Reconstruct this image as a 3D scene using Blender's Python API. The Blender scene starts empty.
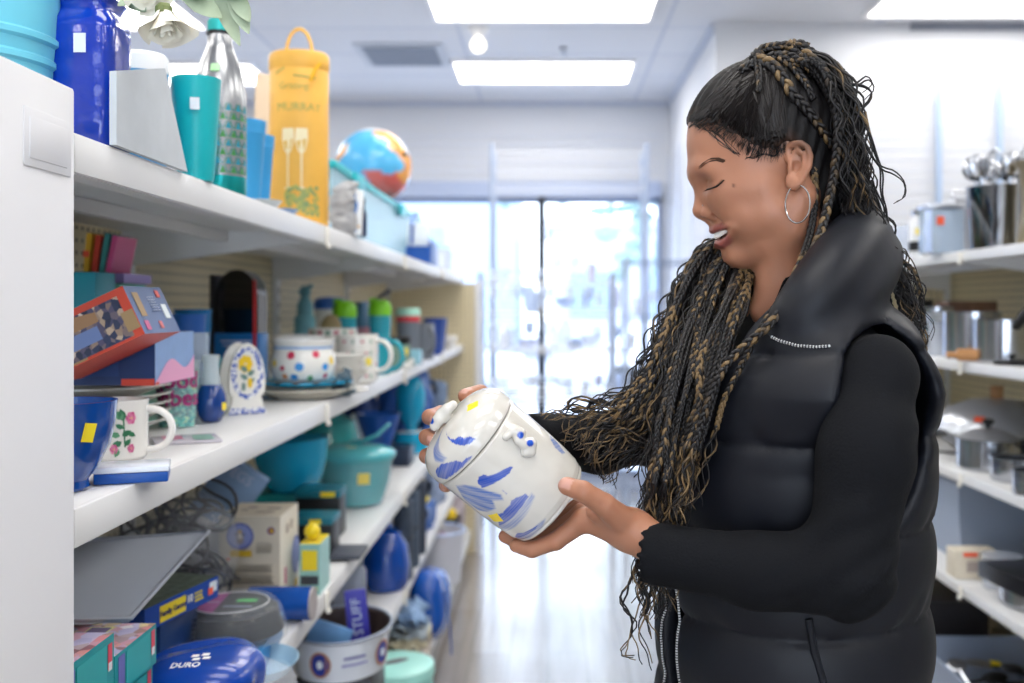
import bpy, bmesh, math, random, os
import numpy as np
from mathutils import Vector, Matrix, Euler

SC = bpy.context.scene
COL = SC.collection
random.seed(7); RNG = np.random.default_rng(11)
PI = math.pi

# ------------------------------------------------------------------ camera, world, exposure
FPX = 1000.0                      # focal length in pixels of a 1024 wide frame
CX, CY, CZ = 548.0, 308.0, 1.45   # vanishing point of the aisle, camera height
cam_d = bpy.data.cameras.new('camera'); cam = bpy.data.objects.new('camera', cam_d); COL.objects.link(cam)
cam.location = (0, 0, CZ); cam.rotation_euler = (PI/2, 0, 0)
cam_d.sensor_width = 36.0; cam_d.lens = 36.0*FPX/1024.0
cam_d.shift_x = (512-CX)/1024.0; cam_d.shift_y = (CY-341.5)/1024.0
cam_d.dof.use_dof = True; cam_d.dof.focus_distance = 1.08; cam_d.dof.aperture_fstop = 3.9
cam_d.clip_start = 0.05
SC.camera = cam
wd = bpy.data.worlds.new('daylight'); SC.world = wd; wd.use_nodes = True
bg = wd.node_tree.nodes['Background']; bg.inputs[0].default_value = (0.74, 0.85, 1.0, 1); bg.inputs[1].default_value = 4.0
SC.view_settings.view_transform = 'Standard'; SC.view_settings.look = 'None'
SC.view_settings.gamma = 1.0; SC.view_settings.use_curve_mapping = False
SC.view_settings.exposure = 0.68
CEIL = 3.10
LAMP_POWER = 5.6

def W(px, py, Y):
    """a point at depth Y seen at pixel px,py of the photograph"""
    return Vector(((px-CX)*Y/FPX, Y, CZ-(py-CY)*Y/FPX))

# ------------------------------------------------------------------ materials
MATS = {}
def rgb(h):
    h = h.lstrip('#'); c = [int(h[i:i+2], 16)/255 for i in (0, 2, 4)]
    return tuple(x/12.92 if x <= .04045 else ((x+.055)/1.055)**2.4 for x in c)
def mat(name, col='#808080', rough=.5, metal=0., trans=0., ior=1.45, alpha=1., spec=.5, coat=0., emit=0., sss=0., bump=0., bscale=60., vary=0., attr=False, sheen=0.):
    if name in MATS: return MATS[name]
    m = bpy.data.materials.new(name); m.use_nodes = True; MATS[name] = m
    nt = m.node_tree; b = nt.nodes['Principled BSDF']
    c = rgb(col) if isinstance(col, str) else col
    b.inputs['Base Color'].default_value = (*c, 1)
    b.inputs['Roughness'].default_value = rough; b.inputs['Metallic'].default_value = metal
    b.inputs['Transmission Weight'].default_value = trans; b.inputs['IOR'].default_value = ior
    b.inputs['Alpha'].default_value = alpha; b.inputs['Specular IOR Level'].default_value = spec
    b.inputs['Coat Weight'].default_value = coat
    b.inputs['Sheen Weight'].default_value = sheen
    if emit: b.inputs['Emission Color'].default_value = (*c, 1); b.inputs['Emission Strength'].default_value = emit
    if sss:
        b.inputs['Subsurface Weight'].default_value = sss; b.inputs['Subsurface Radius'].default_value = (.012, .005, .003)
        b.inputs['Subsurface Scale'].default_value = 1.0
    src = None
    if attr:
        a = nt.nodes.new('ShaderNodeVertexColor'); a.layer_name = 'Col'; src = a.outputs[0]
    if vary:
        tc = nt.nodes.new('ShaderNodeTexCoord'); nz = nt.nodes.new('ShaderNodeTexNoise'); nz.inputs['Scale'].default_value = bscale*.5; nz.inputs['Detail'].default_value = 4
        nt.links.new(tc.outputs['Object'], nz.inputs['Vector'])
        mx = nt.nodes.new('ShaderNodeMixRGB'); mx.blend_type = 'MULTIPLY'; mx.inputs[0].default_value = 1
        rp = nt.nodes.new('ShaderNodeMapRange'); rp.inputs['From Min'].default_value = .3; rp.inputs['From Max'].default_value = .7
        rp.inputs['To Min'].default_value = 1-vary; rp.inputs['To Max'].default_value = 1+vary*.3
        nt.links.new(nz.outputs[0], rp.inputs[0]); nt.links.new(rp.outputs[0], mx.inputs[2])
        if src: nt.links.new(src, mx.inputs[1])
        else: mx.inputs[1].default_value = (*c, 1)
        src = mx.outputs[0]
    if src: nt.links.new(src, b.inputs['Base Color'])
    if bump:
        tc = nt.nodes.new('ShaderNodeTexCoord'); nz = nt.nodes.new('ShaderNodeTexNoise'); nz.inputs['Scale'].default_value = bscale; nz.inputs['Detail'].default_value = 5
        bp = nt.nodes.new('ShaderNodeBump'); bp.inputs['Strength'].default_value = bump; bp.inputs['Distance'].default_value = .002
        nt.links.new(tc.outputs['Object'], nz.inputs['Vector']); nt.links.new(nz.outputs[0], bp.inputs['Height']); nt.links.new(bp.outputs[0], b.inputs['Normal'])
    return m
def plastic(c, r=.35): return mat('plastic_%s_%d' % (c[1:], r*100), c, r)
def gloss(c): return mat('glazed_%s' % c[1:], c, .1, coat=.3)
def card(c): return mat('card_%s' % c[1:], c, .45, vary=.08, bscale=40)
def cloth(c): return mat('cloth_%s' % c[1:], c, .9, vary=.25, bscale=90, bump=.5, sheen=.1)
def clear(c='#ffffff', r=.05, a=.3): return mat('clear_%s_%d' % (c[1:], a*100), c, r, alpha=a, spec=.8)

# ------------------------------------------------------------------ mesh builder
def rot_to(d):
    return Vector((0, 0, 1)).rotation_difference(Vector(d)).to_matrix().to_4x4()
class M:
    def __init__(s): s.v = []; s.f = []; s.m = []; s.n = 0; s.T = Matrix.Identity(4); s.cols = []
    def add(s, v, f, mi=0, T=None, col=None):
        v = np.asarray(v, dtype=float).reshape(-1, 3)
        A = np.array(s.T @ (T if T is not None else Matrix.Identity(4)))
        v = v @ A[:3, :3].T + A[:3, 3]
        s.v.append(v)
        if isinstance(f, np.ndarray): f = f.tolist()
        k = s.n
        s.f += [[i+k for i in q] for q in f]
        s.m += [mi]*len(f) if isinstance(mi, int) else list(mi)
        s.n += len(v)
        s.cols.append(np.ones((len(v), 4)) if col is None else (np.tile(np.array([*col, 1.]), (len(v), 1)) if np.ndim(col) == 1 else np.hstack([col, np.ones((len(v), 1))])))
        return s
    def box(s, c, d, mi=0, bev=0, T=None, mats6=None):
        x, y, z = [q/2 for q in d]
        if bev:
            bm = bmesh.new(); bmesh.ops.create_cube(bm, size=1, matrix=Matrix.Diagonal((d[0], d[1], d[2], 1)))
            bmesh.ops.bevel(bm, geom=bm.edges[:], offset=min(bev, min(d)*.49), segments=2, affect='EDGES', profile=.5)
            v = [(p.co.x+c[0], p.co.y+c[1], p.co.z+c[2]) for p in bm.verts]; f = [[q.index for q in g.verts] for g in bm.faces]; bm.free()
            return s.add(v, f, mi, T)
        v = [(c[0]+i*x, c[1]+j*y, c[2]+k*z) for i in (-1, 1) for j in (-1, 1) for k in (-1, 1)]
        f = [(0, 1, 3, 2), (4, 6, 7, 5), (0, 4, 5, 1), (2, 3, 7, 6), (0, 2, 6, 4), (1, 5, 7, 3)]   # -x +x -y +y -z +z
        return s.add(v, f, mi if mats6 is None else mats6, T)
    def lathe(s, prof, seg=32, mi=0, T=None, sx=1, sy=1, col=None, mfun=None):
        p = np.array(prof, float); n = len(p); a = np.linspace(0, 2*PI, seg, endpoint=False)
        v = np.stack([p[:, None, 0]*np.cos(a)*sx, p[:, None, 0]*np.sin(a)*sy, p[:, None, 1]+0*a], -1).reshape(-1, 3)
        f = []; mm = []
        for i in range(n-1):
            for j in range(seg):
                k = (j+1) % seg
                f.append((i*seg+j, i*seg+k, (i+1)*seg+k, (i+1)*seg+j)); mm.append(mi if mfun is None else mfun(i, j))
        if p[0, 0] > 1e-6: f.append(tuple(range(seg))[::-1]); mm.append(mi if mfun is None else mfun(0, 0))
        if p[-1, 0] > 1e-6 : f.append(tuple((n-1)*seg+j for j in range(seg))); mm.append(mi if mfun is None else mfun(n-2, 0))
        return s.add(v, f, mm, T, col)
    def cup(s, prof, th=.003, seg=32, mi=0, T=None, sx=1, sy=1, inner=None, mfun=None):
        """open vessel: outer profile bottom->rim, then the inside back down"""
        p = [(0.0001, prof[0][1])]+list(prof)
        q = [(max(r-th, .0005), max(z, prof[0][1]+th)) for r, z in prof[::-1]]
        n0 = len(p)-1
        if inner is not None and mfun is None:
            mfun = lambda i, j: mi if i < n0+1 else inner
        return s.lathe(p+q+[(0.0001, prof[0][1]+th)], seg, mi, T, sx, sy, mfun=mfun)
    def tube(s, path, r, mi=0, seg=8, caps=True, T=None, closed=False, flat=1., col=None):
        P = np.array([tuple(q) for q in path], float); n = len(P)
        R = np.full(n, r) if np.isscalar(r) else np.array(r, float)
        if closed: tg = np.roll(P, -1, 0)-np.roll(P, 1, 0)
        else: tg = np.gradient(P, axis=0)
        tg /= np.linalg.norm(tg, axis=1)[:, None]+1e-12
        up = np.array([0, 0, 1.]) if abs(tg[0, 2]) < .9 else np.array([1., 0, 0])
        u = np.cross(up, tg[0]); u /= np.linalg.norm(u); U = [u]
        for i in range(1, n):
            u = U[-1]-tg[i]*np.dot(U[-1], tg[i]); u /= np.linalg.norm(u)+1e-12; U.append(u)
        U = np.array(U); V = np.cross(tg, U); a = np.linspace(0, 2*PI, seg, endpoint=False)
        v = P[:, None]+R[:, None, None]*(U[:, None]*np.cos(a)[None, :, None]+V[:, None]*np.sin(a)[None, :, None]*flat)
        f = []
        for i in range(n if closed else n-1):
            i2 = (i+1) % n
            for j in range(seg): k = (j+1) % seg; f.append((i*seg+j, i*seg+k, i2*seg+k, i2*seg+j))
        if caps and not closed: f.append(tuple(range(seg))[::-1]); f.append(tuple((n-1)*seg+j for j in range(seg)))
        c = None if col is None else (col if np.ndim(col) == 1 else np.repeat(np.asarray(col), seg, axis=0))
        return s.add(v.reshape(-1, 3), f, mi, T, c)
    def prism(s, poly, h, mi=0, T=None, side=None):
        """polygon in xy (ccw) extruded 0..h in z"""
        n = len(poly); v = [(x, y, 0) for x, y in poly]+[(x, y, h) for x, y in poly]
        f = [tuple(range(n))[::-1], tuple(range(n, 2*n))]+[(i, (i+1) % n, n+(i+1) % n, n+i) for i in range(n)]
        return s.add(v, f, [mi, mi]+[mi if side is None else side]*n, T)
    def ball(s, c, r, mi=0, seg=20, T=None, col=None):
        r = (r, r, r) if np.isscalar(r) else r; n = seg//2
        p = [(max(math.sin(PI*i/n), 1e-5), -math.cos(PI*i/n)) for i in range(n+1)]
        TT = Matrix.Translation(c) @ Matrix.Diagonal((r[0], r[1], r[2], 1))
        return s.lathe(p, seg, mi, (T @ TT) if T is not None else TT, col=col)
    def quad(s, pts, mi=0, T=None): return s.add(pts, [tuple(range(len(pts)))], mi, T)
    def text(s, txt, size, T, mi=0, ext=.0004, align='CENTER', bold=0.):
        cu = bpy.data.curves.new('t', 'FONT'); cu.body = txt; cu.size = size; cu.extrude = ext; cu.align_x = align; cu.align_y = 'CENTER'; cu.offset = bold; cu.resolution_u = 3
        o = bpy.data.objects.new('t', cu); COL.objects.link(o)
        me = bpy.data.meshes.new_from_object(o)
        s.add([v.co[:] for v in me.vertices], [list(p.vertices) for p in me.polygons], mi, T)
        bpy.data.objects.remove(o); bpy.data.curves.remove(cu); bpy.data.meshes.remove(me); return s
    def build(s, name, mats, parent=None, loc=None, rot=None, sharp=35, attr=False, kind=None):
        me = bpy.data.meshes.new(name)
        v = np.concatenate(s.v) if s.v else np.zeros((0, 3))
        me.from_pydata(v.tolist(), [], s.f)
        for q in (mats if isinstance(mats, (list, tuple)) else [mats]): me.materials.append(q)
        me.polygons.foreach_set('material_index', s.m); me.polygons.foreach_set('use_smooth', [True]*len(s.f))
        if attr:
            a = me.color_attributes.new('Col', 'FLOAT_COLOR', 'POINT'); a.data.foreach_set('color', np.concatenate(s.cols).ravel())
        me.update()
        if sharp: me.set_sharp_from_angle(angle=math.radians(sharp))
        o = bpy.data.objects.new(name, me); COL.objects.link(o)
        if parent is not None: o.parent = parent
        if loc is not None: o.location = loc
        if rot is not None: o.rotation_euler = rot if not np.isscalar(rot) else (0, 0, rot)
        if kind: o['kind'] = kind
        return o
def tag(o, label, cat, group=None, kind=None):
    o['label'] = label; o['category'] = cat
    if group: o['group'] = group
    if kind: o['kind'] = kind
    return o
def thing(name, label, cat, loc=(0, 0, 0), rot=None, group=None):
    o = bpy.data.objects.new(name, None); o.empty_display_size = .02; COL.objects.link(o); o.location = loc
    if rot is not None: o.rotation_euler = rot if not np.isscalar(rot) else (0, 0, rot)
    return tag(o, label, cat, group)
def copy_tree(o, parent=None):
    c = o.copy(); COL.objects.link(c)
    if parent is not None: c.parent = parent
    for ch in o.children: copy_tree(ch, c)
    return c
def dup(o, loc, rot=None, label=None, scale=None, group=None):
    c = copy_tree(o); c.location = loc
    if rot is not None: c.rotation_euler = rot if not np.isscalar(rot) else (0, 0, rot)
    if label: c['label'] = label
    if group: c['group'] = group
    if scale: c.scale = (scale,)*3
    return c
def struct(name, m, mats, **k): return m.build(name, mats, kind='structure', **k)

# ------------------------------------------------------------------ implicit surfaces (numpy) -> mesh by surface nets
def sd_cone(P, a, b, ra, rb):
    a = np.array(a, float); b = np.array(b, float); d = b-a; L2 = d@d+1e-12
    t = np.clip(((P-a)@d)/L2, 0, 1)
    return np.linalg.norm(P-a-t[..., None]*d, axis=-1)-(ra+(rb-ra)*t)
def sd_ell(P, c, r, R=None):
    q = P-np.array(c, float)
    if R is not None: q = q@np.array(R)
    r = np.array(r, float); k0 = np.linalg.norm(q/r, axis=-1); k1 = np.linalg.norm(q/(r*r), axis=-1)+1e-9
    return k0*(k0-1)/k1
def smin(a, b, k):
    h = np.maximum(k-np.abs(a-b), 0)/k; return np.minimum(a, b)-h*h*k*.25
def smax(a, b, k): return -smin(-a, -b, k)
def sd_path(P, pts, rs, k=None):
    d = None
    for i in range(len(pts)-1):
        e = sd_cone(P, pts[i], pts[i+1], rs[i], rs[i+1]); d = e if d is None else (np.minimum(d, e) if not k else smin(d, e, k))
    return d
def nets(fn, lo, hi, h):
    lo = np.array(lo, float); n = np.ceil((np.array(hi)-lo)/h).astype(int)+1
    ax = [lo[i]+h*np.arange(n[i]) for i in range(3)]
    S = np.empty(n)
    for i in range(0, n[0], 24):
        G = np.stack(np.meshgrid(ax[0][i:i+24], ax[1], ax[2], indexing='ij'), -1); S[i:i+24] = fn(G)
    S[S == 0] = 1e-9; ins = S < 0
    c = np.zeros(n-1, int); acc = np.zeros((*(n-1), 3)); cnt = np.zeros(n-1)
    off = [(i, j, k) for i in (0, 1) for j in (0, 1) for k in (0, 1)]
    sl = lambda o: tuple(slice(o[a], n[a]-1+o[a]) for a in range(3))
    for A in off:
        for a in range(3):
            if A[a]: continue
            B = list(A); B[a] = 1
            s0, s1 = S[sl(A)], S[sl(B)]; cr = (s0 < 0) != (s1 < 0)
            t = np.where(cr, s0/np.where(cr, s0-s1, 1), 0)
            for q in range(3):
                acc[..., q] += np.where(cr, A[q]+(t if q == a else 0), 0)
            cnt += cr
    act = cnt > 0; idx = -np.ones(n-1, int); idx[act] = np.arange(act.sum())
    V = acc[act]/cnt[act][:, None]; cell = np.argwhere(act); V = lo+h*(V+cell)
    F = []
    for a in range(3):
        b, c_ = (a+1) % 3, (a+2) % 3
        s0 = [slice(None)]*3; s1 = [slice(None)]*3; s0[a] = slice(0, n[a]-1); s1[a] = slice(1, n[a])
        cr = ins[tuple(s0)] != ins[tuple(s1)]; E = np.argwhere(cr)
        E = E[(E[:, b] > 0) & (E[:, c_] > 0) & (E[:, b] < n[b]-1) & (E[:, c_] < n[c_]-1)]
        fl = ins[tuple(s0)][tuple(E.T)]
        def at(db, dc):
            q = E.copy(); q[:, b] -= db; q[:, c_] -= dc; return idx[tuple(q.T)]
        Q = np.stack([at(1, 1), at(0, 1), at(0, 0), at(1, 0)], 1)
        Q[~fl] = Q[~fl][:, ::-1]; F.append(Q)
    return V, np.concatenate(F)
def vnoise(P, s, seed=0):
    """smooth value noise, about -1..1"""
    r = np.random.default_rng(seed); k = r.normal(size=(7, 3)); k /= np.linalg.norm(k, axis=1)[:, None]; ph = r.uniform(0, 6.28, 7); f = r.uniform(.6, 1.8, 7)
    o = 0
    for i in range(7): o = o+np.sin((P@k[i])*s*f[i]+ph[i]+1.3*np.sin((P@k[(i+3) % 7])*s*.7+ph[i]))
    return o/3.2
# ------------------------------------------------------------------ the room
def m_floor():
    m = bpy.data.materials.new('plank_floor'); m.use_nodes = True; nt = m.node_tree; b = nt.nodes['Principled BSDF']; N = nt.nodes.new; L = nt.links.new
    tc = N('ShaderNodeTexCoord'); mp = N('ShaderNodeMapping'); mp.inputs['Rotation'].default_value = (0, 0, PI/2); L(tc.outputs['Object'], mp.inputs[0])
    br = N('ShaderNodeTexBrick'); br.inputs['Scale'].default_value = 1; br.inputs['Brick Width'].default_value = 1.2; br.inputs['Row Height'].default_value = .16
    br.inputs['Mortar Size'].default_value = .0025; br.inputs['Color1'].default_value = (*rgb('#a39c97'), 1); br.inputs['Color2'].default_value = (*rgb('#7d736c'), 1); br.inputs['Mortar'].default_value = (*rgb('#4e4640'), 1)
    L(mp.outputs[0], br.inputs[0])
    m2 = N('ShaderNodeMapping'); m2.inputs['Scale'].default_value = (30, 1.6, 1); L(tc.outputs['Object'], m2.inputs[0])
    nz = N('ShaderNodeTexNoise'); nz.inputs['Scale'].default_value = 1.4; nz.inputs['Detail'].default_value = 6; L(m2.outputs[0], nz.inputs[0])
    mx = N('ShaderNodeMixRGB'); mx.blend_type = 'MULTIPLY'; mx.inputs[0].default_value = .6
    cr = N('ShaderNodeValToRGB'); cr.color_ramp.elements[0].position = .3; cr.color_ramp.elements[0].color = (.45, .4, .38, 1); cr.color_ramp.elements[1].position = .7; cr.color_ramp.elements[1].color = (1, 1, 1, 1)
    L(nz.outputs[0], cr.inputs[0]); L(br.outputs[0], mx.inputs[1]); L(cr.outputs[0], mx.inputs[2]); L(mx.outputs[0], b.inputs['Base Color'])
    b.inputs['Roughness'].default_value = .3; b.inputs['Specular IOR Level'].default_value = .8; b.inputs['Coat Weight'].default_value = 1.; b.inputs['Coat Roughness'].default_value = .16; b.inputs['Coat IOR'].default_value = 1.7
    return m
def m_peg(name, c):
    m = bpy.data.materials.new(name); m.use_nodes = True; nt = m.node_tree; b = nt.nodes['Principled BSDF']; N = nt.nodes.new; L = nt.links.new
    g = N('ShaderNodeTexCoord'); sp = N('ShaderNodeSeparateXYZ'); L(g.outputs['Object'], sp.inputs[0])
    def mth(op, a, bb=None):
        n = N('ShaderNodeMath'); n.operation = op
        for i, q in enumerate((a, bb)):
            if q is None: continue
            if isinstance(q, (int, float)): n.inputs[i].default_value = q
            else: L(q, n.inputs[i])
        return n.outputs[0]
    def cell(o): return mth('ABSOLUTE', mth('SUBTRACT', mth('FRACT', mth('MULTIPLY', o, 1/.0254)), .5))
    xy = mth('ADD', sp.outputs[0], sp.outputs[1]); d2 = mth('ADD', mth('POWER', cell(xy), 2), mth('POWER', cell(sp.outputs[2]), 2))
    hole = mth('LESS_THAN', d2, .032)
    mx = N('ShaderNodeMixRGB'); mx.inputs[1].default_value = (*rgb(c), 1); mx.inputs[2].default_value = (*rgb('#5c5347'), 1); L(hole, mx.inputs[0]); L(mx.outputs[0], b.inputs['Base Color'])
    b.inputs['Roughness'].default_value = .55; return m
def m_tiles():
    m = bpy.data.materials.new('ceiling_tiles'); m.use_nodes = True; nt = m.node_tree; b = nt.nodes['Principled BSDF']; N = nt.nodes.new; L = nt.links.new
    tc = N('ShaderNodeTexCoord'); mp = N('ShaderNodeMapping'); mp.inputs['Location'].default_value = (.63+6, -.4+6.1, 0); L(tc.outputs['Object'], mp.inputs[0])
    br = N('ShaderNodeTexBrick'); br.offset = 0; br.inputs['Scale'].default_value = 1; br.inputs['Brick Width'].default_value = 1.22; br.inputs['Row Height'].default_value = .61; br.inputs['Mortar Size'].default_value = .011
    br.inputs['Color1'].default_value = (*rgb('#dfe2e8'), 1); br.inputs['Color2'].default_value = (*rgb('#d9dce3'), 1); br.inputs['Mortar'].default_value = (*rgb('#c3cad9'), 1)
    L(mp.outputs[0], br.inputs[0]); L(br.outputs[0], b.inputs['Base Color']); b.inputs['Roughness'].default_value = .9; return m
m_wall = mat('painted_wall', '#d9dbe0', .8); m_white = mat('white_metal', '#dedede', .38, spec=.5); m_post = mat('white_post', '#d9d9dc', .45)
m_peg_l = m_peg('cream_pegboard', '#d9cca9'); m_wire = mat('grey_wire', '#aab6cb', .4); m_dark = mat('black_plastic', '#101114', .4)
m_lamp = mat('lamp_diffuser', (1., .965, .92), .5, emit=LAMP_POWER); m_frame = mat('lamp_frame', '#f4f4f6', .5); m_chrome = mat('chrome', '#c9ccd2', .12, metal=1.); m_steel = mat('brushed_steel', '#b9bcc2', .25, metal=1.)
X0, X1, Y0, Y1 = -4.2, 4.4, -3.2, 8.0
struct('floor', M().box(((X0+X1)/2, (Y0+Y1)/2, -.03), (X1-X0, Y1-Y0, .06)), m_floor())
struct('ceiling', M().box(((X0+X1)/2, (Y0+Y1)/2, CEIL+.03), (X1-X0, Y1-Y0, .06)), m_tiles())
struct('wall_left', M().box((X0-.05, (Y0+Y1)/2, CEIL/2), (.1, Y1-Y0, CEIL)), m_wall)
struct('wall_right', M().box((X1+.05, (Y0+Y1)/2, CEIL/2), (.1, Y1-Y0, CEIL)), m_wall)
w = M(); w.box(((X0+X1)/2, Y0-.05, .2), (X1-X0, .1, .4)); w.box(((X0+X1)/2, Y0-.05, 2.85), (X1-X0, .1, .5)); w.box((X0+1.45, Y0-.05, 1.5), (2.9, .1, 2.2)); w.box((X1-1.45, Y0-.05, 1.5), (2.9, .1, 2.2))
struct('wall_rear', w, m_wall)  # middle left open for the added fill window
# the block of wall that comes forward on the right
struct('wall_side', M().box(((.97+X1)/2, (5.8+Y1)/2, CEIL/2), (X1-.97, Y1-5.8, CEIL)), m_wall)
WZ0, WZ1, WX0, WX1 = .12, 2.33, -2.9, .90
w = M(); w.box(((X0+.97)/2, Y1+.05, (CEIL+WZ1)/2), (.97-X0, .1, CEIL-WZ1)); w.box(((X0+.97)/2, Y1+.05, WZ0/2), (.97-X0, .1, WZ0))
w.box(((X0+WX0)/2, Y1+.05, (WZ0+WZ1)/2), (WX0-X0, .1, WZ1-WZ0)); w.box(((WX1+.97)/2, Y1+.05, (WZ0+WZ1)/2), (.97-WX1, .1, WZ1-WZ0))
struct('wall_front', w, m_wall)
m_glass = mat('window_glass', '#eef4ff', .02, alpha=.08, spec=1.)
m_alu = mat('pale_frame', '#8d9ab4', .5); m_hdr = mat('blue_header', '#aab6cf', .6)
edges = [WX0, -1.6, -.05, WX1]
for i in range(3):
    a, b_ = edges[i], edges[i+1]; f = M()
    for z in (WZ0+.02, WZ1-.02): f.box(((a+b_)/2, Y1-.01, z), (b_-a, .07, .04))
    for x in (a+.015, b_-.015): f.box((x, Y1-.01, (WZ0+WZ1)/2), (.03, .07, WZ1-WZ0))
    wf = struct('window_%d' % (i+1), f, m_alu if i < 2 else m_alu)
    if i == 2: M().box((a, Y1-.06, (WZ0+WZ1)/2+.05), (.055, .05, WZ1-WZ0+.1)).build('mullion', mat('dark_mullion', '#2c3038', .5), wf)
    pn = M().box(((a+b_)/2, Y1+.03, (WZ0+WZ1)/2), (b_-a-.05, .006, WZ1-WZ0-.06)).build('pane', m_glass, wf)
    if i == 2: M().box(((a+b_)/2, Y1-.05, WZ1+.06), (b_-a, .08, .12)).build('header_rail', m_hdr, wf)
    else: M().box(((a+b_)/2, Y1-.05, WZ1+.06), (b_-a, .08, .12)).build('header_rail', m_hdr, wf)
f = M()  # window added behind the camera, out of view, to let in frontal fill light
for x in (-1.28, .1, 1.48): f.box((x, Y0-.05, 1.5), (.05, .08, 2.2))
for zz in (.42, 2.58): f.box((.1, Y0-.05, zz), (2.76, .08, .05))
wf = struct('window_4', f, m_alu); M().box((.1, Y0-.08, 1.5), (2.7, .006, 2.15)).build('pane', m_glass, wf)
# a band of wall above the header where the ceiling meets the wall
struct('trim_1', M().box(((X0+.97)/2, Y1-.012, CEIL-.02), (.97-X0, .024, .04)), mat('trim_grey', '#c2c9d8', .6))
struct('trim_2', M().box((.958, 6.9, CEIL-.02), (.024, 2.2, .04)), mat('trim_grey'))
struct('trim_3', M().box(((2.1+X1)/2, 5.79, CEIL-.02), (X1-2.1, .03, .045)), mat('trim_dark', '#8f94a0', .6))
struct('baseboard_front', M().box(((X0+.97)/2, Y1-.01, .05), (.97-X0, .02, .1)), mat('trim_grey'))

# ---- ceiling lamps
def panel(x, y, lab):
    t = thing('ceiling_light', lab, 'ceiling light', (x, y, CEIL), group=None)
    f = M()
    for s in (-1, 1): f.box((s*.605, 0, -.012), (.02, .62, .024)); f.box((0, s*.3, -.012), (1.19, .02, .024))
    f.build('frame', m_frame, t); M().box((0, 0, -.008), (1.19, .58, .01)).build('diffuser', m_lamp, t); return t
panel(-.03, 5.38, 'large rectangular ceiling light in the nearer row, top centre of the picture')
panel(-.03, 6.94, 'flat ceiling light in the far row, straight above the window')
panel(2.38, 5.3, 'ceiling light at the top right corner, above the white side wall')
panel(-2.6, 5.55, 'ceiling light half hidden behind the white flowers at top left')
panel(-2.6, 7.0, 'ceiling light seen low between the steel bottle and the yellow gift tube')
for (x, y) in [(x_, y_) for x_ in (-.03, 2.38, -2.6) for y_ in (3.9, 2.35, .8, -.75, -2.3)]:
    tag(panel(x, y, ''), 'rectangular ceiling light out of view overhead', 'ceiling light', 'ceiling lights above the camera')
t = thing('air_vent', 'square grey louvred air vent in the ceiling left of the lights', 'air vent', (-.94, 6.5, CEIL))
m = M(); m.box((0, 0, -.006), (.56, .56, .012)); m.build('vent_frame', mat('vent_grey', '#c3c9d3', .5), t)
for i in range(7): M().box((0, -.21+i*.07, -.02), (.46, .045, .006), T=Matrix.Identity(4)).build('louvre', mat('vent_dark', '#8a93a2', .5), t)
t = thing('ceiling_bulb', 'small bare bulb fixture on the ceiling beside the vent', 'ceiling lamp', (-.41, 5.88, CEIL))
M().lathe([(.06, 0), (.06, -.02), (.035, -.04), (.03, -.06)][::-1], 24).build('lamp_holder', m_frame, t); M().ball((0, 0, -.105), .045, seg=20).build('bulb', mat('bulb_glass', '#fff6e0', .3, emit=1.2), t)
t = thing('fire_sprinkler', 'tiny dark sprinkler head poking from the ceiling tiles', 'sprinkler', (.1, 6.35, CEIL))
M().lathe([(.012, -.045), (.022, -.04), (.008, -.03), (.008, 0), (.03, 0)], 12).build('sprinkler_head', m_chrome, t)

# ---- gondola shelving
def run(name, label, side, Xf, Xb, ys, levels, lip, zbase, base_out, top_post=0.0, end_caps=(True, True)):
    """side=-1: shelves face +X (left of the aisle)"""
    t = thing(name, label, 'shelving', ((Xf+Xb)/2, (ys[0]+ys[-1])/2, 0)); ox, oy = t.location.x, t.location.y
    T = Matrix.Translation((-ox, -oy, 0)); s = 1 if Xf > Xb else -1; dep = abs(Xf-Xb); top = levels[0]
    for i in range(len(ys)-1):
        a, b = ys[i], ys[i+1]
        m = M(); m.T = T; m.box((Xb-s*.012, (a+b)/2, (top+.05)/2), (.018, b-a-.035, top-.05)); m.build('back_panel', m_peg_l, t)
        for li, z in enumerate(levels+[zbase]):
            base = li == len(levels); xf = Xf+s*base_out if base else Xf; d = abs(xf-Xb)
            m = M(); m.T = T; xc = (xf+Xb)/2
            m.box((xc, (a+b)/2, z-.007), (d, b-a-.004, .014), bev=.002)
            m.box((xf-s*.004, (a+b)/2, z-lip/2+.0004), (.009, b-a-.003, lip), bev=.002)
            if base: m.box((xf-s*.04, (a+b)/2, (z-lip)/2), (.01, b-a-.004, z-lip))
            else:
                m.box((xf-s*.018, (a+b)/2, z-lip+.002), (.028, b-a-.004, .005))
                m.box((xc, (a+b)/2, z-.026), (.02, b-a-.01, .022))
                for yy in (a+.012, b-.012):
                    m.add([(Xb, yy-.005, z-.014), (Xb, yy-.005, z-.09), (Xb+s*.05, yy-.005, z-.085), (xf-s*.02, yy-.005, z-.035), (xf-s*.02, yy-.005, z-.014),
                           (Xb, yy+.005, z-.014), (Xb, yy+.005, z-.09), (Xb+s*.05, yy+.005, z-.085), (xf-s*.02, yy+.005, z-.035), (xf-s*.02, yy+.005, z-.014)],
                          [(0, 1, 2, 3, 4), (9, 8, 7, 6, 5), (0, 5, 6, 1), (1, 6, 7, 2), (2, 7, 8, 3), (3, 8, 9, 4), (4, 9, 5, 0)])
            m.build('shelf', m_white, t)
            if not base and i > 0:
                c = M(); c.T = T; c.box((xf+s*.003, a, z-lip*.55), (.01, .014, lip*.95), bev=.003); c.ball((xf+s*.006, a, z-lip-.004), .007, seg=10); c.build('shelf_clip', mat('ivory_clip', '#e8e4da', .4), t)
    for i, y in enumerate(ys):
        m = M(); m.T = T; m.box((Xb, y, top/2), (.03, .03, top))
        for k in range(int(top/.05)): m.box((Xb+s*.016, y, .06+k*.05), (.003, .004, .025), 1)
        m.build('upright', [m_white, mat('slot_grey', '#6d6a64', .6)], t)
    return t, T
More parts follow.
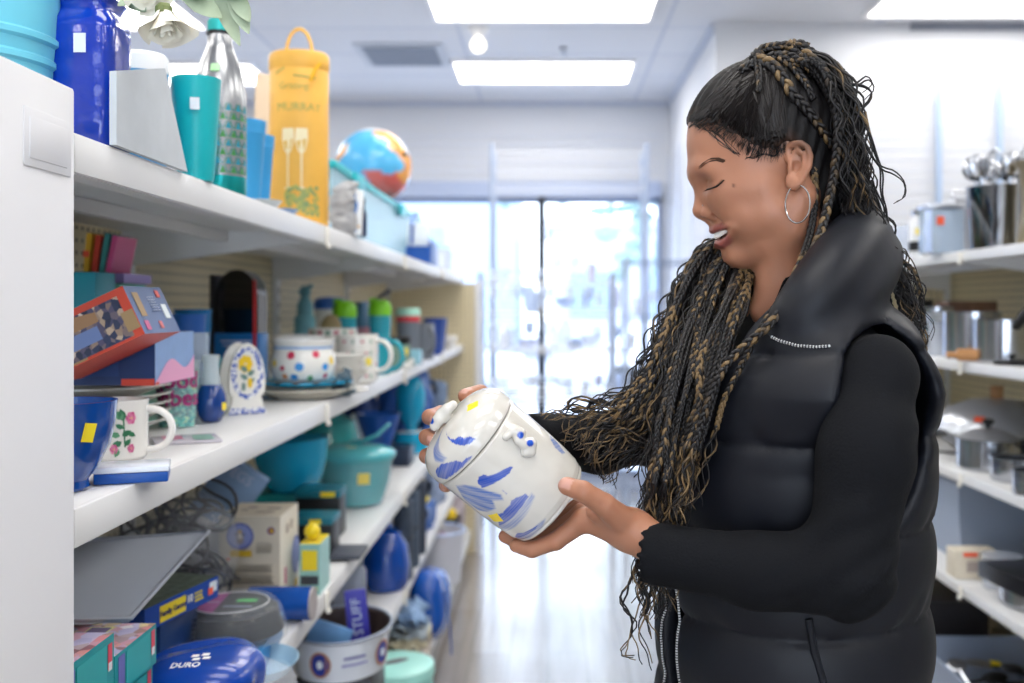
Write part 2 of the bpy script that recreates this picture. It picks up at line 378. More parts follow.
XF, XB = -.5, -.95; Z1, Z2, Z3, Z4, Z5 = 1.635, 1.237, .815, .47, .14
YS = [1.055, 2.25, 3.47, 4.69, 5.91]
lg, T = run('gondola_shelving', 'long white shelving run of five levels with cream pegboard left of the aisle', -1, XF, XB, YS, [Z1, Z2, Z3, Z4], .042, Z5, .045)
m = M(); m.T = T; m.box((-.68, 5.925, Z1/2-.02), (.56, .02, Z1-.04)); m.build('end_panel', m_peg_l, lg)
m = M(); m.T = T; m.box((-.415, 5.925, Z1/2-.02), (.035, .035, Z1-.02), bev=.004); m.build('end_post', m_post, lg)
# wide near end post with its embossed plate
pt = thing('shelf_end_post', 'wide white metal end post in the left foreground with embossed plate', 'shelf post', (-.531, .905, 0))
m = M(); m.box((-.0, -.0, .839), (.08, .268, 1.678), bev=.004); m.build('post_body', m_post, pt)
m = M(); m.box((.0405, .076, 1.612), (.002, .092, .056), bev=.0009); m.box((.0415, .076, 1.612), (.002, .074, .040), bev=.0009); m.build('embossed_plate', m_post, pt)
RXF, RXB = 1.15, 1.6; RZ = [1.608, 1.302, .99, .677]; RYS = [-.88, .34, 1.56, 2.78, 4.0]
rg, T = run('gondola_shelving', 'white shelving run right of the aisle holding steel kitchenware', 1, RXF, RXB, RYS, RZ, .028, .2, .03)
m = M(); m.T = T; m.box((1.375, 4.015, .79), (.46, .02, 1.58)); m.build('end_panel', m_peg_l, rg)

# ---- wire racks in front of the window and on the side wall
def wire_rack(label, x0, x1, y, dep, h, zs, group=None, name='wire_rack', bar=None, r=.011):
    t = thing(name, label, 'wire rack', ((x0+x1)/2, y, 0)); w_ = (x1-x0)/2
    for sx in (-1, 1):
        for yy in (0, dep): M().tube([(sx*w_, yy, 0), (sx*w_, yy, h)], r, seg=8).build('rack_post', m_wire, t)
    for z in zs:
        m = M()
        for yy in (0, dep): m.tube([(-w_, yy, z), (w_, yy, z)], .004, seg=6); m.tube([(-w_, yy, z-.03), (w_, yy, z-.03)], .003, seg=6)
        for sx in (-1, 1): m.tube([(sx*w_, 0, z), (sx*w_, dep, z)], .004, seg=6)
        n = int(w_*2/.035)
        for i in range(1, n): x = -w_+2*w_*i/n; m.tube([(x, 0, z), (x, dep, z)], .002, seg=4, caps=False)
        m.build('wire_shelf', m_white if bar is None else bar, t)
    return t
rk1 = wire_rack('tall wire rack with two high posts right in front of the window', -.40, .70, 7.1, .36, 2.62, [2.56, 2.44, 2.32, 1.45, 1.15, .8, .4], r=.016)
rk2 = wire_rack('low wire rack holding glassware, left of the dark window mullion', -.44, .42, 6.35, .4, 1.68, [1.62, 1.42, 1.20, .93, .6, .25], r=.012)
rk3 = wire_rack('wire rack with dark top rail beside the side wall', .50, .93, 6.3, .4, 1.78, [1.75, 1.4, 1.0, .6, .25], bar=mat('dark_wire', '#6f7f9a', .5))
rk4 = thing('slatwall_grid', 'white wire display grid hung high on the side wall at right', 'wire grid', (2.5, 5.76, 1.3))
m = M()
for i in range(22): m.tube([(-.9, 0, .1+i*.06), (.9, 0, .1+i*.06)], .0035, seg=5)
m.build('grid_wires', mat('pale_wire', '#cfd6e4', .5), rk4)
for x in (-.25, .1, .45): M().box((x, -.005, .75), (.03, .02, 1.4)).build('grid_upright', mat('blue_steel', '#a9bedb', .5), rk4)
rk5 = thing('slatwall_grid', 'white wire panel on the narrow wall beyond the face', 'wire grid', (.945, 6.9, 1.2)); m = M()
for i in range(22): m.tube([(0, -1., .1+i*.06), (0, 1., .1+i*.06)], .003, seg=5)
m.build('grid_wires', mat('pale_wire'), rk5)
for y in (-1., -.3, .4, 1.): M().box((0, y, .75), (.012, .02, 1.4)).build('grid_upright', mat('pale_wire'), rk5)
rk6 = thing('slatwall_grid', 'faint wire panel on the wall band above the window', 'wire grid', (-.4, 7.95, 2.45)); m = M()
for i in range(6): m.tube([(-2.2, 0, .02+i*.07), (1.3, 0, .02+i*.07)], .004, seg=5)
m.build('grid_wires', mat('pale_wire'), rk6)
# glassware on the racks
gm = [mat('pale_glass', '#e6eefc', .08, alpha=.35, spec=1.), mat('white_glaze', '#f0f3fa', .25), mat('sky_plastic', '#c4d6f6', .4), mat('lilac_plastic', '#d8daf2', .4)]
rr = random.Random(4)
def small_vessel(kind):
    m = M()
    if kind == 0: m.cup([(.026, 0), (.03, .05), (.035, .11)], .003, 16)
    elif kind == 1: m.cup([(.03, 0), (.055, .02), (.085, .07)], .004, 18)
    elif kind == 2: m.lathe([(.0001, 0), (.03, 0), (.004, .006), (.004, .07), (.03, .09), (.036, .12), (.03, .16), (.028, .16), (.033, .12), (.0001, .085)], 16)
    else: m.lathe([(.04, 0), (.045, .06), (.045, .12), (.02, .15), (.02, .17), (.0001, .175)], 16)
    return m
kinds = ['drinking_glass', 'bowl', 'wine_glass', 'jar']; proto = {}
places = []
cnt_ = {}
for rk, x0, x1, y, zs in ((rk2, -.40, .38, 6.5, [1.62, 1.42, 1.20, .93, .6]), (rk1, -.36, .66, 7.25, [1.45, 1.15, .8]), (rk3, .54, .9, 6.45, [1.4, 1.0, .6])):
    for z in zs:
        x = x0
        while x < x1:
            k = rr.choice([0, 1, 2, 3]); mi = rr.choice([0, 0, 0, 1, 2, 3]); w_ = (.08, .18, .09, .1)[k]; x += w_/2
            if x+w_/2 > x1+.02: break
            key = (k, mi)
            if key not in proto:
                o = small_vessel(k).build(kinds[k], gm[mi]); proto[key] = o
            else: o = proto[key].copy(); COL.objects.link(o)
            o.location = (x, y+rr.uniform(-.03, .06), z+.006)
            rn = {rk1: 'tall', rk2: 'low', rk3: 'dark railed'}[rk]; lv = ['top', 'second', 'third', 'fourth', 'fifth'][zs.index(z)]; q_ = cnt_[(rn, lv, k)] = cnt_.get((rn, lv, k), 0)+1
            tag(o, 'pale %s, %s such from left, %s stocked shelf of %s rack' % (kinds[k].replace('_', ' '), ['first', 'second', 'third', 'fourth', 'fifth', 'sixth', 'seventh', 'eighth'][q_-1], lv, rn), kinds[k].replace('_', ' '), kinds[k].replace('_', ' ').replace('glass', 'glasse')+'s on the window racks')
            x += w_/2+rr.uniform(.01, .05)
# ---- outdoors
struct('ground', M().box((0, 40, -.2), (120, 64, .1)), mat('pavement', '#b4b9c4', .9))
def building(x, y, w_, d, h, c, label):
    t = thing('building', label, 'building', (x, y, -.15)); M().box((0, 0, h/2), (w_, d, h)).box((0, 0, h+.15), (w_+.3, d+.3, .3)).build('wall', mat('render_'+c[1:], c, .8), t)
    for i in range(int(w_/2.4)): M().box((-w_/2+1.2+i*2.4, -d/2-.02, h*.5), (1.3, .08, h*.35)).build('window', mat('far_glass', '#7f94b8', .2), t)
building(-5.5, 36, 9, 8, 6.2, '#9fb1cf', 'pale low building across the street, left of the mullion')
building(2.6, 33, 5, 6, 4.0, '#b0b4c8', 'small grey shop building across the street, right of the mullion')
building(-20, 38, 12, 8, 5., '#c8cfe0', 'wide pale building far to the left outside')
def tree(x, y, h, label, seed):
    t = thing('tree', label, 'tree', (x, y, -.15)); r = random.Random(seed)
    M().tube([(0, 0, 0), (.1, 0, h*.3), (0, 0, h*.6)], [.18, .14, .08], seg=10).build('trunk', mat('bark', '#5a5048', .9), t)
    m = M()
    for i in range(260):
        a, b, c = r.gauss(0, h*.2), r.gauss(0, h*.2), r.gauss(h*.68, h*.15)
        m.ball((a, b, c), (r.uniform(.08, .3), r.uniform(.08, .3), r.uniform(.06, .2)), seg=6)
    m.build('crown', mat('foliage', '#7d9a96', .8), t)
tree(2.6, 20, 7.0, 'leafy tree outside the right half of the window', 1); tree(9.5, 27, 8., 'taller tree outside behind the first one', 2)
def car(x, y, c, label):
    t = thing('parked_car', label, 'car', (x, y, -.15)); m = M()
    m.prism([(-2.1, .3), (2.1, .3), (2.15, .75), (1.2, .9), (.7, 1.4), (-.9, 1.4), (-1.6, .9), (-2.1, .8)], 1.7, T=Matrix.Translation((0, .85, 0)) @ Matrix.Rotation(PI/2, 4, 'X')); m.build('car_body', mat('paint_'+c[1:], c, .2), t)
    for a in (-1.3, 1.3):
        for b in (-.8, .8): M().lathe([(.3, -.1), (.32, 0), (.3, .1)], 20, T=Matrix.Translation((a, b, .32)) @ Matrix.Rotation(PI/2, 4, 'X')).build('wheel', m_dark, t)
car(-2.6, 17, '#c9d2e6', 'pale car parked outside, left of the mullion'); car(2.6, 18, '#e3e6ef', 'white car parked outside, right of the mullion')
# ------------------------------------------------------------------ the woman
YAW = math.radians(15); TC = np.array([.29, 1.17]); FW = np.array([-math.cos(YAW), -math.sin(YAW)]); LF = np.array([math.sin(YAW), -math.cos(YAW)])
PERSON = thing('person', 'young woman with long braids in black puffer vest, smiling down at the jar she holds', 'person', (TC[0], TC[1], 0))
PT = Matrix.Translation((-TC[0], -TC[1], 0))
def tl(P):   # world -> torso coordinates (x forward, y her left, z up)
    q = P[..., :2]-TC; return np.stack([q@FW, q@LF, P[..., 2]], -1)
def tw(x, y, z): q = TC+x*FW+y*LF; return np.array([q[0], q[1], z])
HO = np.array([.2725, 1.16, 1.598])                      # point between the ears
def hw(x, y, z): return np.array([HO[0]-x, HO[1]-y, HO[2]+z])
def hl(P): q = P-HO; return np.stack([-q[..., 0], -q[..., 1], q[..., 2]], -1)
def wp(px, py, Y): return np.array(W(px, py, Y))
def both(P, f):
    Q = P.copy(); Q[..., 1] = np.abs(Q[..., 1]); return f(Q)

def cranium(P, g=0.): return sd_ell(P, (.018, 0, .050), (.093+g, .073+g, .088+g))
EARP = [(792, 166), (787, 158), (787.5, 149), (793, 143.5), (801, 143), (807.5, 147.5), (810.5, 156), (809.5, 166), (805, 175), (800, 183), (794, 187), (789.5, 184), (789, 178)]
def ear_y(px): return .070+max(0, (px-786))*.00065
def ear_pt(px, py, d=0.): 
    y = ear_y(px)+d; p = wp(px, py, HO[1]-y); return hl(p)
MOUTH = {}
def head_sdf(Pw):
    P = hl(Pw); A = P.copy(); A[..., 1] = np.abs(A[..., 1])      # mirrored coordinates
    d = cranium(P)
    d = smin(d, sd_ell(P, (.045, 0, -.002), (.0545, .057, .066)), .03)
    d = smin(d, sd_path(A, [(.050, .010, -.084), (.026, .036, -.076), (.002, .051, -.060), (-.006, .056, -.028)], [.0165, .0155, .0155, .016]), .022)
    d = smin(d, sd_cone(A, (.0525, 0, -.0835), (.0515, .008, -.0835), .0165, .0155), .012)
    d = smin(d, sd_cone(A, (.0665, .036, -.020), (.035, .052, -.018), .0195, .016), .02)        # cheekbone
    d = smin(d, sd_cone(A, (.046, .030, -.053), (.030, .040, -.045), .0170, .0180), .022)
    d = smin(d, sd_cone(A, (.0635, .031, -.034), (.0560, .037, -.038), .0160, .014), .013)      # smiling cheek
    d = smin(d, sd_path(A, [(.0990, .004, .008), (.0955, .022, .012), (.084, .040, .006)], [.0085, .0085, .008]), .014)  # brow ridge
    d = smax(d, -sd_ell(A, (.1045, .0315, -.011), (.0135, .0155, .0115)), .010)                # eye socket
    d = smin(d, sd_ell(A, (.0775, .0310, -.0105), (.0128, .0138, .0125)), .005)                # closed lid over the eyeball
    d = smax(d, -sd_path(A, [(.0905, .0200, -.0045), (.0915, .0290, -.0020), (.0845, .0420, -.0060)], [.0010]*3), .002)   # crease
    d = smin(d, sd_path(A, [(.089, .021, -.0185), (.0875, .031, -.0205), (.081, .042, -.017)], [.003, .0035, .003]), .006)  # lower lid
    nose = sd_path(P, [(.0925, 0, -.006), (.0935, 0, -.018), (.0952, 0, -.0345)], [.0065, .0074, .0100])
    nose = smin(nose, sd_ell(A, (.0855, .0132, -.0392), (.0112, .0078, .0078)), .006)
    nose = smin(nose, sd_cone(P, (.0930, 0, -.0405), (.083, 0, -.0480), .0050, .005), .004)
    d = smin(d, nose, .007)
    d = smax(d, -sd_ell(A, (.0905, .0075, -.0468), (.0050, .0030, .0032)), .002)
    d = smax(d, -sd_path(A, [(.0835, .0218, -.0400), (.0800, .0228, -.0465)], [.0008, .0006]), .004)        # alar groove
    # lips round an open smile
    d = smin(d, sd_ell(P, (.058, 0, -.061), (.0235, .029, .022)), .010)
    if MOUTH:
        up, lo, hole, deep = [MOUTH[k] for k in ('up', 'lo', 'hole', 'deep')]
        d = smax(d, -sd_path(A, hole, [.0060, .0060, .0053, .0042, .0024]), .0015); d = smax(d, -sd_path(A, deep, [.0056, .0056, .0051, .0042, .0024]), .0015)
        d = smin(d, np.minimum(sd_path(A, up, [.0042, .0040, .0034, .0024, .0012]), sd_path(A, lo, [.0054, .0052, .0046, .0034, .0020])), .0022)
    d = smax(d, -sd_cone(A, (.0800, 0, -.0828), (.0740, .013, -.0822), .0048, .003), .006)     # under the lower lip
    d = smin(d, sd_cone(A, (.0480, .0400, -.0480), (.022, .0500, -.0450), .0150, .0145), .022)
    d = smax(d, -sd_path(A, [(.0815, .0235, -.0440), (.0735, .0300, -.0500)], [.0010, .0008]), .007)   # smile fold
    # ear
    E = [ear_pt(*q) for q in EARP]; rr_ = [.0026, .0028, .003, .0032, .0034, .0034, .0033, .0031, .0031, .0036, .0046, .0046, .0036]
    e = sd_path(A, E, rr_)
    c0 = ear_pt(799, 164, -.004); e = smin(e, sd_ell(A, c0, (.0105, .0028, .019)), .004)
    e = smin(e, sd_path(A, [ear_pt(798, 150, 0), ear_pt(804, 155, .001), ear_pt(804, 165, .001), ear_pt(799, 174, 0)], [.0022, .0028, .0030, .0028]), .003)
    e = smin(e, sd_cone(A, ear_pt(790, 170, .001), ear_pt(791, 166, .0005), .0032, .0028), .003)   # tragus
    e = smax(e, -sd_ell(A, ear_pt(796.5, 166.5, .0015), (.0048, .0055, .0065)), .002)
    e = smin(e, sd_cone(A, ear_pt(793, 179, -.001), ear_pt(795, 181, -.001), .0055, .005), .004)
    d = smin(d, e, .003)
    nk = sd_path(P, [(-.012, 0, -.030), (-.010, 0, -.085), (-.020, 0, -.170)], [.050, .0465, .054])
    d = smin(d, nk, .018)
    d = smin(d, sd_cone(A, (-.012, .050, -.02), (.030, .020, -.150), .010, .011), .02)
    return d
import mathutils.bvhtree as _b
head_lo, head_hi = hw(.118, -.10, -.175)-[0, .20, 0], hw(-.10, -.10, .15)
V, F = nets(head_sdf, head_lo, head_hi, .004)
HB = _b.BVHTree.FromPolygons(V.tolist(), F.tolist())
def onhead(px, py, off=0.):
    o = Vector((0, 0, CZ)); dr = (W(px, py, 1)-o).normalized(); h = HB.ray_cast(o, dr)
    if h[0] is None:
        p, n, i, ds = HB.find_nearest(W(px, py, 1.14)); return np.array(p)+np.array(n)*off, np.array(n)
    return np.array(h[0])+np.array(h[1])*off, np.array(h[1])
def surf(px, py, off): return hl(onhead(px, py, off)[0])
MOUTH.update(up=[np.array([.0815, 0, -.0580])]+[surf(*q) for q in ((716, 228.8, .0002), (722, 226.8, .0002), (728, 225.8, -.0008), (733, 226.2, -.0016))],
             lo=[np.array([.0740, 0, -.0735])]+[surf(*q) for q in ((722, 244.3, -.0006), (728, 240, -.0004), (732, 233.6, -.0008), (733.5, 227.5, -.0016))],
             hole=[np.array([.0825, 0, -.0655])]+[surf(*q) for q in ((718, 236.3, .001), (724, 233.4, .001), (729, 230.2, .001), (733, 226.6, .0))],
             deep=[np.array([.0760, 0, -.0650])]+[surf(*q) for q in ((719, 236, -.0055), (724.5, 233.2, -.0055), (729, 230.4, -.004), (732.5, 227, -.002))])
V, F = nets(head_sdf, head_lo, head_hi, .0021)
HB = _b.BVHTree.FromPolygons(V.tolist(), F.tolist())
SKIN = np.array(rgb('#a7745a')); SK_D = np.array(rgb('#7d4c36')); LIP = np.array(rgb('#8d4743')); NAIL = np.array(rgb('#bd8f80'))
P = hl(V); A = P.copy(); A[:, 1] = abs(A[:, 1])
col = np.tile(SKIN, (len(V), 1))
def blend(mask, c):
    global col
    col = col*(1-mask[:, None])+np.array(c)*mask[:, None]
lipd = np.minimum(sd_path(A, MOUTH['up'], [.0042, .0040, .0036, .0030, .0020]), sd_path(A, MOUTH['lo'], [.0054, .0052, .0046, .0034, .0020]))
blend(np.clip(1-lipd/.0016, 0, 1)*.85, LIP)
blend(np.clip(1-sd_path(A, MOUTH['deep'], [.0048, .0048, .004, .0028, .001])/.001, 0, 1)*np.clip(lipd/.0008, 0, 1), rgb('#3a1512'))
blend(np.clip(1-sd_ell(A, (.092, .031, -.007), (.012, .017, .011))/.006, 0, 1)*.30, SK_D)
mole, _ = onhead(733.5, 185.5); blend(np.clip(1.6-np.linalg.norm(V-mole, axis=1)/.0017, 0, 1)*.7, rgb('#4b2c20'))
HLX = [-.2, -.035, -.022, -.014, .008, .012, .022, .040, .060, .078, .095, .12]; HLZ = [-.075, -.070, -.030, .008, .028, .030, .022, .021, .034, .046, .058, .064]
hz = np.interp(P[:, 0], HLX, HLZ)
blend(np.clip((P[:, 2]-hz+.011+.004*vnoise(P*[1, 1, .6], 260, 12))/.022, 0, 1)*.75*(P[:, 0] > -.03), rgb('#2a1c16')); blend(1.*(P[:, 0] <= -.03)*np.clip((P[:, 2]-hz+.006)/.012, 0, 1), rgb('#2a1c16'))
m_skin = mat('skin', '#b98462', .42, attr=True, sss=.18, spec=.45, bump=.05, bscale=420)
body = M(); body.T = PT; body.add(V, F, 0, col=col)
# ---- hands
def chain(P, pts, rs): return sd_path(P, [wp(*q) for q in pts], rs, k=.003)
LH = dict(thumb=[(634, 530, 1.040), (604, 505, 1.012), (583, 491.5, 1.003), (567, 486, 1.009)], index=[(584, 520, 1.058), (556, 541, 1.060), (532, 549.5, 1.068), (516, 546, 1.076)],
          middle=[(583, 515, 1.080), (552, 535, 1.088), (525, 544, 1.094), (505, 536.5, 1.100)], ring=[(584, 508, 1.102), (556, 524, 1.115), (532, 534, 1.128), (512, 531, 1.132)], pinky=[(589, 500, 1.122), (568, 512, 1.138), (549, 519, 1.150), (532, 518, 1.155)])
RH = dict(thumb=[(505, 418, 1.172), (494, 404, 1.160), (480, 394, 1.140), (466, 396, 1.122)], index=[(474, 424, 1.172), (441, 414, 1.150), (430, 417, 1.116), (437, 420, 1.086)],
          middle=[(470, 438, 1.176), (437, 434, 1.152), (427, 437, 1.114), (434, 440, 1.084)], ring=[(468, 452, 1.174), (438, 454, 1.148), (427, 456, 1.112), (431, 459, 1.084)], pinky=[(472, 465, 1.168), (455, 480, 1.146), (446, 485, 1.118), (446, 486, 1.096)])
RF = dict(thumb=[.0165, .0118, .0104, .0092], index=[.0118, .0095, .0086, .0074], middle=[.0120, .0097, .0087, .0075], ring=[.0115, .0092, .0083, .0072], pinky=[.0105, .0082, .0074, .0064])
def hand_sdf(H, wrist, fore):
    def f(P):
        d = None
        for k in ('index', 'middle', 'ring', 'pinky'):
            e = chain(P, H[k], RF[k]); d = e if d is None else smin(d, e, .0022)
        pm = [wp(*H[k][0]) for k in ('index', 'middle', 'ring', 'pinky')]; w_ = wp(*wrist)
        pl = None
        for i, q in enumerate(pm):
            e = sd_cone(P, w_+(q-w_)*.18, q, .0175, .0118); pl = e if pl is None else smin(pl, e, .010)
        d = smin(d, pl, .006)
        t = chain(P, H['thumb'], RF['thumb']); d = smin(d, t, .007)
        web = sd_cone(P, wp(*H['thumb'][0]), (wp(*H['index'][0])+wp(*H['thumb'][1]))/2, .014, .008); d = smin(d, web, .010)
        d = smin(d, sd_path(P, [w_+(pm[1]-w_)*.15]+[wp(*q) for q in fore], [.0195, .0205, .0225, .0235]), .012)
        return d
    return f
def hand(H, wrist, fore, lo, hi):
    V, F = nets(hand_sdf(H, wrist, fore), lo, hi, .00165)
    c = np.tile(SKIN, (len(V), 1))
    pal = 0
    for k in H:
        q = [wp(*j) for j in H[k]]; tip = q[3]; d = q[3]-q[2]; d /= np.linalg.norm(d); cam_ = np.array([0, 0, CZ])-tip; cam_ /= np.linalg.norm(cam_)
        out = np.cross(np.cross(q[3]-q[2], q[2]-q[1]), d)            # back of the finger: away from the curl
        b_ = -((q[1]+q[3])/2-q[2]); b_ -= d*np.dot(b_, d); b_ /= np.linalg.norm(b_)+1e-9
        r = RF[k][3]; R = V-tip; al = R@d; up_ = R@b_; side = np.linalg.norm(R-al[:, None]*d-up_[:, None]*b_, axis=1)
        msk = np.clip((up_-r*.45)/.0008, 0, 1)*np.clip((r*.66-side)/.0008, 0, 1)*np.clip((al+r*.75)/.001, 0, 1)*np.clip((r*.95-al)/.001, 0, 1)
        c = c*(1-msk[:, None])+NAIL*msk[:, None]
        V -= b_*(msk*.0004)[:, None]
        for j in (1, 2):      # darker, wrinkled knuckles
            kn = np.clip(1-np.linalg.norm(V-(q[j]+b_*RF[k][j]), axis=1)/.007, 0, 1)*.45; c = c*(1-kn[:, None])+SK_D*kn[:, None]
    body.add(V, F, 0, col=c)
hand(LH, (640, 534, 1.038), [(640, 535, 1.038), (665, 551, 1.022), (715, 567, 1.0)], wp(500, 570, .97)-[.02, 0, .02], wp(720, 460, 1.0)+[.02, .20, .03])
hand(RH, (528, 440, 1.195), [(528, 440, 1.195), (552, 441, 1.222), (575, 442, 1.25)], wp(415, 500, 1.06)-[.02, .02, .02], wp(600, 375, 1.26)+[.03, .04, .02])
# ---- torso and legs under the clothes
def torso(P, g=0.):
    T = tl(P); A = T.copy(); A[..., 1] = np.abs(A[..., 1])
    d = sd_ell(T, (-.005, 0, 1.28), (.100+g, .140+g, .17+g))
    d = smin(d, sd_ell(T, (0, 0, 1.08), (.085+g, .118+g, .15+g)), .06)
    d = smin(d, sd_ell(T, (-.015, 0, .92), (.110+g, .160+g, .13+g)), .06)
    d = smin(d, sd_cone(A, (.062, .062, 1.275), (.062, .062, 1.28), .055+g, .055+g), .03)
    d = smin(d, sd_cone(A, (0, .03, 1.415), (-.002, .140, 1.385), .045+g, .036+g), .05)
    return d
def legs(P, g=0.):
    T = tl(P); A = T.copy(); A[..., 1] = np.abs(A[..., 1])
    return sd_path(A, [(-.01, .085, .88), (.005, .088, .50), (-.01, .088, .10)], [.088+g, .058+g, .040+g])
V, F = nets(lambda P: smin(torso(P, -.012), legs(P, -.012), .04), (.02, .93, .05), (.56, 1.42, 1.47), .011)
body.add(V, F, 0, col=SKIN)
body.build('body', m_skin, PERSON, attr=True, sharp=0)
# ---- trousers and shoes (below the frame)
V, F = nets(lambda P: smax(smin(sd_ell(tl(P), (-.015, 0, .90), (.120, .168, .12)), legs(P, .008), .04), P[..., 2]-.99, .01), (.02, .90, .04), (.56, 1.44, 1.03), .011)
o = M(); o.T = PT; o.add(V, F); o.build('trousers', cloth('#23283a'), PERSON)
for s in (-1, 1):
    def shoe(P, s=s): T = tl(P); return smax(smin(sd_cone(T, (-.03, s*.09, .045), (.15, s*.10, .03), .045, .036), sd_cone(T, (-.01, s*.09, .09), (-.01, s*.09, .12), .05, .048), .03), .004-T[..., 2], .002)
    V, F = nets(shoe, (.0, .93, -.01), (.5, 1.45, .18), .008); o = M(); o.T = PT; o.add(V, F); o.build('shoe', mat('white_shoe', '#d8d8d6', .5), PERSON)
# ---- black sweater
ARM_L = [tuple(tw(.008, .178, 1.385)), tuple(wp(867, 450, .968)), tuple(wp(846, 572, .955)), tuple(wp(760, 570, .985)), tuple(wp(650, 552, 1.030))]
ARM_R = [tuple(tw(0, -.17, 1.38)), tuple(wp(690, 400, 1.42)), tuple(wp(652, 430, 1.40)), tuple(wp(600, 443, 1.285)), tuple(wp(530, 441, 1.20))]
AL = [np.array(q) for q in ARM_L]
def folds(P, j, amp, dirs, f):
    dd = np.linalg.norm(P-j, axis=-1); return amp*np.exp(-(dd/.07)**2)*np.sin((P@np.array(dirs))*f+vnoise(P, 30, 3)*1.5)
def sweater(P):
    d = torso(P, .003); N = vnoise(P, 26, 5)*.0012
    aL = sd_path(P, ARM_L, [.0395, .0425, .0400, .0345, .0315], k=.02)
    aL = aL+folds(P, AL[2], .0028, (-.55, 0, .83), 210)+folds(P, AL[0]+[.01, -.02, -.05], .0018, (.3, .2, .9), 130)
    c = AL[4]; ax = (AL[3]-AL[4]); ax /= np.linalg.norm(ax)
    along = (P-c)@ax; R = P-c-along[..., None]*ax; ang = np.arctan2(R[..., 2], R[..., 1])
    aL = smax(aL, -(along+.004+.0030*np.sin(ang*15)), .002)
    aR = sd_path(P, ARM_R, [.050, .045, .043, .036, .034], k=.02)+folds(P, np.array(ARM_R[2]), .003, (-.7, .2, .6), 170)
    cr = np.array(ARM_R[4]); axr = np.array(ARM_R[3])-cr; axr /= np.linalg.norm(axr); aR = smax(aR, -((P-cr)@axr+.004), .002)
    d = smin(d, aL, .015); d = smin(d, aR, .03)
    H = hl(P); nk = sd_path(H, [(-.010, 0, -.095), (-.020, 0, -.170)], [.0500, .058])
    an = np.arctan2(H[..., 1], H[..., 0]+.01); top = H[..., 2]+.108+H[..., 0]*.22+.0022*np.sin(an*34)
    d = smin(d, smax(nk, top, .003), .012)
    return smax(d, .93-P[..., 2], .01)+N
V, F = nets(sweater, (-.03, .86, .92), (.44, 1.50, 1.55), .0052)
HOLE_L = AL[4]
# hollow the near cuff so the wrist comes out of an opening
def cuff(P):
    return smax(sweater(P), -sd_path(P, [tuple(AL[4]-(AL[3]-AL[4])*.2), tuple(AL[4]+(AL[3]-AL[4])*.25)], [.0262, .0262]), .002)
lo, hi = wp(668, 600, 1.0)-[.05, .02, 0], wp(700, 505, 1.05)+[0, .03, .01]
o = M(); o.T = PT; keep = ~((V[F].mean(1) > lo).all(1) & (V[F].mean(1) < hi).all(1)); o.add(V, F[keep])
V2, F2 = nets(cuff, lo-.004, hi+.004, .0026); k2 = V2[F2].mean(1); F2 = F2[((k2 > lo-.0035) & (k2 < hi+.0035)).all(1)]; o.add(V2, F2)
m_knit = mat('black_knit', '#080a0f', .85, spec=.25, bump=.35, bscale=420)
o.build('sweater', m_knit, PERSON, sharp=0)
# ---- puffer vest
def vest_w(z): return np.interp(z, [.95, 1.15, 1.25, 1.33, 1.41, 1.46], [.022, .020, .024, .045, .082, .10])
SEAMS = np.array([.935, 1.03, 1.122, 1.218, 1.319, 1.412, 1.50])
def cr(pts, n):
    """smooth curve through points, n samples of equal length"""
    P = np.array(pts, float); P = np.vstack([2*P[0]-P[1], P, 2*P[-1]-P[-2]]); o = []
    for i in range(1, len(P)-2):
        t = np.linspace(0, 1, 24, endpoint=False)[:, None]; a, b, c_, d = P[i-1:i+3]
        o.append(.5*((2*b)+(c_-a)*t+(2*a-5*b+4*c_-d)*t**2+(3*b-a-3*c_+d)*t**3))
    o = np.vstack(o+[P[-2][None]]); L = np.concatenate([[0], np.cumsum(np.linalg.norm(np.diff(o, axis=0), axis=1))]); s = np.linspace(0, L[-1], n)
    return np.stack([np.interp(s, L, o[:, k]) for k in range(3)], 1), L[-1]
CP0 = [wp(790, 333, 1.035), wp(812, 303, 1.025), wp(836, 272, 1.048), wp(856, 244, 1.105), wp(858, 234, 1.175), wp(838, 234, 1.245), wp(800, 250, 1.285), wp(760, 285, 1.27), wp(725, 330, 1.22)]
CR0 = [.026, .031, .033, .031, .030, .030, .030, .028, .024]
CP = cr(CP0, 25)[0]; CRR = np.interp(np.linspace(0, 8, 25), range(9), CR0)
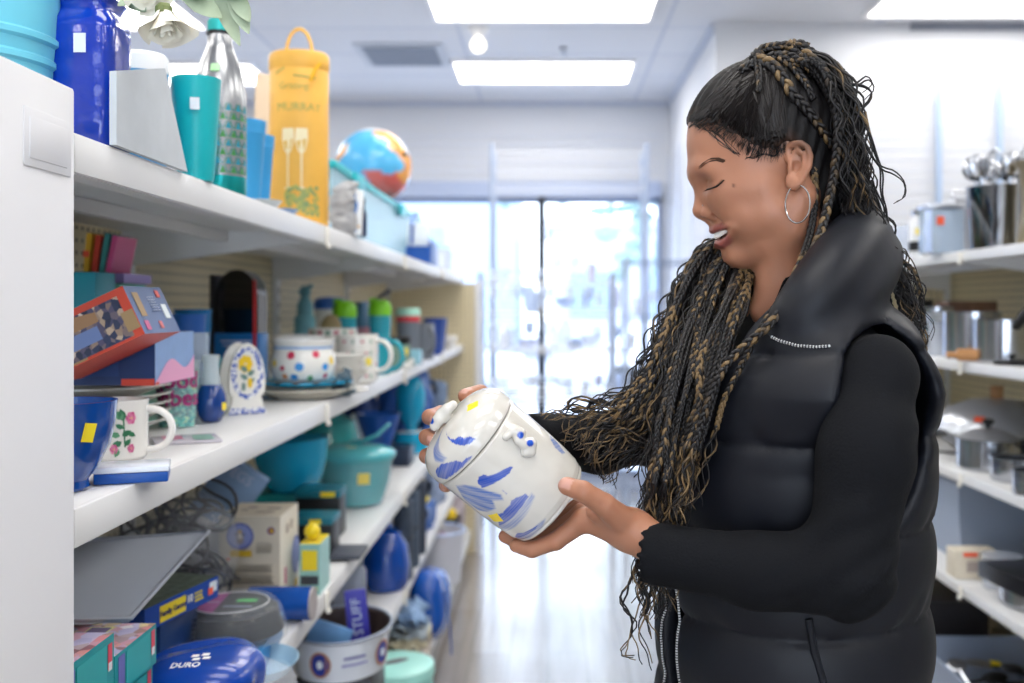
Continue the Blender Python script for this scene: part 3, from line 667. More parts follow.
def vest(P, full=False):
    T = tl(P); z = T[..., 2]; x, y = T[..., 0]-.009, T[..., 1]
    zi = z+.010*np.sin(y*14+x*9)+.006*np.sin(x*22)
    ph = np.interp(zi, SEAMS, np.arange(len(SEAMS))); puff = np.abs(np.sin(ph*PI))**.45
    a = np.interp(z, [.90, 1.0, 1.15, 1.30, 1.38, 1.43, 1.47], [.140, .140, .142, .140, .122, .098, .075]); b = np.interp(z, [.90, 1.0, 1.15, 1.28, 1.36, 1.41, 1.45, 1.48], [.160, .155, .150, .160, .196, .190, .150, .09])
    g = .011*puff; wr = vnoise(P, 34, 9)*.0020+.0024*np.sin(y*120+vnoise(P, 30, 2)*3+x*60)*np.exp(-(((ph % 1)-.0)/.25)**2)
    s = 2.2; rr = (np.abs(x/(a+g))**s+np.abs(y/(b+g))**s)**(1/s); d = (rr-1)*np.minimum(a, b)
    top = z-np.interp(np.abs(y), [0, .08, .14, .18, .215], [1.495, 1.468, 1.452, 1.437, 1.40])
    d = smax(d, top, .03)
    d = smax(d, .915-z, .02)
    d = d+wr*.6
    inner = (( np.abs(x/(a-.014))**s+np.abs(y/(b-.012))**s)**(1/s)-1)*np.minimum(a, b); inner = np.maximum(inner, z-1.50)
    d = smax(d, -inner, .006)
    A = T.copy(); A[..., 1] = np.abs(y)
    hx = np.where(x > -.005, .056, .070); arm = (np.sqrt(((x+.005)/hx)**2+((z-1.325)/.103)**2)-1)*.07
    arm = np.maximum(arm, .10-A[..., 1]); d = smax(d, -arm, .016)
    wv = vest_w(z); cut = np.maximum(np.maximum(-x, y-wv), -y-wv-.0); d = smax(d, -cut, .008)
    # collar
    cp, cr = CP, CRR
    c1 = sd_path(P, cp, cr, k=.015)
    off = [np.array([.016, .004, -.022])]*13+[np.array([-.004, .0, -.02])]*12
    c2 = sd_path(P, [q+o_ for q, o_ in zip(cp, off)], [r*.95 for r in cr], k=.015)
    c = smin(c1, c2, .008)+vnoise(P, 40, 4)*.0002
    H = hl(P); nk = sd_path(H, [(-.002, 0, -.03), (-.006, 0, -.120), (-.010, 0, -.20)], [.060, .0585, .062]); c = smax(c, -nk, .010)
    d = smin(d, c, .016)
    d = smax(d, -(nk-.0), .006)
    return d
V, F = nets(vest, (.04, .90, .90), (.50, 1.44, 1.57), .0046)
m_vest = mat('black_nylon', '#0e1119', .5, spec=.35, bump=.1, bscale=55)
o = M(); o.T = PT; o.add(V, F); o.build('vest', m_vest, PERSON, sharp=0)
VB = _b.BVHTree.FromPolygons(V.tolist(), F.tolist())
def vest_surf(p, off=.0015):
    q, n, i, ds = VB.find_nearest(Vector(p)); return np.array(q)+np.array(n)*off
def zipper(pts, name):
    P = np.array(pts); t = np.linspace(0, len(P)-1, 260); c = np.stack([np.interp(t, range(len(P)), P[:, i]) for i in range(3)], 1)
    m = M(); m.T = PT; m.tube(c, .0014, 1, 5)
    L = np.concatenate([[0], np.cumsum(np.linalg.norm(np.diff(c, axis=0), axis=1))]); n = int(L[-1]/.0030)
    for i in range(n):
        s = i*.0030; q = np.array([np.interp(s, L, c[:, k]) for k in range(3)]); m.ball(q, .0017, 0, 6)
    return m.build(name, [mat('zip_metal', '#c6c6c4', .35, metal=.3), mat('zip_tape', '#14161c', .8)], PERSON)
zs = np.linspace(1.395, .93, 30)
for s in (1, -1):
    pts = [tw(.166-.15*max(0, vest_w(z)-.03), s*(vest_w(z)-.002), z) for z in zs]; zipper([vest_surf(p, .0015) if True else p for p in pts], 'front_zipper')
zipper([vest_surf(wp(*q)) for q in ((829, 346, .985), (815, 346.5, .985), (795, 345, .99), (775, 340, 1.0), (760, 335, 1.01))], 'collar_zipper')
# pocket welt on the near side
m = M(); m.T = PT; pw = [vest_surf(wp(*q), .001) for q in ((810, 622, 1.0), (816, 650, 1.0), (826, 690, 1.0), (836, 730, 1.0))]; m.tube(pw, .004, 0, 8); m.build('pocket_welt', m_vest, PERSON)
# ---- teeth, brows, lashes, earring, stud
m = M(); m.T = PT
tp = np.array(MOUTH['deep'])+np.array([.0022, 0, .0016]); tp[1:, 1] += .0012
L_ = np.concatenate([[0], np.cumsum(np.linalg.norm(np.diff(tp, axis=0), axis=1))])
for i in range(8):
    s_ = .0019+i*.0038
    if s_ > L_[-1]-.0012: break
    q = np.array([np.interp(s_, L_, tp[:, k]) for k in range(3)]); sz = np.interp(i, [0, 2, 5, 7], [.0049, .0046, .0036, .0028])
    for sg in (1, -1): m.ball(hw(q[0], sg*q[1], q[2]), (.0022, .0022, sz), 0, 12)
m.build('teeth', mat('tooth_enamel', '#f2eee6', .2, spec=.6), PERSON)
m_hair = mat('dark_hair', '#0c0908', .5, attr=True, spec=.5)
HD = np.array(rgb('#0f0c0d')); HG = np.array(rgb('#7a6240')); HM = np.array(rgb('#3a3029'))
def mirror(p): q = np.array(p); q[1] = 2*HO[1]-q[1]; return q
m = M(); m.T = PT
HM = np.array(rgb('#4a3428'))
bp = [(699.5, 167), (704, 162.8), (710, 159.5), (717, 158.8), (724, 161)]
for k in range(70):
    t = (k+.5)/70*4; i = min(int(t), 3); u = t-i; a = np.array(bp[i])*(1-u)+np.array(bp[i+1])*u; w_ = 2.7*(1-abs(t-1.5)/4.2)
    for q in (-.5, .5):
        p0, _ = onhead(a[0]-1, a[1]+w_*q+1.2, .0002); p1, _ = onhead(a[0]+2.2, a[1]+w_*q-.4, .0006)
        for f in (lambda v: v, mirror): m.tube([f(p0), f((p0+p1)/2+[0, -.0002, .0002]), f(p1)], [.0003, .00028, .0001], 0, 4, caps=False, col=HM)
m.build('eyebrows', m_hair, PERSON, attr=True)
m = M(); m.T = PT
lp = [(707.5, 189), (712, 188.3), (717, 186.3), (721, 183.3), (724.5, 180)]
L = [onhead(*q, .0004)[0] for q in lp]
for f in (lambda v: v, mirror):
    m.tube([f(p) for p in L], [.0004, .0009, .0010, .0008, .0004], 0, 6, col=HD)
    for k in range(26):
        t = k/25*4; i = min(int(t), 3); u = t-i; p = L[i]*(1-u)+L[i+1]*u; dr = np.array([-.0035-.001*(1-t/4), -.0025, -.0035+.0008*t])
        m.tube([f(p), f(p+dr*.6), f(p+dr*1.15+[0, 0, .0008])], [.0003, .00022, .00008], 0, 4, caps=False, col=HD)
m.build('eyelashes', m_hair, PERSON, attr=True)
hc = wp(797.5, 204, HO[1]-.079); m = M(); m.T = PT
m.tube([hc+np.array([.0118*math.cos(a), -.006*math.cos(a), .0205*math.sin(a)]) for a in np.linspace(0, 2*PI, 40, endpoint=False)], .0010, 0, 8, closed=True)
m.build('hoop_earring', mat('silver', '#c6c4c2', .15, metal=1.), PERSON, )
sp, sn = onhead(703, 205.5, .0003); m = M(); m.T = PT; m.ball(sp, .0011, 0, 10); m.build('nose_stud', mat('silver'), PERSON)
# ------------------------------------------------------------------ the jar in her hands
JA = np.array([-.73907673, -.17977542, .64918902]); JE1 = np.array([.13506841, -.98370768, -.11864117]); JE2 = np.array([.65994099, 0, .75131744]); JM = np.array([-.03888, 1.08, 1.27396])
JT = Matrix(((JE1[0], JE2[0], JA[0], 0), (JE1[1], JE2[1], JA[1], 0), (JE1[2], JE2[2], JA[2], 0), (0, 0, 0, 1)))
JAR = thing('lidded_jar', 'white glazed ceramic jar painted with blue brush strokes, held in both hands', 'jar', tuple(JM-JA*.056)); JAR.matrix_world = Matrix.Translation(Vector(JM)-Vector(JA)*.056) @ JT
JOFF = .056    # local z = v + JOFF
GL = np.array(rgb('#cdc9c0')); B1 = np.array(rgb('#0843aa')); B2 = np.array(rgb('#2a60b2')); YL = np.array(rgb('#f2d21a'))
def inpoly(x, y, poly):
    c = np.zeros(x.shape, bool); n = len(poly)
    for i in range(n):
        (x1, y1), (x2, y2) = poly[i], poly[(i+1) % n]
        c ^= ((y1 > y) != (y2 > y)) & (x < (x2-x1)*(y-y1)/((y2-y1)+1e-9)+x1)
    return c
def pdist(x, y, poly):
    d = 1e9
    for i in range(len(poly)):
        a = np.array(poly[i], float); b = np.array(poly[(i+1) % len(poly)], float); e = b-a; t = np.clip(((x-a[0])*e[0]+(y-a[1])*e[1])/(e@e+1e-9), 0, 1)
        d = np.minimum(d, np.hypot(x-a[0]-t*e[0], y-a[1]-t*e[1]))
    return np.where(inpoly(x, y, poly), -d, d)
STROKES = [  # polygon in (degrees round the jar, mm along it), colour, strength, streak direction, streak amount, soft edge
    ([(-15, 88), (-13, 84), (-9, 77.5), (-3, 70.5), (4, 66.5), (10, 66.5), (8, 72), (3, 75), (1, 79), (-5, 80), (-9, 82.2)], B1, 1., (1, .5), .15, .8),
    ([(-52, 71), (-38, 73), (-28, 69.3), (-20, 66), (-17, 60.4), (-10, 60), (-4, 56.8), (-22, 56.4), (-49, 57.3), (-58, 64)], B1, .95, (1, .5), .35, .9),
    ([(-38, 91), (-33, 82), (-27, 74), (-34, 73), (-46, 78), (-50, 86)], B2, .8, (1, -.6), .55, 3.),
    ([(-25, 29), (-25, 33), (-19, 36.5), (-13, 35), (-11, 31), (-7, 28), (2, 24), (11, 20), (12, 17), (6, 15.8), (-4, 17.5), (-19, 22.7), (-26, 26)], B1, 1., (1, -.5), .2, .8),
    ([(-48, 45), (-38, 40), (-30, 31), (-18, 7), (-21, 1), (-30, 8), (-36, -1), (-50, 1), (-62, 7), (-62, 26)], B2, .95, (1, -.95), .75, 2.6),
    ([(-60, -21), (-48, -13), (-41, -7), (-35, -10), (-27, -8), (-20, -8), (-16, -5), (-8, -8), (0, -12), (-1, -16), (-8, -17), (-20, -19), (-37, -21)], B1, .95, (1, .1), .4, 1.),
    ([(-62, -22), (-37, -21), (-8, -18), (4, -16), (3, -21), (-15, -27), (-40, -31), (-66, -31)], B2, .65, (1, .1), .8, 3.),
    ([(-60, -42), (-48, -39), (-42, -42), (-26, -44), (-17, -45), (-26, -47), (-44, -47), (-60, -45)], B1, .9, (1, -.1), .4, 1.),
    ([(-66, -44), (-40, -46), (-14, -45), (-8, -46), (-20, -52), (-50, -53), (-66, -51)], B2, .65, (1, -.1), .8, 2.5),
    ([(86, -4), (81, -16), (73, -26), (66, -22), (66, -12), (74, -4)], B2, .85, (1, -.4), .6, 2.5),
    ([(-14, 9), (-12.5, 9), (-12.5, 3), (-14, 3)], B1, .5, (1, 0), .6, .6),
    ([(150, 80), (175, 70), (200, 74), (190, 62), (160, 64)], B1, .9, (1, .5), .2, 1.), ([(150, 30), (200, 34), (215, 18), (170, 8)], B2, .9, (1, -.9), .6, 2.)]
YPAT = [[(54, 88.3), (58, 83.8), (46, 81.8), (35, 86.3)], [(-56, -3), (-41, -6), (-45, -18), (-60, -14)]]
def jar_cols(V):
    v = (V[:, 2]-JOFF)*1000; th = np.degrees(np.arctan2(V[:, 1], V[:, 0])); th = np.where(th < -120, th+360, th)
    c = np.tile(GL, (len(V), 1)); c *= (1-.03*np.clip(vnoise(V, 300, 8), 0, 1))[:, None]
    for poly, col_, st, (dx, dy), sa, soft in STROKES:
        d = pdist(th, v, poly); u = -th*dy+v*dx
        edge = np.sin(u*2.9+th*.3)*.5+np.sin(u*1.3)*.5
        a = np.clip(.5-(d+edge*.5)/soft, 0, 1)
        al_ = th*dx+v*dy; strk = .5+.28*np.sin(u*1.9+1.7*np.sin(u*.63+.5)+.05*al_)+.22*np.sin(u*4.3+2.*np.sin(u*.9)+.03*al_)+.25*np.sin(al_*.12+u*.4); strk = np.clip(strk, 0, 1)
        a = a*st*(1-sa*.8*strk); c = c*(1-a[:, None])+col_*a[:, None]
    for poly in YPAT:
        a = np.clip(.5-pdist(th, v, poly)/.35, 0, 1); c = c*(1-a[:, None])+YL*a[:, None]
    return c
def fine(prof, step=.0007):
    P = np.array(prof); L = np.concatenate([[0], np.cumsum(np.linalg.norm(np.diff(P, axis=0), axis=1))]); n = max(4, int(L[-1]/step)); s = np.linspace(0, L[-1], n)
    return np.stack([np.interp(s, L, P[:, 0]), np.interp(s, L, P[:, 1])], 1)
def painted_lathe(prof, seg=480):
    m = M(); m.lathe(fine(prof), seg); m.cols = [np.hstack([jar_cols(m.v[0]), np.ones((len(m.v[0]), 1))])]; return m
m_jar = mat('jar_glaze', '#ece9e2', .12, attr=True, coat=.5, spec=.5)
pb = [(.0001, .002), (.044, .002), (.046, 0), (.0500, .0), (.0515, .002), (.0512, .0045), (.0528, .0065), (.0545, .012), (.0562, .03), (.0572, .06), (.0574, .09), (.0575, .106), (.0560, .1082), (.0545, .1085), (.0001, .1085)]
painted_lathe(pb).build('jar_body', m_jar, JAR, attr=True, sharp=0)
pl = [(.0001, .1095), (.0560, .1092), (.0582, .1100), (.0588, .1125), (.0586, .117)]+[(.0586*math.cos(t)**.62, .117+.0290*math.sin(t)**.95) for t in np.linspace(.12, PI/2-.02, 120)]+[(.0001, .1461)]
lid = painted_lathe(pl).build('jar_lid', m_jar, JAR, attr=True, sharp=0)
def lump(pts, rs, name, par, dots=(), h=.0011):
    P_ = np.array(pts); lo = P_.min(0)-.016; hi = P_.max(0)+.016
    V, F = nets(lambda Q: sd_path(Q, pts, rs, k=.004), lo, hi, h); m = M(); c = np.tile(GL, (len(V), 1))
    for q, r in dots:
        a = np.clip((r-np.linalg.norm(V-np.array(q), axis=1))/.0008, 0, 1); c = c*(1-a[:, None])+B1*a[:, None]
    m.add(V, F, 0, col=c); return m.build(name, m_jar, par, attr=True, sharp=0)
def jp(th, z, r): return (r*math.cos(math.radians(th)), r*math.sin(math.radians(th)), z)
for s in (0, 180):
    pts = [jp(31+s, .098, .059), jp(41+s, .096, .061), jp(42+s, .089, .063), jp(36+s, .085, .0615), jp(36+s, .078, .0615), jp(41+s, .073, .063), jp(36+s, .068, .060), jp(31+s, .072, .059)]
    lump(pts, [.004, .005, .0055, .0045, .0045, .0055, .0048, .004], 'jar_handle', bpy.data.objects['jar_body'], [(jp(38+s, .0885, .0685), .0042), (jp(38+s, .0755, .0685), .0042)])
kb = [(.0, .0, .156), (.0, .0, .161)]
kz = .1530
pts = [(.004, -.0145, kz), (.005, -.007, kz+.002), (.002, .0, kz+.003), (.005, .007, kz+.002), (.004, .0145, kz)]
lump([(0, 0, .1455), (.004, 0, kz)]+pts, [.007, .005, .0048, .0052, .0048, .0052, .0048], 'lid_knob', lid, [((.006, -.012, kz+.005), .004)])
bpy.context.view_layer.update()
# ------------------------------------------------------------------ hair
PONY = np.array([.004, 0, .128])
def hair_cap(P):
    H = hl(P); x, y, z = H[..., 0], H[..., 1], H[..., 2]
    ax = PONY-np.array([.018, 0, .05]); ax /= np.linalg.norm(ax); q = H-np.array([.018, 0, .05]); e = np.array([ax[2], 0, -ax[0]])
    ang = np.arctan2(q[..., 1], q@e)
    g = .0035+.0030*np.clip((z-.02)/.06, 0, 1)
    ridge = .0011*np.sin(ang*34+2.2*vnoise(P, 22, 2))+.0006*np.sin(ang*95+vnoise(P, 60, 3))
    d = sd_ell(H, (.018, 0, .050), (.093+.005, .073+.006, .088+.006))-ridge+.0025
    back = sd_ell(H, (-.020, 0, -.015), (.056, .054, .055)); d = smin(d, back-ridge, .03)
    hz_ = np.interp(x, HLX, HLZ); d = smax(d, (hz_-z+.002+.0015*vnoise(P, 300, 7)), .010)
    bun = sd_ell(H, (-.002, 0, .126), (.040, .036, .026)); d = smin(d, bun+.0015*np.sin(P@np.array([500, 300, 400.])), .02)
    return d
V, F = nets(hair_cap, hw(.13, .10, -.09)[[0, 1, 2]]*1., hw(-.10, -.10, .17), .0025)
H_ = hl(V); nzv = vnoise(V*[1, 1, .5], 110, 6)
edge = np.clip((H_[:, 2]-np.interp(H_[:, 0], HLX, HLZ))/.022, 0, 1)*np.ones(len(V)); c = HD[None]*(.55+.5*np.clip(nzv, 0, 1))[:, None]
fr = np.clip(1-edge, 0, 1)*(H_[:, 0] > -.01); c = c*(1-fr[:, None]*.45)+np.array(rgb('#5a3f30'))[None]*fr[:, None]*.45
m = M(); m.T = PT; m.add(V, F, 0, col=c); m.build('hair_cap', mat('scalp_hair', '#0c0908', .62, attr=True, spec=.3), PERSON, attr=True, sharp=0)
CB = _b.BVHTree.FromPolygons(V.tolist(), F.tolist())
def frame(c):
    t = np.gradient(c, axis=0); t /= np.linalg.norm(t, axis=1)[:, None]+1e-9; u = np.cross(t, [.2, 1, .1]); u /= np.linalg.norm(u, axis=1)[:, None]+1e-9; return t, u, np.cross(t, u)
GR = np.random.default_rng(5)
def gold_seq(n, g, seed):
    r = np.random.default_rng(seed); x = np.linspace(0, 1, n); v = sum(np.sin(x*r.uniform(5, 26)+r.uniform(0, 6.28)) for _ in range(3))/1.7
    k = np.clip((v-(1-1.45*g))*2.5, 0, 1)[:, None]*.85; return HD[None]*(1-k)+HG[None]*k
def braid(m, pts, r=.0042, g=.3, taper=.7):
    c, L = cr(pts, 4); n = max(10, int(L/.0022)); c, L = cr(pts, n); t, u, v = frame(c); s = np.linspace(0, L, n)
    w_ = r*(1-(1-taper)*np.linspace(0, 1, n)); pitch = r*4.4; ph = 2*PI*s/pitch; sd = int(GR.integers(1e6))
    for k in range(3):
        p = ph+k*2*PI/3; off = u*(np.sin(p)*w_*.62)[:, None]+v*(np.sin(2*p)*w_*.36)[:, None]
        m.tube(c+off, w_*.52, 0, 5, col=gold_seq(n, g, sd+k))
    return c
def wave(m, pts, r=.0012, g=.2, amp=.004, wl=.035, n=None, thin=.4):
    c, L = cr(pts, 4); n = n or max(10, int(L/.0055)); c, L = cr(pts, n); t, u, v = frame(c); s = np.linspace(0, L, n); e = np.clip(np.linspace(0, 1, n)*3, 0, 1)
    p0, p1 = GR.uniform(0, 6.28, 2); f = GR.uniform(.8, 1.25)
    c = c+u*(np.sin(2*PI*s/wl*f+p0)*amp*e)[:, None]+v*(np.sin(2*PI*s/wl*f*.83+p1)*amp*.7*e)[:, None]
    m.tube(c, r*(1-(1-thin)*np.linspace(0, 1, n)), 0, 4, col=gold_seq(n, g, int(GR.integers(1e6))))
def lerp(a, b, t): return a+(b-a)*t
def J(p, s): return np.array(p)+GR.normal(size=3)*np.array([s, s, s])
def path(pts, s0=0., s1=0.):
    n = len(pts); off = GR.normal(size=3); o = []
    for i, q in enumerate(pts): t = i/(n-1); o.append(wp(*q)+off*(s0*(1-t)+s1*t)*np.array([1, .6, .6]))
    return o
def put_braid(pts, r=.0042, g=.3, tail=None, taper=.75):
    m = M(); m.T = PT; braid(m, pts, r, g, taper)
    if tail is not None:
        for k in range(tail[1]):
            e = [pts[-1]]+[np.array(q)+GR.normal(size=3)*.0035*(i+1)/len(tail[0])*np.array([1, .6, .6]) for i, q in enumerate(tail[0])]
            wave(m, [np.array(pts[-2])*.3+np.array(pts[-1])*.7]+e, r*.30, g*1.5, .0050, .050)
    return m.build('braid', m_hair, PERSON, attr=True, sharp=0)
def over_cap(q, off=.004):
    p, n, i, d = CB.find_nearest(Vector(q)); p = np.array(p); n = np.array(n); return p+n*off
# combed strands from the hairline up to the tie
def cap_path(pxs, off=.004):
    o = []
    for (px, py) in pxs:
        dr = (W(px, py, 1)-Vector((0, 0, CZ))).normalized(); h = CB.ray_cast(Vector((0, 0, CZ)), dr)
        o.append(np.array(h[0])+np.array(h[1])*off if h[0] is not None else over_cap(W(px, py, 1.13), off))
    return o
put_braid(cap_path([(757, 62), (770, 68), (783, 80), (793, 94), (803, 108), (812, 120), (822, 133), (830, 146)], .0045), .0068, .35, taper=.7)
put_braid(cap_path([(756, 64), (758, 74), (760, 84), (759, 93)], .003), .0052, .3, taper=.6)
put_braid(cap_path([(775, 58), (788, 66), (797, 76), (806, 88), (811, 101)], .004), .0055, .3, taper=.7)
put_braid(cap_path([(790, 54), (806, 62), (818, 76), (825, 92), (830, 110)], .004), .0055, .3, taper=.7)
put_braid(cap_path([(752, 62), (762, 54), (775, 50), (790, 49)], .005), .0055, .75, taper=.9)
put_braid(cap_path([(788, 50), (797, 48), (806, 52)], .006), .006, .5, taper=.9)
for q in ([(742, 74), (752, 66), (762, 58)], [(765, 52), (777, 47), (790, 46), (800, 50)], [(800, 50), (812, 52), (822, 60), (830, 72)], [(770, 60), (785, 58), (800, 62), (812, 72)]):
    put_braid(cap_path(q, .005), .005, .25)
HL_ = [(690, 124), (700, 126), (712, 130), (725, 138), (740, 149), (757, 156), (772, 156), (788, 150)]
st = M(); st.T = PT
for k in range(420):
    t = GR.uniform(0, 7); i = min(int(t), 6); u = t-i; x0 = lerp(HL_[i][0], HL_[i+1][0], u); y0 = lerp(HL_[i][1], HL_[i+1][1], u)-GR.uniform(0, 8); x1, y1 = 766+GR.normal()*9, 64+GR.normal()*3; b = GR.normal()*3
    q = [(x0+(x1-x0)*w+b*math.sin(PI*w), y0+(y1-y0)*w-5*math.sin(PI*w)) for w in np.linspace(0, GR.uniform(.55, 1), 7)]
    c, L = cr(cap_path(q, .0006+GR.uniform(0, .0006)), 16); st.tube(c, GR.uniform(.0004, .0009), 0, 3, caps=False, col=HD*GR.uniform(.5, 1.6)+np.array([.004, .002, .001])*GR.uniform(0, 1))
st.build('combed_hair', m_hair, PERSON, attr=True, kind='stuff')
# the long braid down past the ear and over the vest
lb = [(803, 52, 1.105), (822, 68, 1.09), (834, 95, 1.085), (838, 125, 1.08), (836, 160, 1.08), (830, 195, 1.078), (822, 228, 1.07), (808, 262, 1.045), (790, 296, 1.025), (768, 326, 1.012), (742, 348, 1.015), (722, 372, 1.018), (706, 410, 1.02), (694, 450, 1.02)]
put_braid([wp(*q) for q in lb], .0056, .55, ([wp(688, 470, 1.02), wp(682, 495, 1.02), wp(678, 520, 1.015)], 4), .7)
lb2 = [(812, 150, 1.10), (815, 190, 1.098), (812, 225, 1.09), (802, 258, 1.065), (786, 290, 1.045), (760, 330, 1.03), (738, 372, 1.03), (724, 400, 1.035), (716, 430, 1.04)]
put_braid([wp(*q) for q in lb2], .0042, .4, ([wp(708, 455, 1.04), wp(704, 480, 1.035), wp(694, 505, 1.03)], 3))
# mass falling behind the head on to her back
BK = [(805, 56, 1.13), (838, 68, 1.13), (855, 100, 1.13), (862, 150, 1.14), (868, 205, 1.15), (884, 245, 1.14)]
for i in range(26):
    t = GR.uniform(0, 1); s = GR.uniform(-1, 1)
    end = [(890+18*t, 275, 1.13+.02*s), (905+14*t, 310+20*t, 1.12)]
    pts = [(x-20*t*(k > 0), y+6*t, Y+.045*s) for k, (x, y, Y) in enumerate(BK)]
    if i % 3: pts = pts[:5]+([] if i % 2 else [(872-12*t, 240, 1.14+.04*s)])
    else: pts += end
    put_braid(path(pts, .004, .006), GR.uniform(.0034, .0048), GR.choice([.05, .1, .45]), ([np.array(wp(*pts[-1]))+[.006, -.0, -.035], np.array(wp(*pts[-1]))+[.012, -.0, -.062]], 3) if i % 3 == 0 else None)
lo_h = M(); lo_h.T = PT
for i in range(150):       # loose waves over the back of the head
    t = GR.uniform(0, 1); s = GR.uniform(-1, 1); e = GR.uniform(.3, 1)
    pts = [(800+14*t, 54, 1.12), (832-8*t, 66+8*t, 1.12+.03*s), (856-22*t, 105, 1.12+.045*s), (864-24*t, 160, 1.12+.05*s), (872-24*t, 215, 1.13+.045*s), (882+12*e-20*t, 255, 1.13+.04*s)]
    wave(lo_h, path(pts, .003, .005), GR.uniform(.0010, .0022), GR.choice([0, .05, .2]), .0045, .05)
for i in range(22):
    t = GR.uniform(0, 1); k = GR.uniform(-1, 1)
    pts = [(866, 190, 1.14+.03*k), (878+8*t, 225, 1.14+.02*k), (890+10*t, 262, 1.12), (902+14*t, 292, 1.11), (912+14*t, 318+24*t, 1.10)]
    wave(lo_h, path(pts, .003, .005), .0012, GR.choice([0, .1]), .005, .045)
for pts in ([(848, 84, 1.11), (862, 86, 1.11), (872, 92, 1.11), (870, 102, 1.11), (862, 112, 1.11), (863, 130, 1.11), (874, 150, 1.11), (872, 172, 1.12)],
            [(862, 140, 1.11), (878, 166, 1.11), (893, 172, 1.11), (902, 182, 1.11), (901, 196, 1.11), (892, 202, 1.12)],
            [(866, 112, 1.12), (872, 138, 1.12), (882, 168, 1.12), (886, 205, 1.12), (893, 240, 1.11), (905, 268, 1.10), (918, 300, 1.09), (927, 330, 1.09)],
            [(870, 180, 1.12), (884, 215, 1.12), (892, 245, 1.11), (908, 262, 1.10), (918, 285, 1.10), (920, 305, 1.1)],
            [(858, 84, 1.13), (868, 78, 1.13), (874, 86, 1.13), (866, 96, 1.13)]):
    for k in range(2): wave(lo_h, path(pts, .001, .003), .0013, 0, .001, .05)
# mass falling from the far side under the chin and down the chest
def lerp(a, b, t): return a+(b-a)*t
START = lambda t, s: [(790+10*s, 150, 1.235), (762-8*t+6*s, 225, 1.24-.03*s), (lerp(706, 752, t), lerp(248, 268, t), 1.215-.04*t)]
for i in range(44):
    t = (i+.5)/44; s = GR.uniform(-1, 1)
    if t < .34:      # swings left, curling ends above the far forearm
        u = t/.34; end = [(lerp(672, 700, u), 305, 1.17), (lerp(655, 678, u), 350, 1.14), (lerp(636, 664, u), 384, 1.125), (lerp(612, 650, u), lerp(405, 425, u), 1.12)]
        tail = ([(lerp(590, 632, u)+8*s, lerp(408, 440, u)+6*s, 1.115), (lerp(566, 612, u)+12*s, lerp(414, 462, u), 1.11), (lerp(556, 600, u)+14*s, lerp(425, 478, u)+12*s, 1.11)], 4)
    elif t < .8:
        u = (t-.34)/.46; end = [(lerp(690, 722, u), 320, 1.14), (lerp(672, 706, u), 375, 1.09), (lerp(660, 692, u), 430, 1.07), (lerp(650, 684, u), 480, 1.06)]
        tail = ([(lerp(645, 678, u)+4*s, 520, 1.055), (lerp(640, 672, u)+7*s, 560, 1.055), (lerp(632, 668, u)+9*s, 600+20*s, 1.055)], 4)
    else:
        u = (t-.8)/.2; end = [(lerp(722, 748, u), 305, 1.10), (lerp(704, 728, u), 360, 1.06), (lerp(692, 708, u), 410, 1.045), (lerp(684, 698, u), 450, 1.04)]
        tail = ([(lerp(680, 692, u)+5*s, 480, 1.04), (lerp(672, 686, u)+6*s, 510, 1.035)], 4)
    pts = [wp(x, y, Y-.02*s) for x, y, Y in START(t, s)+end]; pts = [p+GR.normal(size=3)*.0035 for p in pts]
    put_braid(pts, GR.uniform(.0036, .0050), GR.choice([.05, .2, .35, .5]), ([wp(*q) for q in tail[0]], tail[1]), .75)
for i in range(230):
    t = GR.uniform(0, 1); s = GR.uniform(-1, 1)
    if t < .42:
        u = t/.42; e = [(lerp(668, 700, u), 305, 1.18+.02*s), (lerp(648, 680, u), 350, 1.15+.02*s), (lerp(630, 668, u), 385, 1.14), (lerp(598, 650, u)+10*s, lerp(402, 440, u), 1.125), (lerp(572, 630, u)+14*s, lerp(412, 470, u)+8*s, 1.12)]
    else:
        u = (t-.42)/.58; e = [(lerp(688, 738, u), 310, 1.15+.02*s), (lerp(668, 716, u), 370, 1.10), (lerp(656, 696, u), 430, 1.085), (lerp(648, 680, u)+5*s, 500, 1.065), (lerp(640, 672, u)+8*s, GR.uniform(520, 590), 1.06)]
    wave(lo_h, path(START(t, s)+e, .004, .005), GR.uniform(.0010, .0020), GR.choice([0, 0, .1, .35]), .0050, .06)
for pts in ([(648, 545, 1.06), (628, 585, 1.06), (622, 605, 1.06), (634, 625, 1.06), (626, 645, 1.06), (622, 656, 1.06), (634, 660, 1.06)], [(652, 540, 1.055), (638, 575, 1.055), (646, 600, 1.055), (636, 622, 1.055), (640, 648, 1.055), (648, 665, 1.055)],
            [(640, 560, 1.06), (650, 590, 1.055), (644, 615, 1.055), (652, 640, 1.055)],
            [(600, 402, 1.12), (575, 398, 1.12), (572, 410, 1.12), (600, 412, 1.115)], [(620, 415, 1.12), (598, 420, 1.11), (586, 440, 1.11), (596, 462, 1.11), (604, 478, 1.11)],
            [(632, 430, 1.12), (610, 434, 1.11), (620, 428, 1.1), (634, 440, 1.1), (648, 447, 1.1)], [(590, 412, 1.12), (566, 418, 1.11), (548, 412, 1.11), (538, 416, 1.11)]):
    for k in range(3): wave(lo_h, path(pts, .002, .004), .0014, .7, .002, .04)
lh = lo_h.build('loose_hair', m_hair, PERSON, attr=True, sharp=0, kind='stuff')
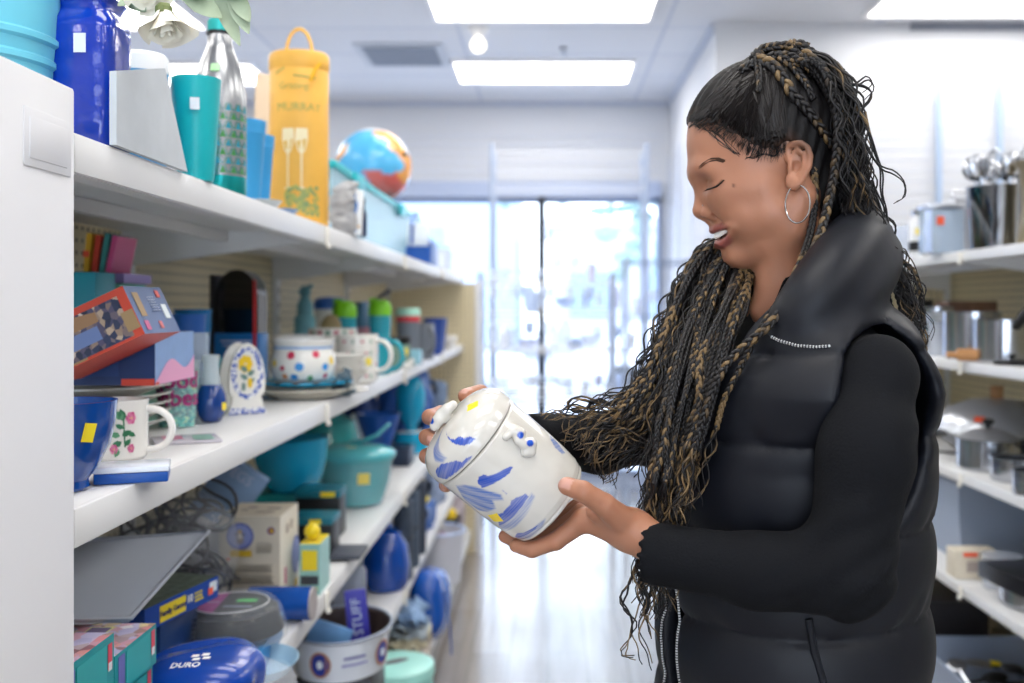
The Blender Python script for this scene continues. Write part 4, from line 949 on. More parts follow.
# laid edges at the temple
m = M(); m.T = PT
for base in ([(703, 128), (712, 134), (720, 141), (728, 148), (735, 154)], [(712, 131), (722, 138), (731, 147), (740, 156)], [(745, 158), (755, 157), (764, 155), (774, 156), (778, 151)], [(690, 127), (694, 124), (700, 127)]):
    for k in range(4):
        q = [onhead(a+GR.normal()*.9, b+GR.normal()*1.3, .0006)[0] for a, b in base]; c, L = cr(q, 30); m.tube(c, .0003, 0, 4, caps=False, col=HD)
HFX = [690, 700, 712, 725, 740, 757, 772, 786]; HFY = [126, 128, 132, 140, 151, 158, 158, 154]
for k in range(400):
    x = GR.uniform(689, 786); y = np.interp(x, HFX, HFY)+GR.normal()*2.6-1; dx, dy = 782-x, 72-y; L_ = math.hypot(dx, dy); s_ = GR.uniform(8, 24); jx = GR.normal()*1.5
    a, _ = onhead(x, y, .0002); b = onhead(x+dx/L_*s_*.5+jx, y+dy/L_*s_*.5, .0022)[0]; c = over_cap(W(x+dx/L_*s_+jx, y+dy/L_*s_, HO[1]-.06 if x > 715 else HO[1]-.03), .0012)
    if np.linalg.norm(c-a) > .05: continue
    m.tube([a, b, c], [.00012, .00026, .00025], 0, 3, caps=False, col=HD*1.3)
m.build('baby_hair', m_hair, PERSON, attr=True, kind='stuff')
# ------------------------------------------------------------------ goods: helpers
def X(px, Y): return (px-CX)*Y/FPX
def TR(x, y, z): return Matrix.Translation((x, y, z))
RX, RY, RZm = (lambda a: Matrix.Rotation(a, 4, 'X')), (lambda a: Matrix.Rotation(a, 4, 'Y')), (lambda a: Matrix.Rotation(a, 4, 'Z'))
STK = mat('price_sticker', '#f6dd2c', .5); STK_O = mat('orange_sticker', '#f2603c', .5); STK_W = mat('white_sticker', '#dfe6ea', .5)
def sticker(par, c, n, w_=.014, h=.016, m=None, off=.0012, tilt=0.):
    n = Vector(n).normalized(); q = Vector((0, 0, 1)).rotation_difference(n).to_matrix().to_4x4()
    up = q.inverted() @ Vector((0, 0, 1)); a = math.atan2(up.y, up.x)-PI/2
    mm = M(); mm.box((0, 0, 0), (w_, h, .0006), T=Matrix.Translation(Vector(c)+n*off) @ q @ RZm(a+tilt)); return mm.build('price_sticker', m or STK, par)
def cyl_n(ang): return (math.cos(ang), math.sin(ang), 0)
CAMDIR = -PI/2+.35      # a side of a round thing on the left shelves that faces the camera
def vessel(name, label, cat, x, y, z, prof, m, th=.003, group=None, seg=40, inner=None, rot=None, part='body', stick=None, rimc=None):
    """stick=(z, angle, material)"""
    t = thing(name, label, cat, (x, y, z), rot, group)
    M().cup(prof, th, seg, 0, inner=1 if inner else None).build(part, [m]+([inner] if inner else []), t)
    if stick:
        zz, an = stick[0], stick[1]; r = np.interp(zz, [p[1] for p in prof], [p[0] for p in prof]); i = max(1, int(np.searchsorted([p[1] for p in prof], zz)))
        i = min(i, len(prof)-1); dr = prof[i][0]-prof[i-1][0]; dz = prof[i][1]-prof[i-1][1]+1e-6; nn = Vector((math.cos(an), math.sin(an), -dr/dz))
        sticker(t, (r*math.cos(an), r*math.sin(an), zz), nn, m=stick[2] if len(stick) > 2 else None)
    return t
def handle(par, r, h, ang, m, z0=.2, z1=.85, out=.6, th=.005, flat=1.):
    a0 = h*z0; a1 = h*z1; o = (a1-a0)*out; pts = []
    for t in np.linspace(0, PI, 14): pts.append(((r-.002)+o*math.sin(t)**.8, 0, (a0+a1)/2-(a1-a0)/2*math.cos(t)))
    mm = M(); mm.tube(pts, th, 0, 10, T=RZm(ang), flat=flat); return mm.build('handle', m, par)
def boxt(name, label, cat, loc, d, mats6, rot=None, group=None, part=None, bev=.0008):
    """box with its origin at the bottom centre; mats6 = -x +x -y +y -z +z materials"""
    t = thing(name, label, cat, loc, rot, group); mm = M()
    if isinstance(mats6, (list, tuple)):
        ms = list(dict.fromkeys(mats6)); mm.box((0, 0, d[2]/2), d, mats6=[ms.index(q) for q in mats6])
    else: ms = [mats6]; mm.box((0, 0, d[2]/2), d, bev=bev)
    mm.build(part or 'carton', ms, t); return t
def face_T(d, face, off=.0006):
    """matrix of a face of a bottom-origin box: x to the right, y up, z out"""
    if face == '-y': return TR(0, -d[1]/2-off, d[2]/2) @ RX(PI/2)
    if face == '+x': return TR(d[0]/2+off, 0, d[2]/2) @ RZm(PI/2) @ RX(PI/2)
    if face == '+z': return TR(0, 0, d[2]+off)
def patch(par, T, polys, name='printed_panel', z=.0003):
    """flat printed shapes on a face: list of (poly, material)"""
    mm = M(); ms = []
    for k, (poly, m) in enumerate(polys):
        if m not in ms: ms.append(m)
        mm.prism(poly, z+k*.00012, ms.index(m), T=T)
    return mm.build(name, ms, par)
def rect(x, y, w_, h): return [(x-w_/2, y-h/2), (x+w_/2, y-h/2), (x+w_/2, y+h/2), (x-w_/2, y+h/2)]
def disc(x, y, r, n=20, ry=None): return [(x+r*math.cos(2*PI*k/n), y+(ry or r)*math.sin(2*PI*k/n)) for k in range(n)]
def words(par, T, txt, size, m, name='lettering', bold=0., align='CENTER'):
    return M().text(txt, size, T, 0, ext=.0002, bold=bold, align=align).build(name, m, par)
def textlines(par, T, x, y, w_, n, dy, m, seed=1, h=.0012):
    r = random.Random(seed); polys = []
    for k in range(n):
        xx = x-w_/2
        while xx < x+w_/2-.004:
            l = min(r.uniform(.004, .012), x+w_/2-xx); polys.append((rect(xx+l/2, y-k*dy, l, h), m)); xx += l+.0018
    return patch(par, T, polys, 'small_print')
def pwall(poly_px, Yf): return [W(px, py, Yf) for px, py in poly_px]
def plates(name, label, x, y, z, r, n, dz, m, cat='plate', group=None, h=.018, labels=None, deep=1.):
    o = []
    p = [(r*.55, 0), (r*.60, .002), (r*.97, h*deep), (r, h*deep+.001), (r, h*deep+.003), (r*.96, h*deep+.002), (r*.58, .006)]
    first = None
    for k in range(n):
        if first is None: first = M().lathe([(.0001, 0)]+p+[(.0001, .005)], 48).build(name, m); q = first
        else: q = first.copy(); COL.objects.link(q)
        q.location = (x+random.uniform(-.002, .002), y, z+k*dz); tag(q, labels[k] if labels else label, cat, group); o.append(q)
    return o
def sack(name, label, cat, lo, hi, m, seed=0, sq=.62, amp=.008, part=None, group=None, h=None, loc=None):
    """crumpled soft bag filling a box lo..hi"""
    lo = np.array(lo, float); hi = np.array(hi, float); c = (lo+hi)/2; r = (hi-lo)/2
    def f(P):
        q = np.abs((P-c)/r); k = (q**3.2).sum(-1)**(1/3.2); return (k-1)*r.min()+amp*vnoise(P, 1.6/r.min()*.9, seed)+amp*.5*vnoise(P, 5.0/r.min(), seed+1)
    V, F = nets(f, lo-.012, hi+.012, h or max(.003, r.max()/30)); V[:, 2] = np.maximum(V[:, 2], lo[2]+.0005)
    o = M().add(V-[c[0], c[1], lo[2]], F).build(name if part is None else part, m, sharp=0); o.location = (c[0], c[1], lo[2])
    return tag(o, label, cat, group)

# ================================================================== left, top shelf
z = Z1+.001
t = thing('plastic_bucket', 'pale turquoise ribbed plastic bucket above the end post', 'bucket', (-.662, 1.135, z))
m = M(); prof = [(.088, 0), (.092, .03), (.0945, .085), (.0985, .088), (.0985, .094), (.0955, .097), (.097, .110), (.1015, .113), (.1015, .119), (.098, .122), (.103, .23), (.108, .232), (.108, .24)]
m.cup(prof, .003, 56).build('body', mat('turquoise_plastic', '#6cc3d8', .3), t); M().tube([(.108*math.cos(a), .108*math.sin(a), .235) for a in np.linspace(0, 2*PI, 40, endpoint=False)], .004, closed=True).build('rim', mat('turquoise_plastic'), t)
t = thing('glass_vase', 'deep blue square glass vase holding white silk roses', 'vase', (-.5415, 1.185, z), 0)
cob = mat('cobalt_glass', '#0030a6', .10, ior=1.5, coat=.3, spec=.6, bump=.8, bscale=30)
def sq(r_, z_, n=36):
    return [(r_*math.copysign(abs(math.cos(a))**.45, math.cos(a)), r_*math.copysign(abs(math.sin(a))**.45, math.sin(a)), z_) for a in np.linspace(0, 2*PI, n, endpoint=False)]
ringz = [(.001, 0), (.036, 0), (.0385, .004), (.0385, .03), (.0375, .07), (.038, .11), (.0385, .138), (.037, .150), (.031, .158), (.029, .163), (.031, .171), (.0345, .176), (.0315, .176), (.026, .163), (.034, .148), (.035, .01), (.001, .008)]
vv = []; ff = []
for i, (r_, z_) in enumerate(ringz): vv += sq(r_, z_)
for i in range(len(ringz)-1):
    for j in range(36): k = (j+1) % 36; ff.append((i*36+j, i*36+k, (i+1)*36+k, (i+1)*36+j))
M().add(vv, ff).build('body', cob, t, sharp=60); sticker(t, (.005, -.0385, .118), (0, -1, 0), .014, .022, STK_W)
fl = thing('flower_arrangement', 'white silk roses and pale green leaves drooping from the blue vase', 'flowers', (-.527, 1.185, z+.165))
m_pet = mat('silk_petal', '#fbf7e8', .7, vary=.08, bscale=60); m_leaf = mat('sage_leaf', '#9fae94', .6, vary=.2, bscale=50); m_stem = mat('stem', '#6f7a4a', .6)
LOC = Vector((-.527, 1.185, z+.165))
def lw(px, py, Y): return W(px, py, Y)-LOC
def leaf(a, b, wd, side=(0, -1, .2), curl=.1):
    a, b = Vector(a), Vector(b); d = b-a; s = d.cross(Vector(side)).normalized(); nrm = s.cross(d).normalized(); vv = []; ff = []; n = 10
    for i in range(n+1):
        t_ = i/n; w_ = wd*math.sin(PI*min(1, t_**.75*.97+.02))**.8; c_ = a+d*t_+nrm*(-curl*d.length*math.sin(PI*t_))
        vv += [c_-s*w_+nrm*w_*.25, c_, c_+s*w_+nrm*w_*.25]
    for i in range(n): ff += [(i*3, i*3+1, i*3+4, i*3+3), (i*3+1, i*3+2, i*3+5, i*3+4)]
    n0 = len(vv); vv += [v_+nrm*.0006 for v_ in vv]; ff += [[q+n0 for q in f_][::-1] for f_ in ff]
    M().add([v_[:] for v_ in vv], ff).build('leaf', m_leaf, fl, sharp=0)
for pts in ([(92, -2, 1.185), (120, -34, 1.17), (160, -22, 1.16), (185, -6, 1.16)], [(95, -2, 1.19), (110, -40, 1.19), (150, -30, 1.2), (190, -12, 1.2)], [(92, 0, 1.18), (130, -30, 1.18), (200, -20, 1.18), (232, -4, 1.18)], [(90, 0, 1.19), (95, -40, 1.19), (70, -60, 1.18)]):
    M().tube([lw(*q) for q in pts], .0016, seg=6).build('stem', m_stem, fl)
for a, b, w_ in [((182, -12), (222, 18), .013), ((214, -12), (240, 46), .010), ((230, -8), (249, 34), .010), ((120, -14), (146, 12), .012), ((150, -18), (118, 6), .013), ((232, -10), (250, 22), .010), ((205, -18), (250, -4), .011), ((165, -25), (205, -2), .013)]:
    leaf(lw(a[0], a[1], 1.17), lw(b[0], b[1], 1.155), w_)
def rose(px, py, Y, s, down=.6):
    rr_ = random.Random(int(px)); root = lw(px, py, Y); V_ = []; 
    m = M()
    for k in range(11):
        a = k*2.4; r0 = s*(.35+.07*k); op = .25+.06*k
        vv = []; ff = []; n = 6
        for i in range(n+1):
            for j in range(n+1):
                u, v_ = i/n, j/n-.5; rad = r0*(.25+op*u**1.2+.04*math.sin(9*v_+k)*u); ang = a+v_*1.9; zz = s*1.25*u-.12*s*u*u*k/4+.05*s*math.cos(v_*7+k)*u
                vv.append((rad*math.cos(ang), rad*math.sin(ang), zz))
        for i in range(n):
            for j in range(n): q = i*(n+1)+j; ff.append((q, q+1, q+n+2, q+n+1))
        m.add(vv, ff, 0, T=TR(*root) @ RX(PI*.75*down+.3) @ RY(.2))
    m.build('blossom', m_pet, fl, sharp=0); M().ball(root, (s*.35, s*.35, s*.3), 0, 10).build('calyx', m_stem, fl)
rose(164, 10, 1.15, .030, 1.1); rose(146, -18, 1.16, .026, .9); rose(205, -22, 1.19, .03, .8); rose(172, -24, 1.2, .03, .4)
o = M().prism([(1.14, 0), (1.365, 0), (1.285, .122), (1.14, .084)], .008, T=TR(-.500, 0, z) @ Matrix(((0, 0, 1, 0), (1, 0, 0, 0), (0, 1, 0, 0), (0, 0, 0, 1)))).build('magazine_holder', mat('grey_board', '#c4cacf', .6, vary=.05)); tag(o, 'plain grey slanted board standing between blue vase and teal cup', 'holder')
tt = thing('food_tub', 'white lidded tub with blue rim behind the grey board', 'tub', (X(140, 1.42), 1.42, z))
M().lathe([(.0001, 0), (.034, 0), (.0385, .13), (.0385, .148), (.0001, .148)], 36).build('body', mat('sky_blue_plastic', '#3f9fd8', .35), tt); M().lathe([(.0395, .146), (.0400, .150), (.0385, .168), (.034, .173), (.0001, .174)], 36).build('lid', mat('white_plastic', '#eef0f2', .4), tt)
t = vessel('tumbler', 'plain teal plastic tumbler beside the steel bottle', 'cup', X(196, 1.47), 1.47, z, [(.024, 0), (.026, .01), (.0355, .150)], mat('teal_plastic', '#12aeb4', .35), .002)
sticker(t, (.010, -.0335, .108), (.25, -1, -.06), .013, .017, STK_W)
# steel bottle with triangles
t = thing('steel_bottle', 'brushed steel water bottle with green and teal triangle pattern', 'water bottle', (X(220, 1.66), 1.66, z))
bp_ = [(.0001, 0), (.0405, 0), (.0425, .004), (.0425, .030), (.0425, .150), (.041, .175), (.034, .215), (.0235, .240), (.0200, .252), (.0195, .268), (.0001, .268)]
M().lathe(bp_, 56, mfun=lambda i, j: 1 if i < 3 else 0).build('body', [mat('bottle_steel', '#a6a8aa', .26, metal=1.), mat('teal_metallic', '#129a9a', .25, metal=.6)], t)
M().lathe([(.0215, .266), (.0215, .271)], 30).build('seal_ring', m_dark, t); M().lathe([(.0195, .270), (.0200, .272), (.0200, .288), (.017, .292), (.0001, .292)], 30, mfun=lambda i, j: 0).build('cap', mat('teal_patterned', '#2fb5b0', .3, metal=.3), t)
tri = M()
def onb(u, v_): a = -PI/2+u/.0425; return (.0429*math.cos(a), .0429*math.sin(a), v_)
pitch = 2*PI*.0425/15
for row in range(8):
    z0_ = .034+row*.0145
    for k in range(15):
        u0 = k*pitch+(row % 2)*pitch/2; mi = (row//1) % 2
        tri.quad([onb(u0-.0052, z0_), onb(u0+.0052, z0_), onb(u0+.0003, z0_+.0118), onb(u0-.0003, z0_+.0118)], mi)
        for w_, m_i in ((.0068, 1-mi), (.0084, mi)):
            for sg in (-1, 1):
                q = [onb(u0+sg*w_, z0_), onb(u0+sg*(w_+.0008), z0_), onb(u0+sg*(.0008+w_-.0052), z0_+.0125), onb(u0+sg*(w_-.0052), z0_+.0125)]; tri.quad(q if sg > 0 else q[::-1], m_i)
tri.build('triangle_print', [mat('print_green', '#3d8a4a', .4), mat('print_teal', '#1b8aa0', .4)], t); sticker(t, (.004, -.0355, .205), (.05, -1, .3), .014, .013, mat('green_sticker', '#b9ecb0', .5))
for i, (px, Y, lab) in enumerate([(246, 1.95, 'nested pale blue plastic tumblers right behind the steel bottle'), (256, 2.12, 'pale blue plastic tumbler further back beside the gift tube')]):
    t = vessel('tumbler', lab, 'cup', X(px, Y), Y, z, [(.025, 0), (.036, .15), (.0375, .152), (.0375, .165), (.0385, .167), (.0385, .178)], mat('sky_blue_plastic'), .002)
# yellow wine gift tube
t = thing('wine_gift_tube', 'tall yellow wine gift tube with rope handle, glasses and grapes printed on it', 'gift tube', (X(301, 2.28)-.004, 2.28, z), 0)
yl = mat('amber_card', '#efb64e', .45, vary=.18, bscale=14)
M().lathe([(.0001, 0), (.0650, 0), (.0665, .003), (.0665, .385), (.062, .392), (.0001, .394)], 48, sy=.8).build('tube', yl, t)
M().tube([(.03*math.cos(a)*1.0, 0, .388+.062*math.sin(a)) for a in np.linspace(0, PI, 20)], .0035).build('rope_handle', mat('yellow_rope', '#f2b91c', .5), t)
M().lathe([(.0668, .352), (.0682, .354), (.0682, .384), (.0668, .387)], 48, sy=.8).build('lid_band', yl, t)
M().tube([(.058, -.045, .36), (.05, -.055, .345), (.04, -.058, .32)], .004).build('cord_end', mat('yellow_rope'), t)
def curved(par, polys, R_, sy=1., name='printed_panel', a0=-PI/2, off=.0006):
    m = M(); ms = []
    for poly, mm_ in polys:
        if mm_ not in ms: ms.append(mm_)
        P_ = []; n = len(poly)
        for i in range(n):
            (x1, y1), (x2, y2) = poly[i], poly[(i+1) % n]; k = max(1, int(abs(x2-x1)/.006))
            P_ += [(x1+(x2-x1)*j/k, y1+(y2-y1)*j/k) for j in range(k)]
        m.quad([((R_+off)*math.cos(a0+u/R_), (R_+off)*math.sin(a0+u/R_)*sy, v_) for u, v_ in P_], ms.index(mm_))
    return m.build(name, ms, par)
gl1 = mat('print_glass', '#e7d9b0', .4); gl2 = mat('print_wine', '#d5a63c', .4); gr = mat('print_grape', '#a3a458', .5); gr2 = mat('print_leaf', '#7d9460', .5)
P_ = []
for gx in (-.012, .018):
    P_ += [([(gx-.013, .215), (gx+.013, .215), (gx+.014, .19), (gx+.008, .165), (gx+.002, .158), (gx+.0015, .085), (gx+.010, .080), (gx-.010, .080), (gx-.0015, .085), (gx-.002, .158), (gx-.008, .165), (gx-.014, .19)], gl1), ([(gx-.0105, .186), (gx+.0105, .192), (gx+.006, .168), (gx, .163), (gx-.006, .168)], gl2)]
for k in range(90):
    r_ = random.Random(k); P_.append((disc(r_.uniform(-.02, .058), r_.uniform(.022, .085)*(1) , r_.uniform(.003, .0055), 9), gr if r_.random() > .35 else gr2))
P_ += [(disc(.04, .04, .02, 12, .006), gr2), ([(-.045, .34), (-.02, .352), (-.02, .349), (-.045, .336)], gr), ([(.0, .335), (.05, .33), (.05, .326), (.0, .331)], gr)]
for k, y_ in enumerate((.285, .30)): pass
curved(t, P_, .0665, .8, off=.0012)
def curved_text(par, txt, size, R_, zc, sy, m, a0=-PI/2, u0=0., name='lettering', bold=0.):
    cu = M().text(txt, size, Matrix.Identity(4), 0, ext=0., bold=bold); v = cu.v[0].copy(); a = a0+(v[:, 0]+u0)/R_
    cu.v = [np.stack([(R_+.0014)*np.cos(a), (R_+.0014)*np.sin(a)*sy, v[:, 1]+zc], 1)]; return cu.build(name, m, par, sharp=0)
curved_text(t, 'MURRAY', .026, .0665, .262, .8, gr, u0=.012)
curved_text(t, 'Grazing', .022, .0665, .31, .8, gr, u0=0)
t = boxt('cardboard_tag', 'blank beige cardboard sheet leaning left of the yellow gift tube', 'card', (X(262, 2.5), 2.50, z), (.055, .004, .40), mat('kraft_card', '#d9c3a8', .7), rot=(0, .03, .5))
for i, (px, Y, r_, c_, lab) in enumerate([(272, 1.93, .036, '#7f8fa0', 'small grey saucer at the shelf edge under the gift tube'), ]):
    o = plates('saucer', lab, X(263, Y), Y, z, r_, 1, .006, mat('grey_glaze', '#aab0b2', .3), 'saucer')
plates('saucer', 'small blue saucer lying just before the yellow gift tube', X(283, 2.10), 2.10, z, .032, 1, .01, mat('slate_glaze', '#6f8bb0', .3), 'saucer')
vessel('tumbler', 'dark blue plastic cup between pale tumbler and gift tube', 'cup', X(262, 2.35), 2.35, z, [(.024, 0), (.030, .09)], mat('royal_plastic', '#0a4ca0', .35), .002)
vessel('tumbler', 'teal cup half hidden left of the yellow gift tube', 'cup', X(270, 2.62), 2.62, z, [(.03, 0), (.036, .13)], mat('teal_plastic'), .002)
sack('towel_roll', 'crumpled grey cloth bundle behind the yellow gift tube', 'cloth bundle', (X(331, 2.58), 2.54, z), (X(357, 2.58), 2.62, z+.135), cloth('#a7a9ac'), 3)
t = boxt('tile_sample', 'white card with blue wavy pattern standing beside the grey cloth', 'card', (X(357, 2.56), 2.56, z), (.026, .006, .115), mat('white_card', '#e8eef2', .4), rot=(0, .05, -.35))
patch(t, face_T((.026, .006, .115), '-y'), [([(-.011+.004*math.sin(k*1.3), -.05+k*.011) for k in range(10)]+[(-.003+.004*math.sin(k*1.3), -.05+k*.011) for k in range(9, -1, -1)], mat('pattern_blue', '#2b7fd0', .4)), (disc(.006, -.035, .004), mat('pattern_gold', '#c89b3c', .4))])
t = thing('small_bottle', 'small dark slim bottle in front of the clear tote', 'bottle', (X(363, 2.62), 2.62, z)); M().lathe([(.0001, 0), (.009, 0), (.010, .01), (.010, .06), (.005, .075), (.005, .09), (.0001, .09)], 20).build('body', mat('dark_bottle', '#1b2a4c', .2), t); M().lathe([(.0062, .085), (.0062, .103), (.0001, .104)], 14).build('cap', m_dark, t)
# tote with turquoise lid, globe ball on it
TY0, TY1 = 2.68, 4.16; tz = .192
t = thing('storage_tote', 'clear storage tote with turquoise snap lid holding the globe ball', 'storage box', (-.725, (TY0+TY1)/2, z)); d = (.30, TY1-TY0, tz)
m = M(); n4 = [(-1, -1), (1, -1), (1, 1), (-1, 1)]
b0 = [(sx*(d[0]/2-.02), sy*(d[1]/2-.02)) for sx, sy in n4]; b1 = [(sx*d[0]/2, sy*d[1]/2) for sx, sy in n4]
vv = [(x, y, 0) for x, y in b0]+[(x, y, tz) for x, y in b1]+[(x*.985, y*.985, .004) for x, y in b0]+[(x*.985, y*.985, tz) for x, y in b1]
ff = [(3, 2, 1, 0), (8, 9, 10, 11)]+[(i, (i+1) % 4, 4+(i+1) % 4, 4+i) for i in range(4)]+[(8+i, 12+i, 12+(i+1) % 4, 8+(i+1) % 4) for i in range(4)]+[(4+i, 4+(i+1) % 4, 12+(i+1) % 4, 12+i) for i in range(4)]
m.add(vv, ff).build('tub', mat('frosted_plastic', '#bfe6f2', .25, alpha=.6, spec=.7), t, sharp=20)
lm = mat('turquoise_lid', '#25b9c4', .3); m = M(); m.box((0, 0, tz+.008), (d[0]+.02, d[1]+.02, .022), bev=.006); m.box((0, 0, tz+.022), (d[0]-.06, d[1]-.06, .014), bev=.005)
m.build('lid', lm, t)
for sy in (-.25, .25): M().box((d[0]/2+.014, sy*d[1]*1.2, tz-.004), (.010, .14, .045), bev=.004).build('latch', lm, t)
for i, (sx, sy, w_, c_) in enumerate([(-.08, -.3, .1, '#e8f1f6'), (.05, -.1, .12, '#7fb9d8'), (-.02, .2, .12, '#f0f0ee')]):
    sack('wrapped_bundle', ['white', 'blue', 'pale'][i]+' bundle inside the clear tote', 'bundle', (t.location.x+sx-w_/2, t.location.y+sy-.1, z+.006), (t.location.x+sx+w_/2, t.location.y+sy+.1, z+.125), mat('bundle_'+c_[1:], c_, .7), i+20)
gt = thing('globe_ball', 'inflatable world globe ball with orange and white land sitting on the turquoise lid', 'globe', (X(376, 3.95)-.01, 3.95, z+tz+.029))
m = M(); m.ball((0, 0, .150), .150, 0, 72); m.v[0] = m.v[0]; gv = (m.v[0]-[0, 0, .150])*.118/.150
nz = vnoise(gv/.118, 2.1, 31)+.35*vnoise(gv/.118, 6, 33); wnz = vnoise(gv/.118, 1.3, 35)
gc = np.tile(rgb('#58b4e4'), (len(gv), 1)); land = nz > .42; gc[land] = rgb('#f0a24a'); gc[land & (wnz > .3)] = rgb('#f3f1ea'); gc[land & (wnz < -.3)] = rgb('#e0605a'); gc[(np.abs(gv[:, 2]) > .103)] = rgb('#f5f7fa')
m.cols = [np.hstack([gc, np.ones((len(gc), 1))])]; m.build('ball', mat('globe_vinyl', '#58b4e4', .25, attr=True, coat=.4), gt, attr=True, sharp=0)
M().lathe([(.0001, 0), (.010, 0), (.012, .012), (.0001, .014)], 14, T=TR(.128, -.06, .19) @ RY(1.1)).build('valve', m_dark, gt)
# blue caddy beyond, small far things
t = thing('handled_caddy', 'royal blue plastic caddy with white box in it at the shelf end', 'caddy', (-.585, 4.42, z)); rb = mat('royal_plastic')
m = M(); m.box((0, 0, .006), (.16, .26, .012)); m.box((.078, 0, .055), (.006, .26, .11), bev=.002); m.box((-.078, 0, .055), (.006, .26, .11), bev=.002); m.box((0, .128, .055), (.16, .006, .11)); m.box((0, -.128, .04), (.16, .006, .08)); m.build('tray', rb, t)
M().tube([(0, -.128, .09), (0, -.10, .20), (0, 0, .235), (0, .10, .20), (0, .128, .09)], .007).build('handle', rb, t)
boxt('small_box', 'white cube box standing in the blue caddy', 'box', (-.575, 4.40, z+.014), (.09, .11, .17), mat('white_card'))
boxt('small_box', 'grey and white carton at the far end of the top shelf', 'box', (-.60, 4.82, z), (.12, .16, .10), mat('grey_card', '#c9ccd4', .5))
vessel('drinking_glass', 'clear glass at the far end of the top shelf', 'glass', -.545, 5.2, z, [(.03, 0), (.04, .12)], gm[0], .003)
vessel('drinking_glass', 'clear glass last in line on the top shelf', 'glass', -.56, 5.5, z, [(.03, 0), (.04, .12)], gm[0], .003)
boxt('small_box', 'pale blue carton standing last on the top shelf', 'box', (-.62, 5.5+.2, z), (.12, .12, .16), mat('blue_card', '#a9c3ea', .5))
# ================================================================== left, second shelf
z = Z2+.001
t = vessel('ceramic_bowl', 'large royal blue footed bowl with yellow sticker beside the end post', 'bowl', -.566, 1.165, z, [(.026, 0), (.030, .004), (.028, .012), (.040, .028), (.052, .052), (.0575, .078), (.060, .104)], mat('royal_glaze', '#0e4696', .12, coat=.5), .004, inner=mat('royal_glaze_in', '#1450a0', .2))
sticker(t, (.0455, -.0325, .071), (.80, -.60, -.18), .014, .022, tilt=-.15)
t = thing('floral_mug', 'white mug with pink flower and green leaves, second in row', 'mug', (-.606, 1.41, z)); wg = mat('white_glaze2', '#eceae4', .1, coat=.5)
M().cup([(.034, 0), (.038, .004), (.0395, .02), (.040, .080), (.041, .084)], .003, 44).build('body', wg, t); handle(t, .039, .084, .12, wg, .14, .84, .62, .005)
pk = mat('flower_pink', '#c8588a', .4); gn = mat('leaf_green', '#2f7350', .4); gn2 = mat('leaf_green2', '#5d9a72', .4); P_ = []
def lf(x, y, l, a, w_=.32):
    c, s = math.cos(a), math.sin(a); return [(x+c*u-s*v_, y+s*u+c*v_) for u, v_ in ((0, 0), (l*.3, l*w_*.9), (l*.65, l*w_*.8), (l, 0), (l*.65, -l*w_*.8), (l*.3, -l*w_*.9))]
for k, (x, y, l, a) in enumerate([(-.002, .058, .017, 2.3), (-.002, .056, .018, 1.8), (-.004, .036, .014, .5), (-.006, .036, .014, 2.9), (-.004, .028, .015, 3.6), (.0, .022, .012, .9), (-.008, .018, .012, 4.3), (.004, .040, .012, -.5), (-.002, .046, .012, 2.6)]): P_.append((lf(x, y, l, a), gn if k % 3 else gn2))
for x, y, s_ in ((.008, .060, .0065), (-.014, .018, .005), (.008, .018, .0045)):
    for k in range(6): P_.append((disc(x+s_*.6*math.cos(k*1.05), y+s_*.75*math.sin(k*1.05), s_*.5, 9, s_*.7), pk if k % 2 else mat('flower_rose', '#dc86a8', .4)))
    P_.append((disc(x, y, s_*.35, 8), mat('flower_eye', '#e9cf7a', .4)))
P_.append(([(-.001, .02), (.001, .02), (-.001, .06), (-.003, .06)], gn)); curved(t, P_, .0399, a0=-.95)
t = thing('blue_case', 'flat blue case with clear white top at the shelf edge', 'case', (X(133, 1.235), 1.235, z), .32)
M().box((0, 0, .0065), (.084, .060, .013), bev=.002).build('base', mat('royal_plastic'), t); M().box((0, 0, .0165), (.086, .062, .007), bev=.0015).build('cover', mat('milky_plastic', '#dfe6f0', .15), t)
plates('dinner_plate', '', -.775, 1.70, z, .128, 6, .0145, mat('white_glaze2'), group='stack of white plates', labels=['white plate at the bottom of the stack under the blue box', 'white plate second from the bottom of the stack', 'white plate third from the bottom of the stack', 'white plate third from the top of the stack', 'white plate second from the top of the stack', 'white plate topmost in the stack, under the blue box'], h=.022)
ps = z+5*.0145+.026
# blue box with pink wave, puzzle box tilted on it
nb = mat('navy_card', '#173a72', .45, vary=.12, bscale=30); lb = mat('sky_card', '#86a6d6', .5, vary=.1, bscale=60)
d = (.165, .175, .076); t = boxt('game_box', 'large navy box with pale blue and pink end, lying on the plates', 'box', (-.662, 1.553, ps), d, [nb, lb, nb, nb, nb, nb], rot=(0, 0, .03))
T = face_T(d, '+x'); wv_ = [(-.0875+.175*k/20, -.022+.012*math.sin(k*.38-1.2)+.0010*k) for k in range(21)]
patch(t, T, [([(-.0875, -.0375), (.0875, -.0375)]+wv_[::-1], mat('wave_pink', '#e3a0c4', .5)), (rect(-.08, -.036, .014, .004), mat('coral_card', '#d9503c', .5))])
patch(t, face_T(d, '-y'), [(rect(.058, -.0335, .048, .010), mat('coral_card')), (rect(-.02, .0, .10, .05), mat('navy_card2', '#1d4380', .5))])
d = (.150, .190, .052); oc = mat('orange_card', '#cf4a33', .45); db = mat('slate_card', '#4f6794', .4, vary=.1, bscale=70)
t = boxt('puzzle_box', 'jigsaw puzzle box with dark town picture and red border, tilted on the navy box', 'puzzle box', (-.655, 1.50, ps+.083), (.150, .150, .052), [oc, db, oc, db, oc, db], rot=(0, 0, 0))
d = (.150, .150, .052); t.rotation_euler = (0, -.44, 0); t.location = (-.608, 1.393, 1.3815)
t.scale = (1.07, .86, 1.36)
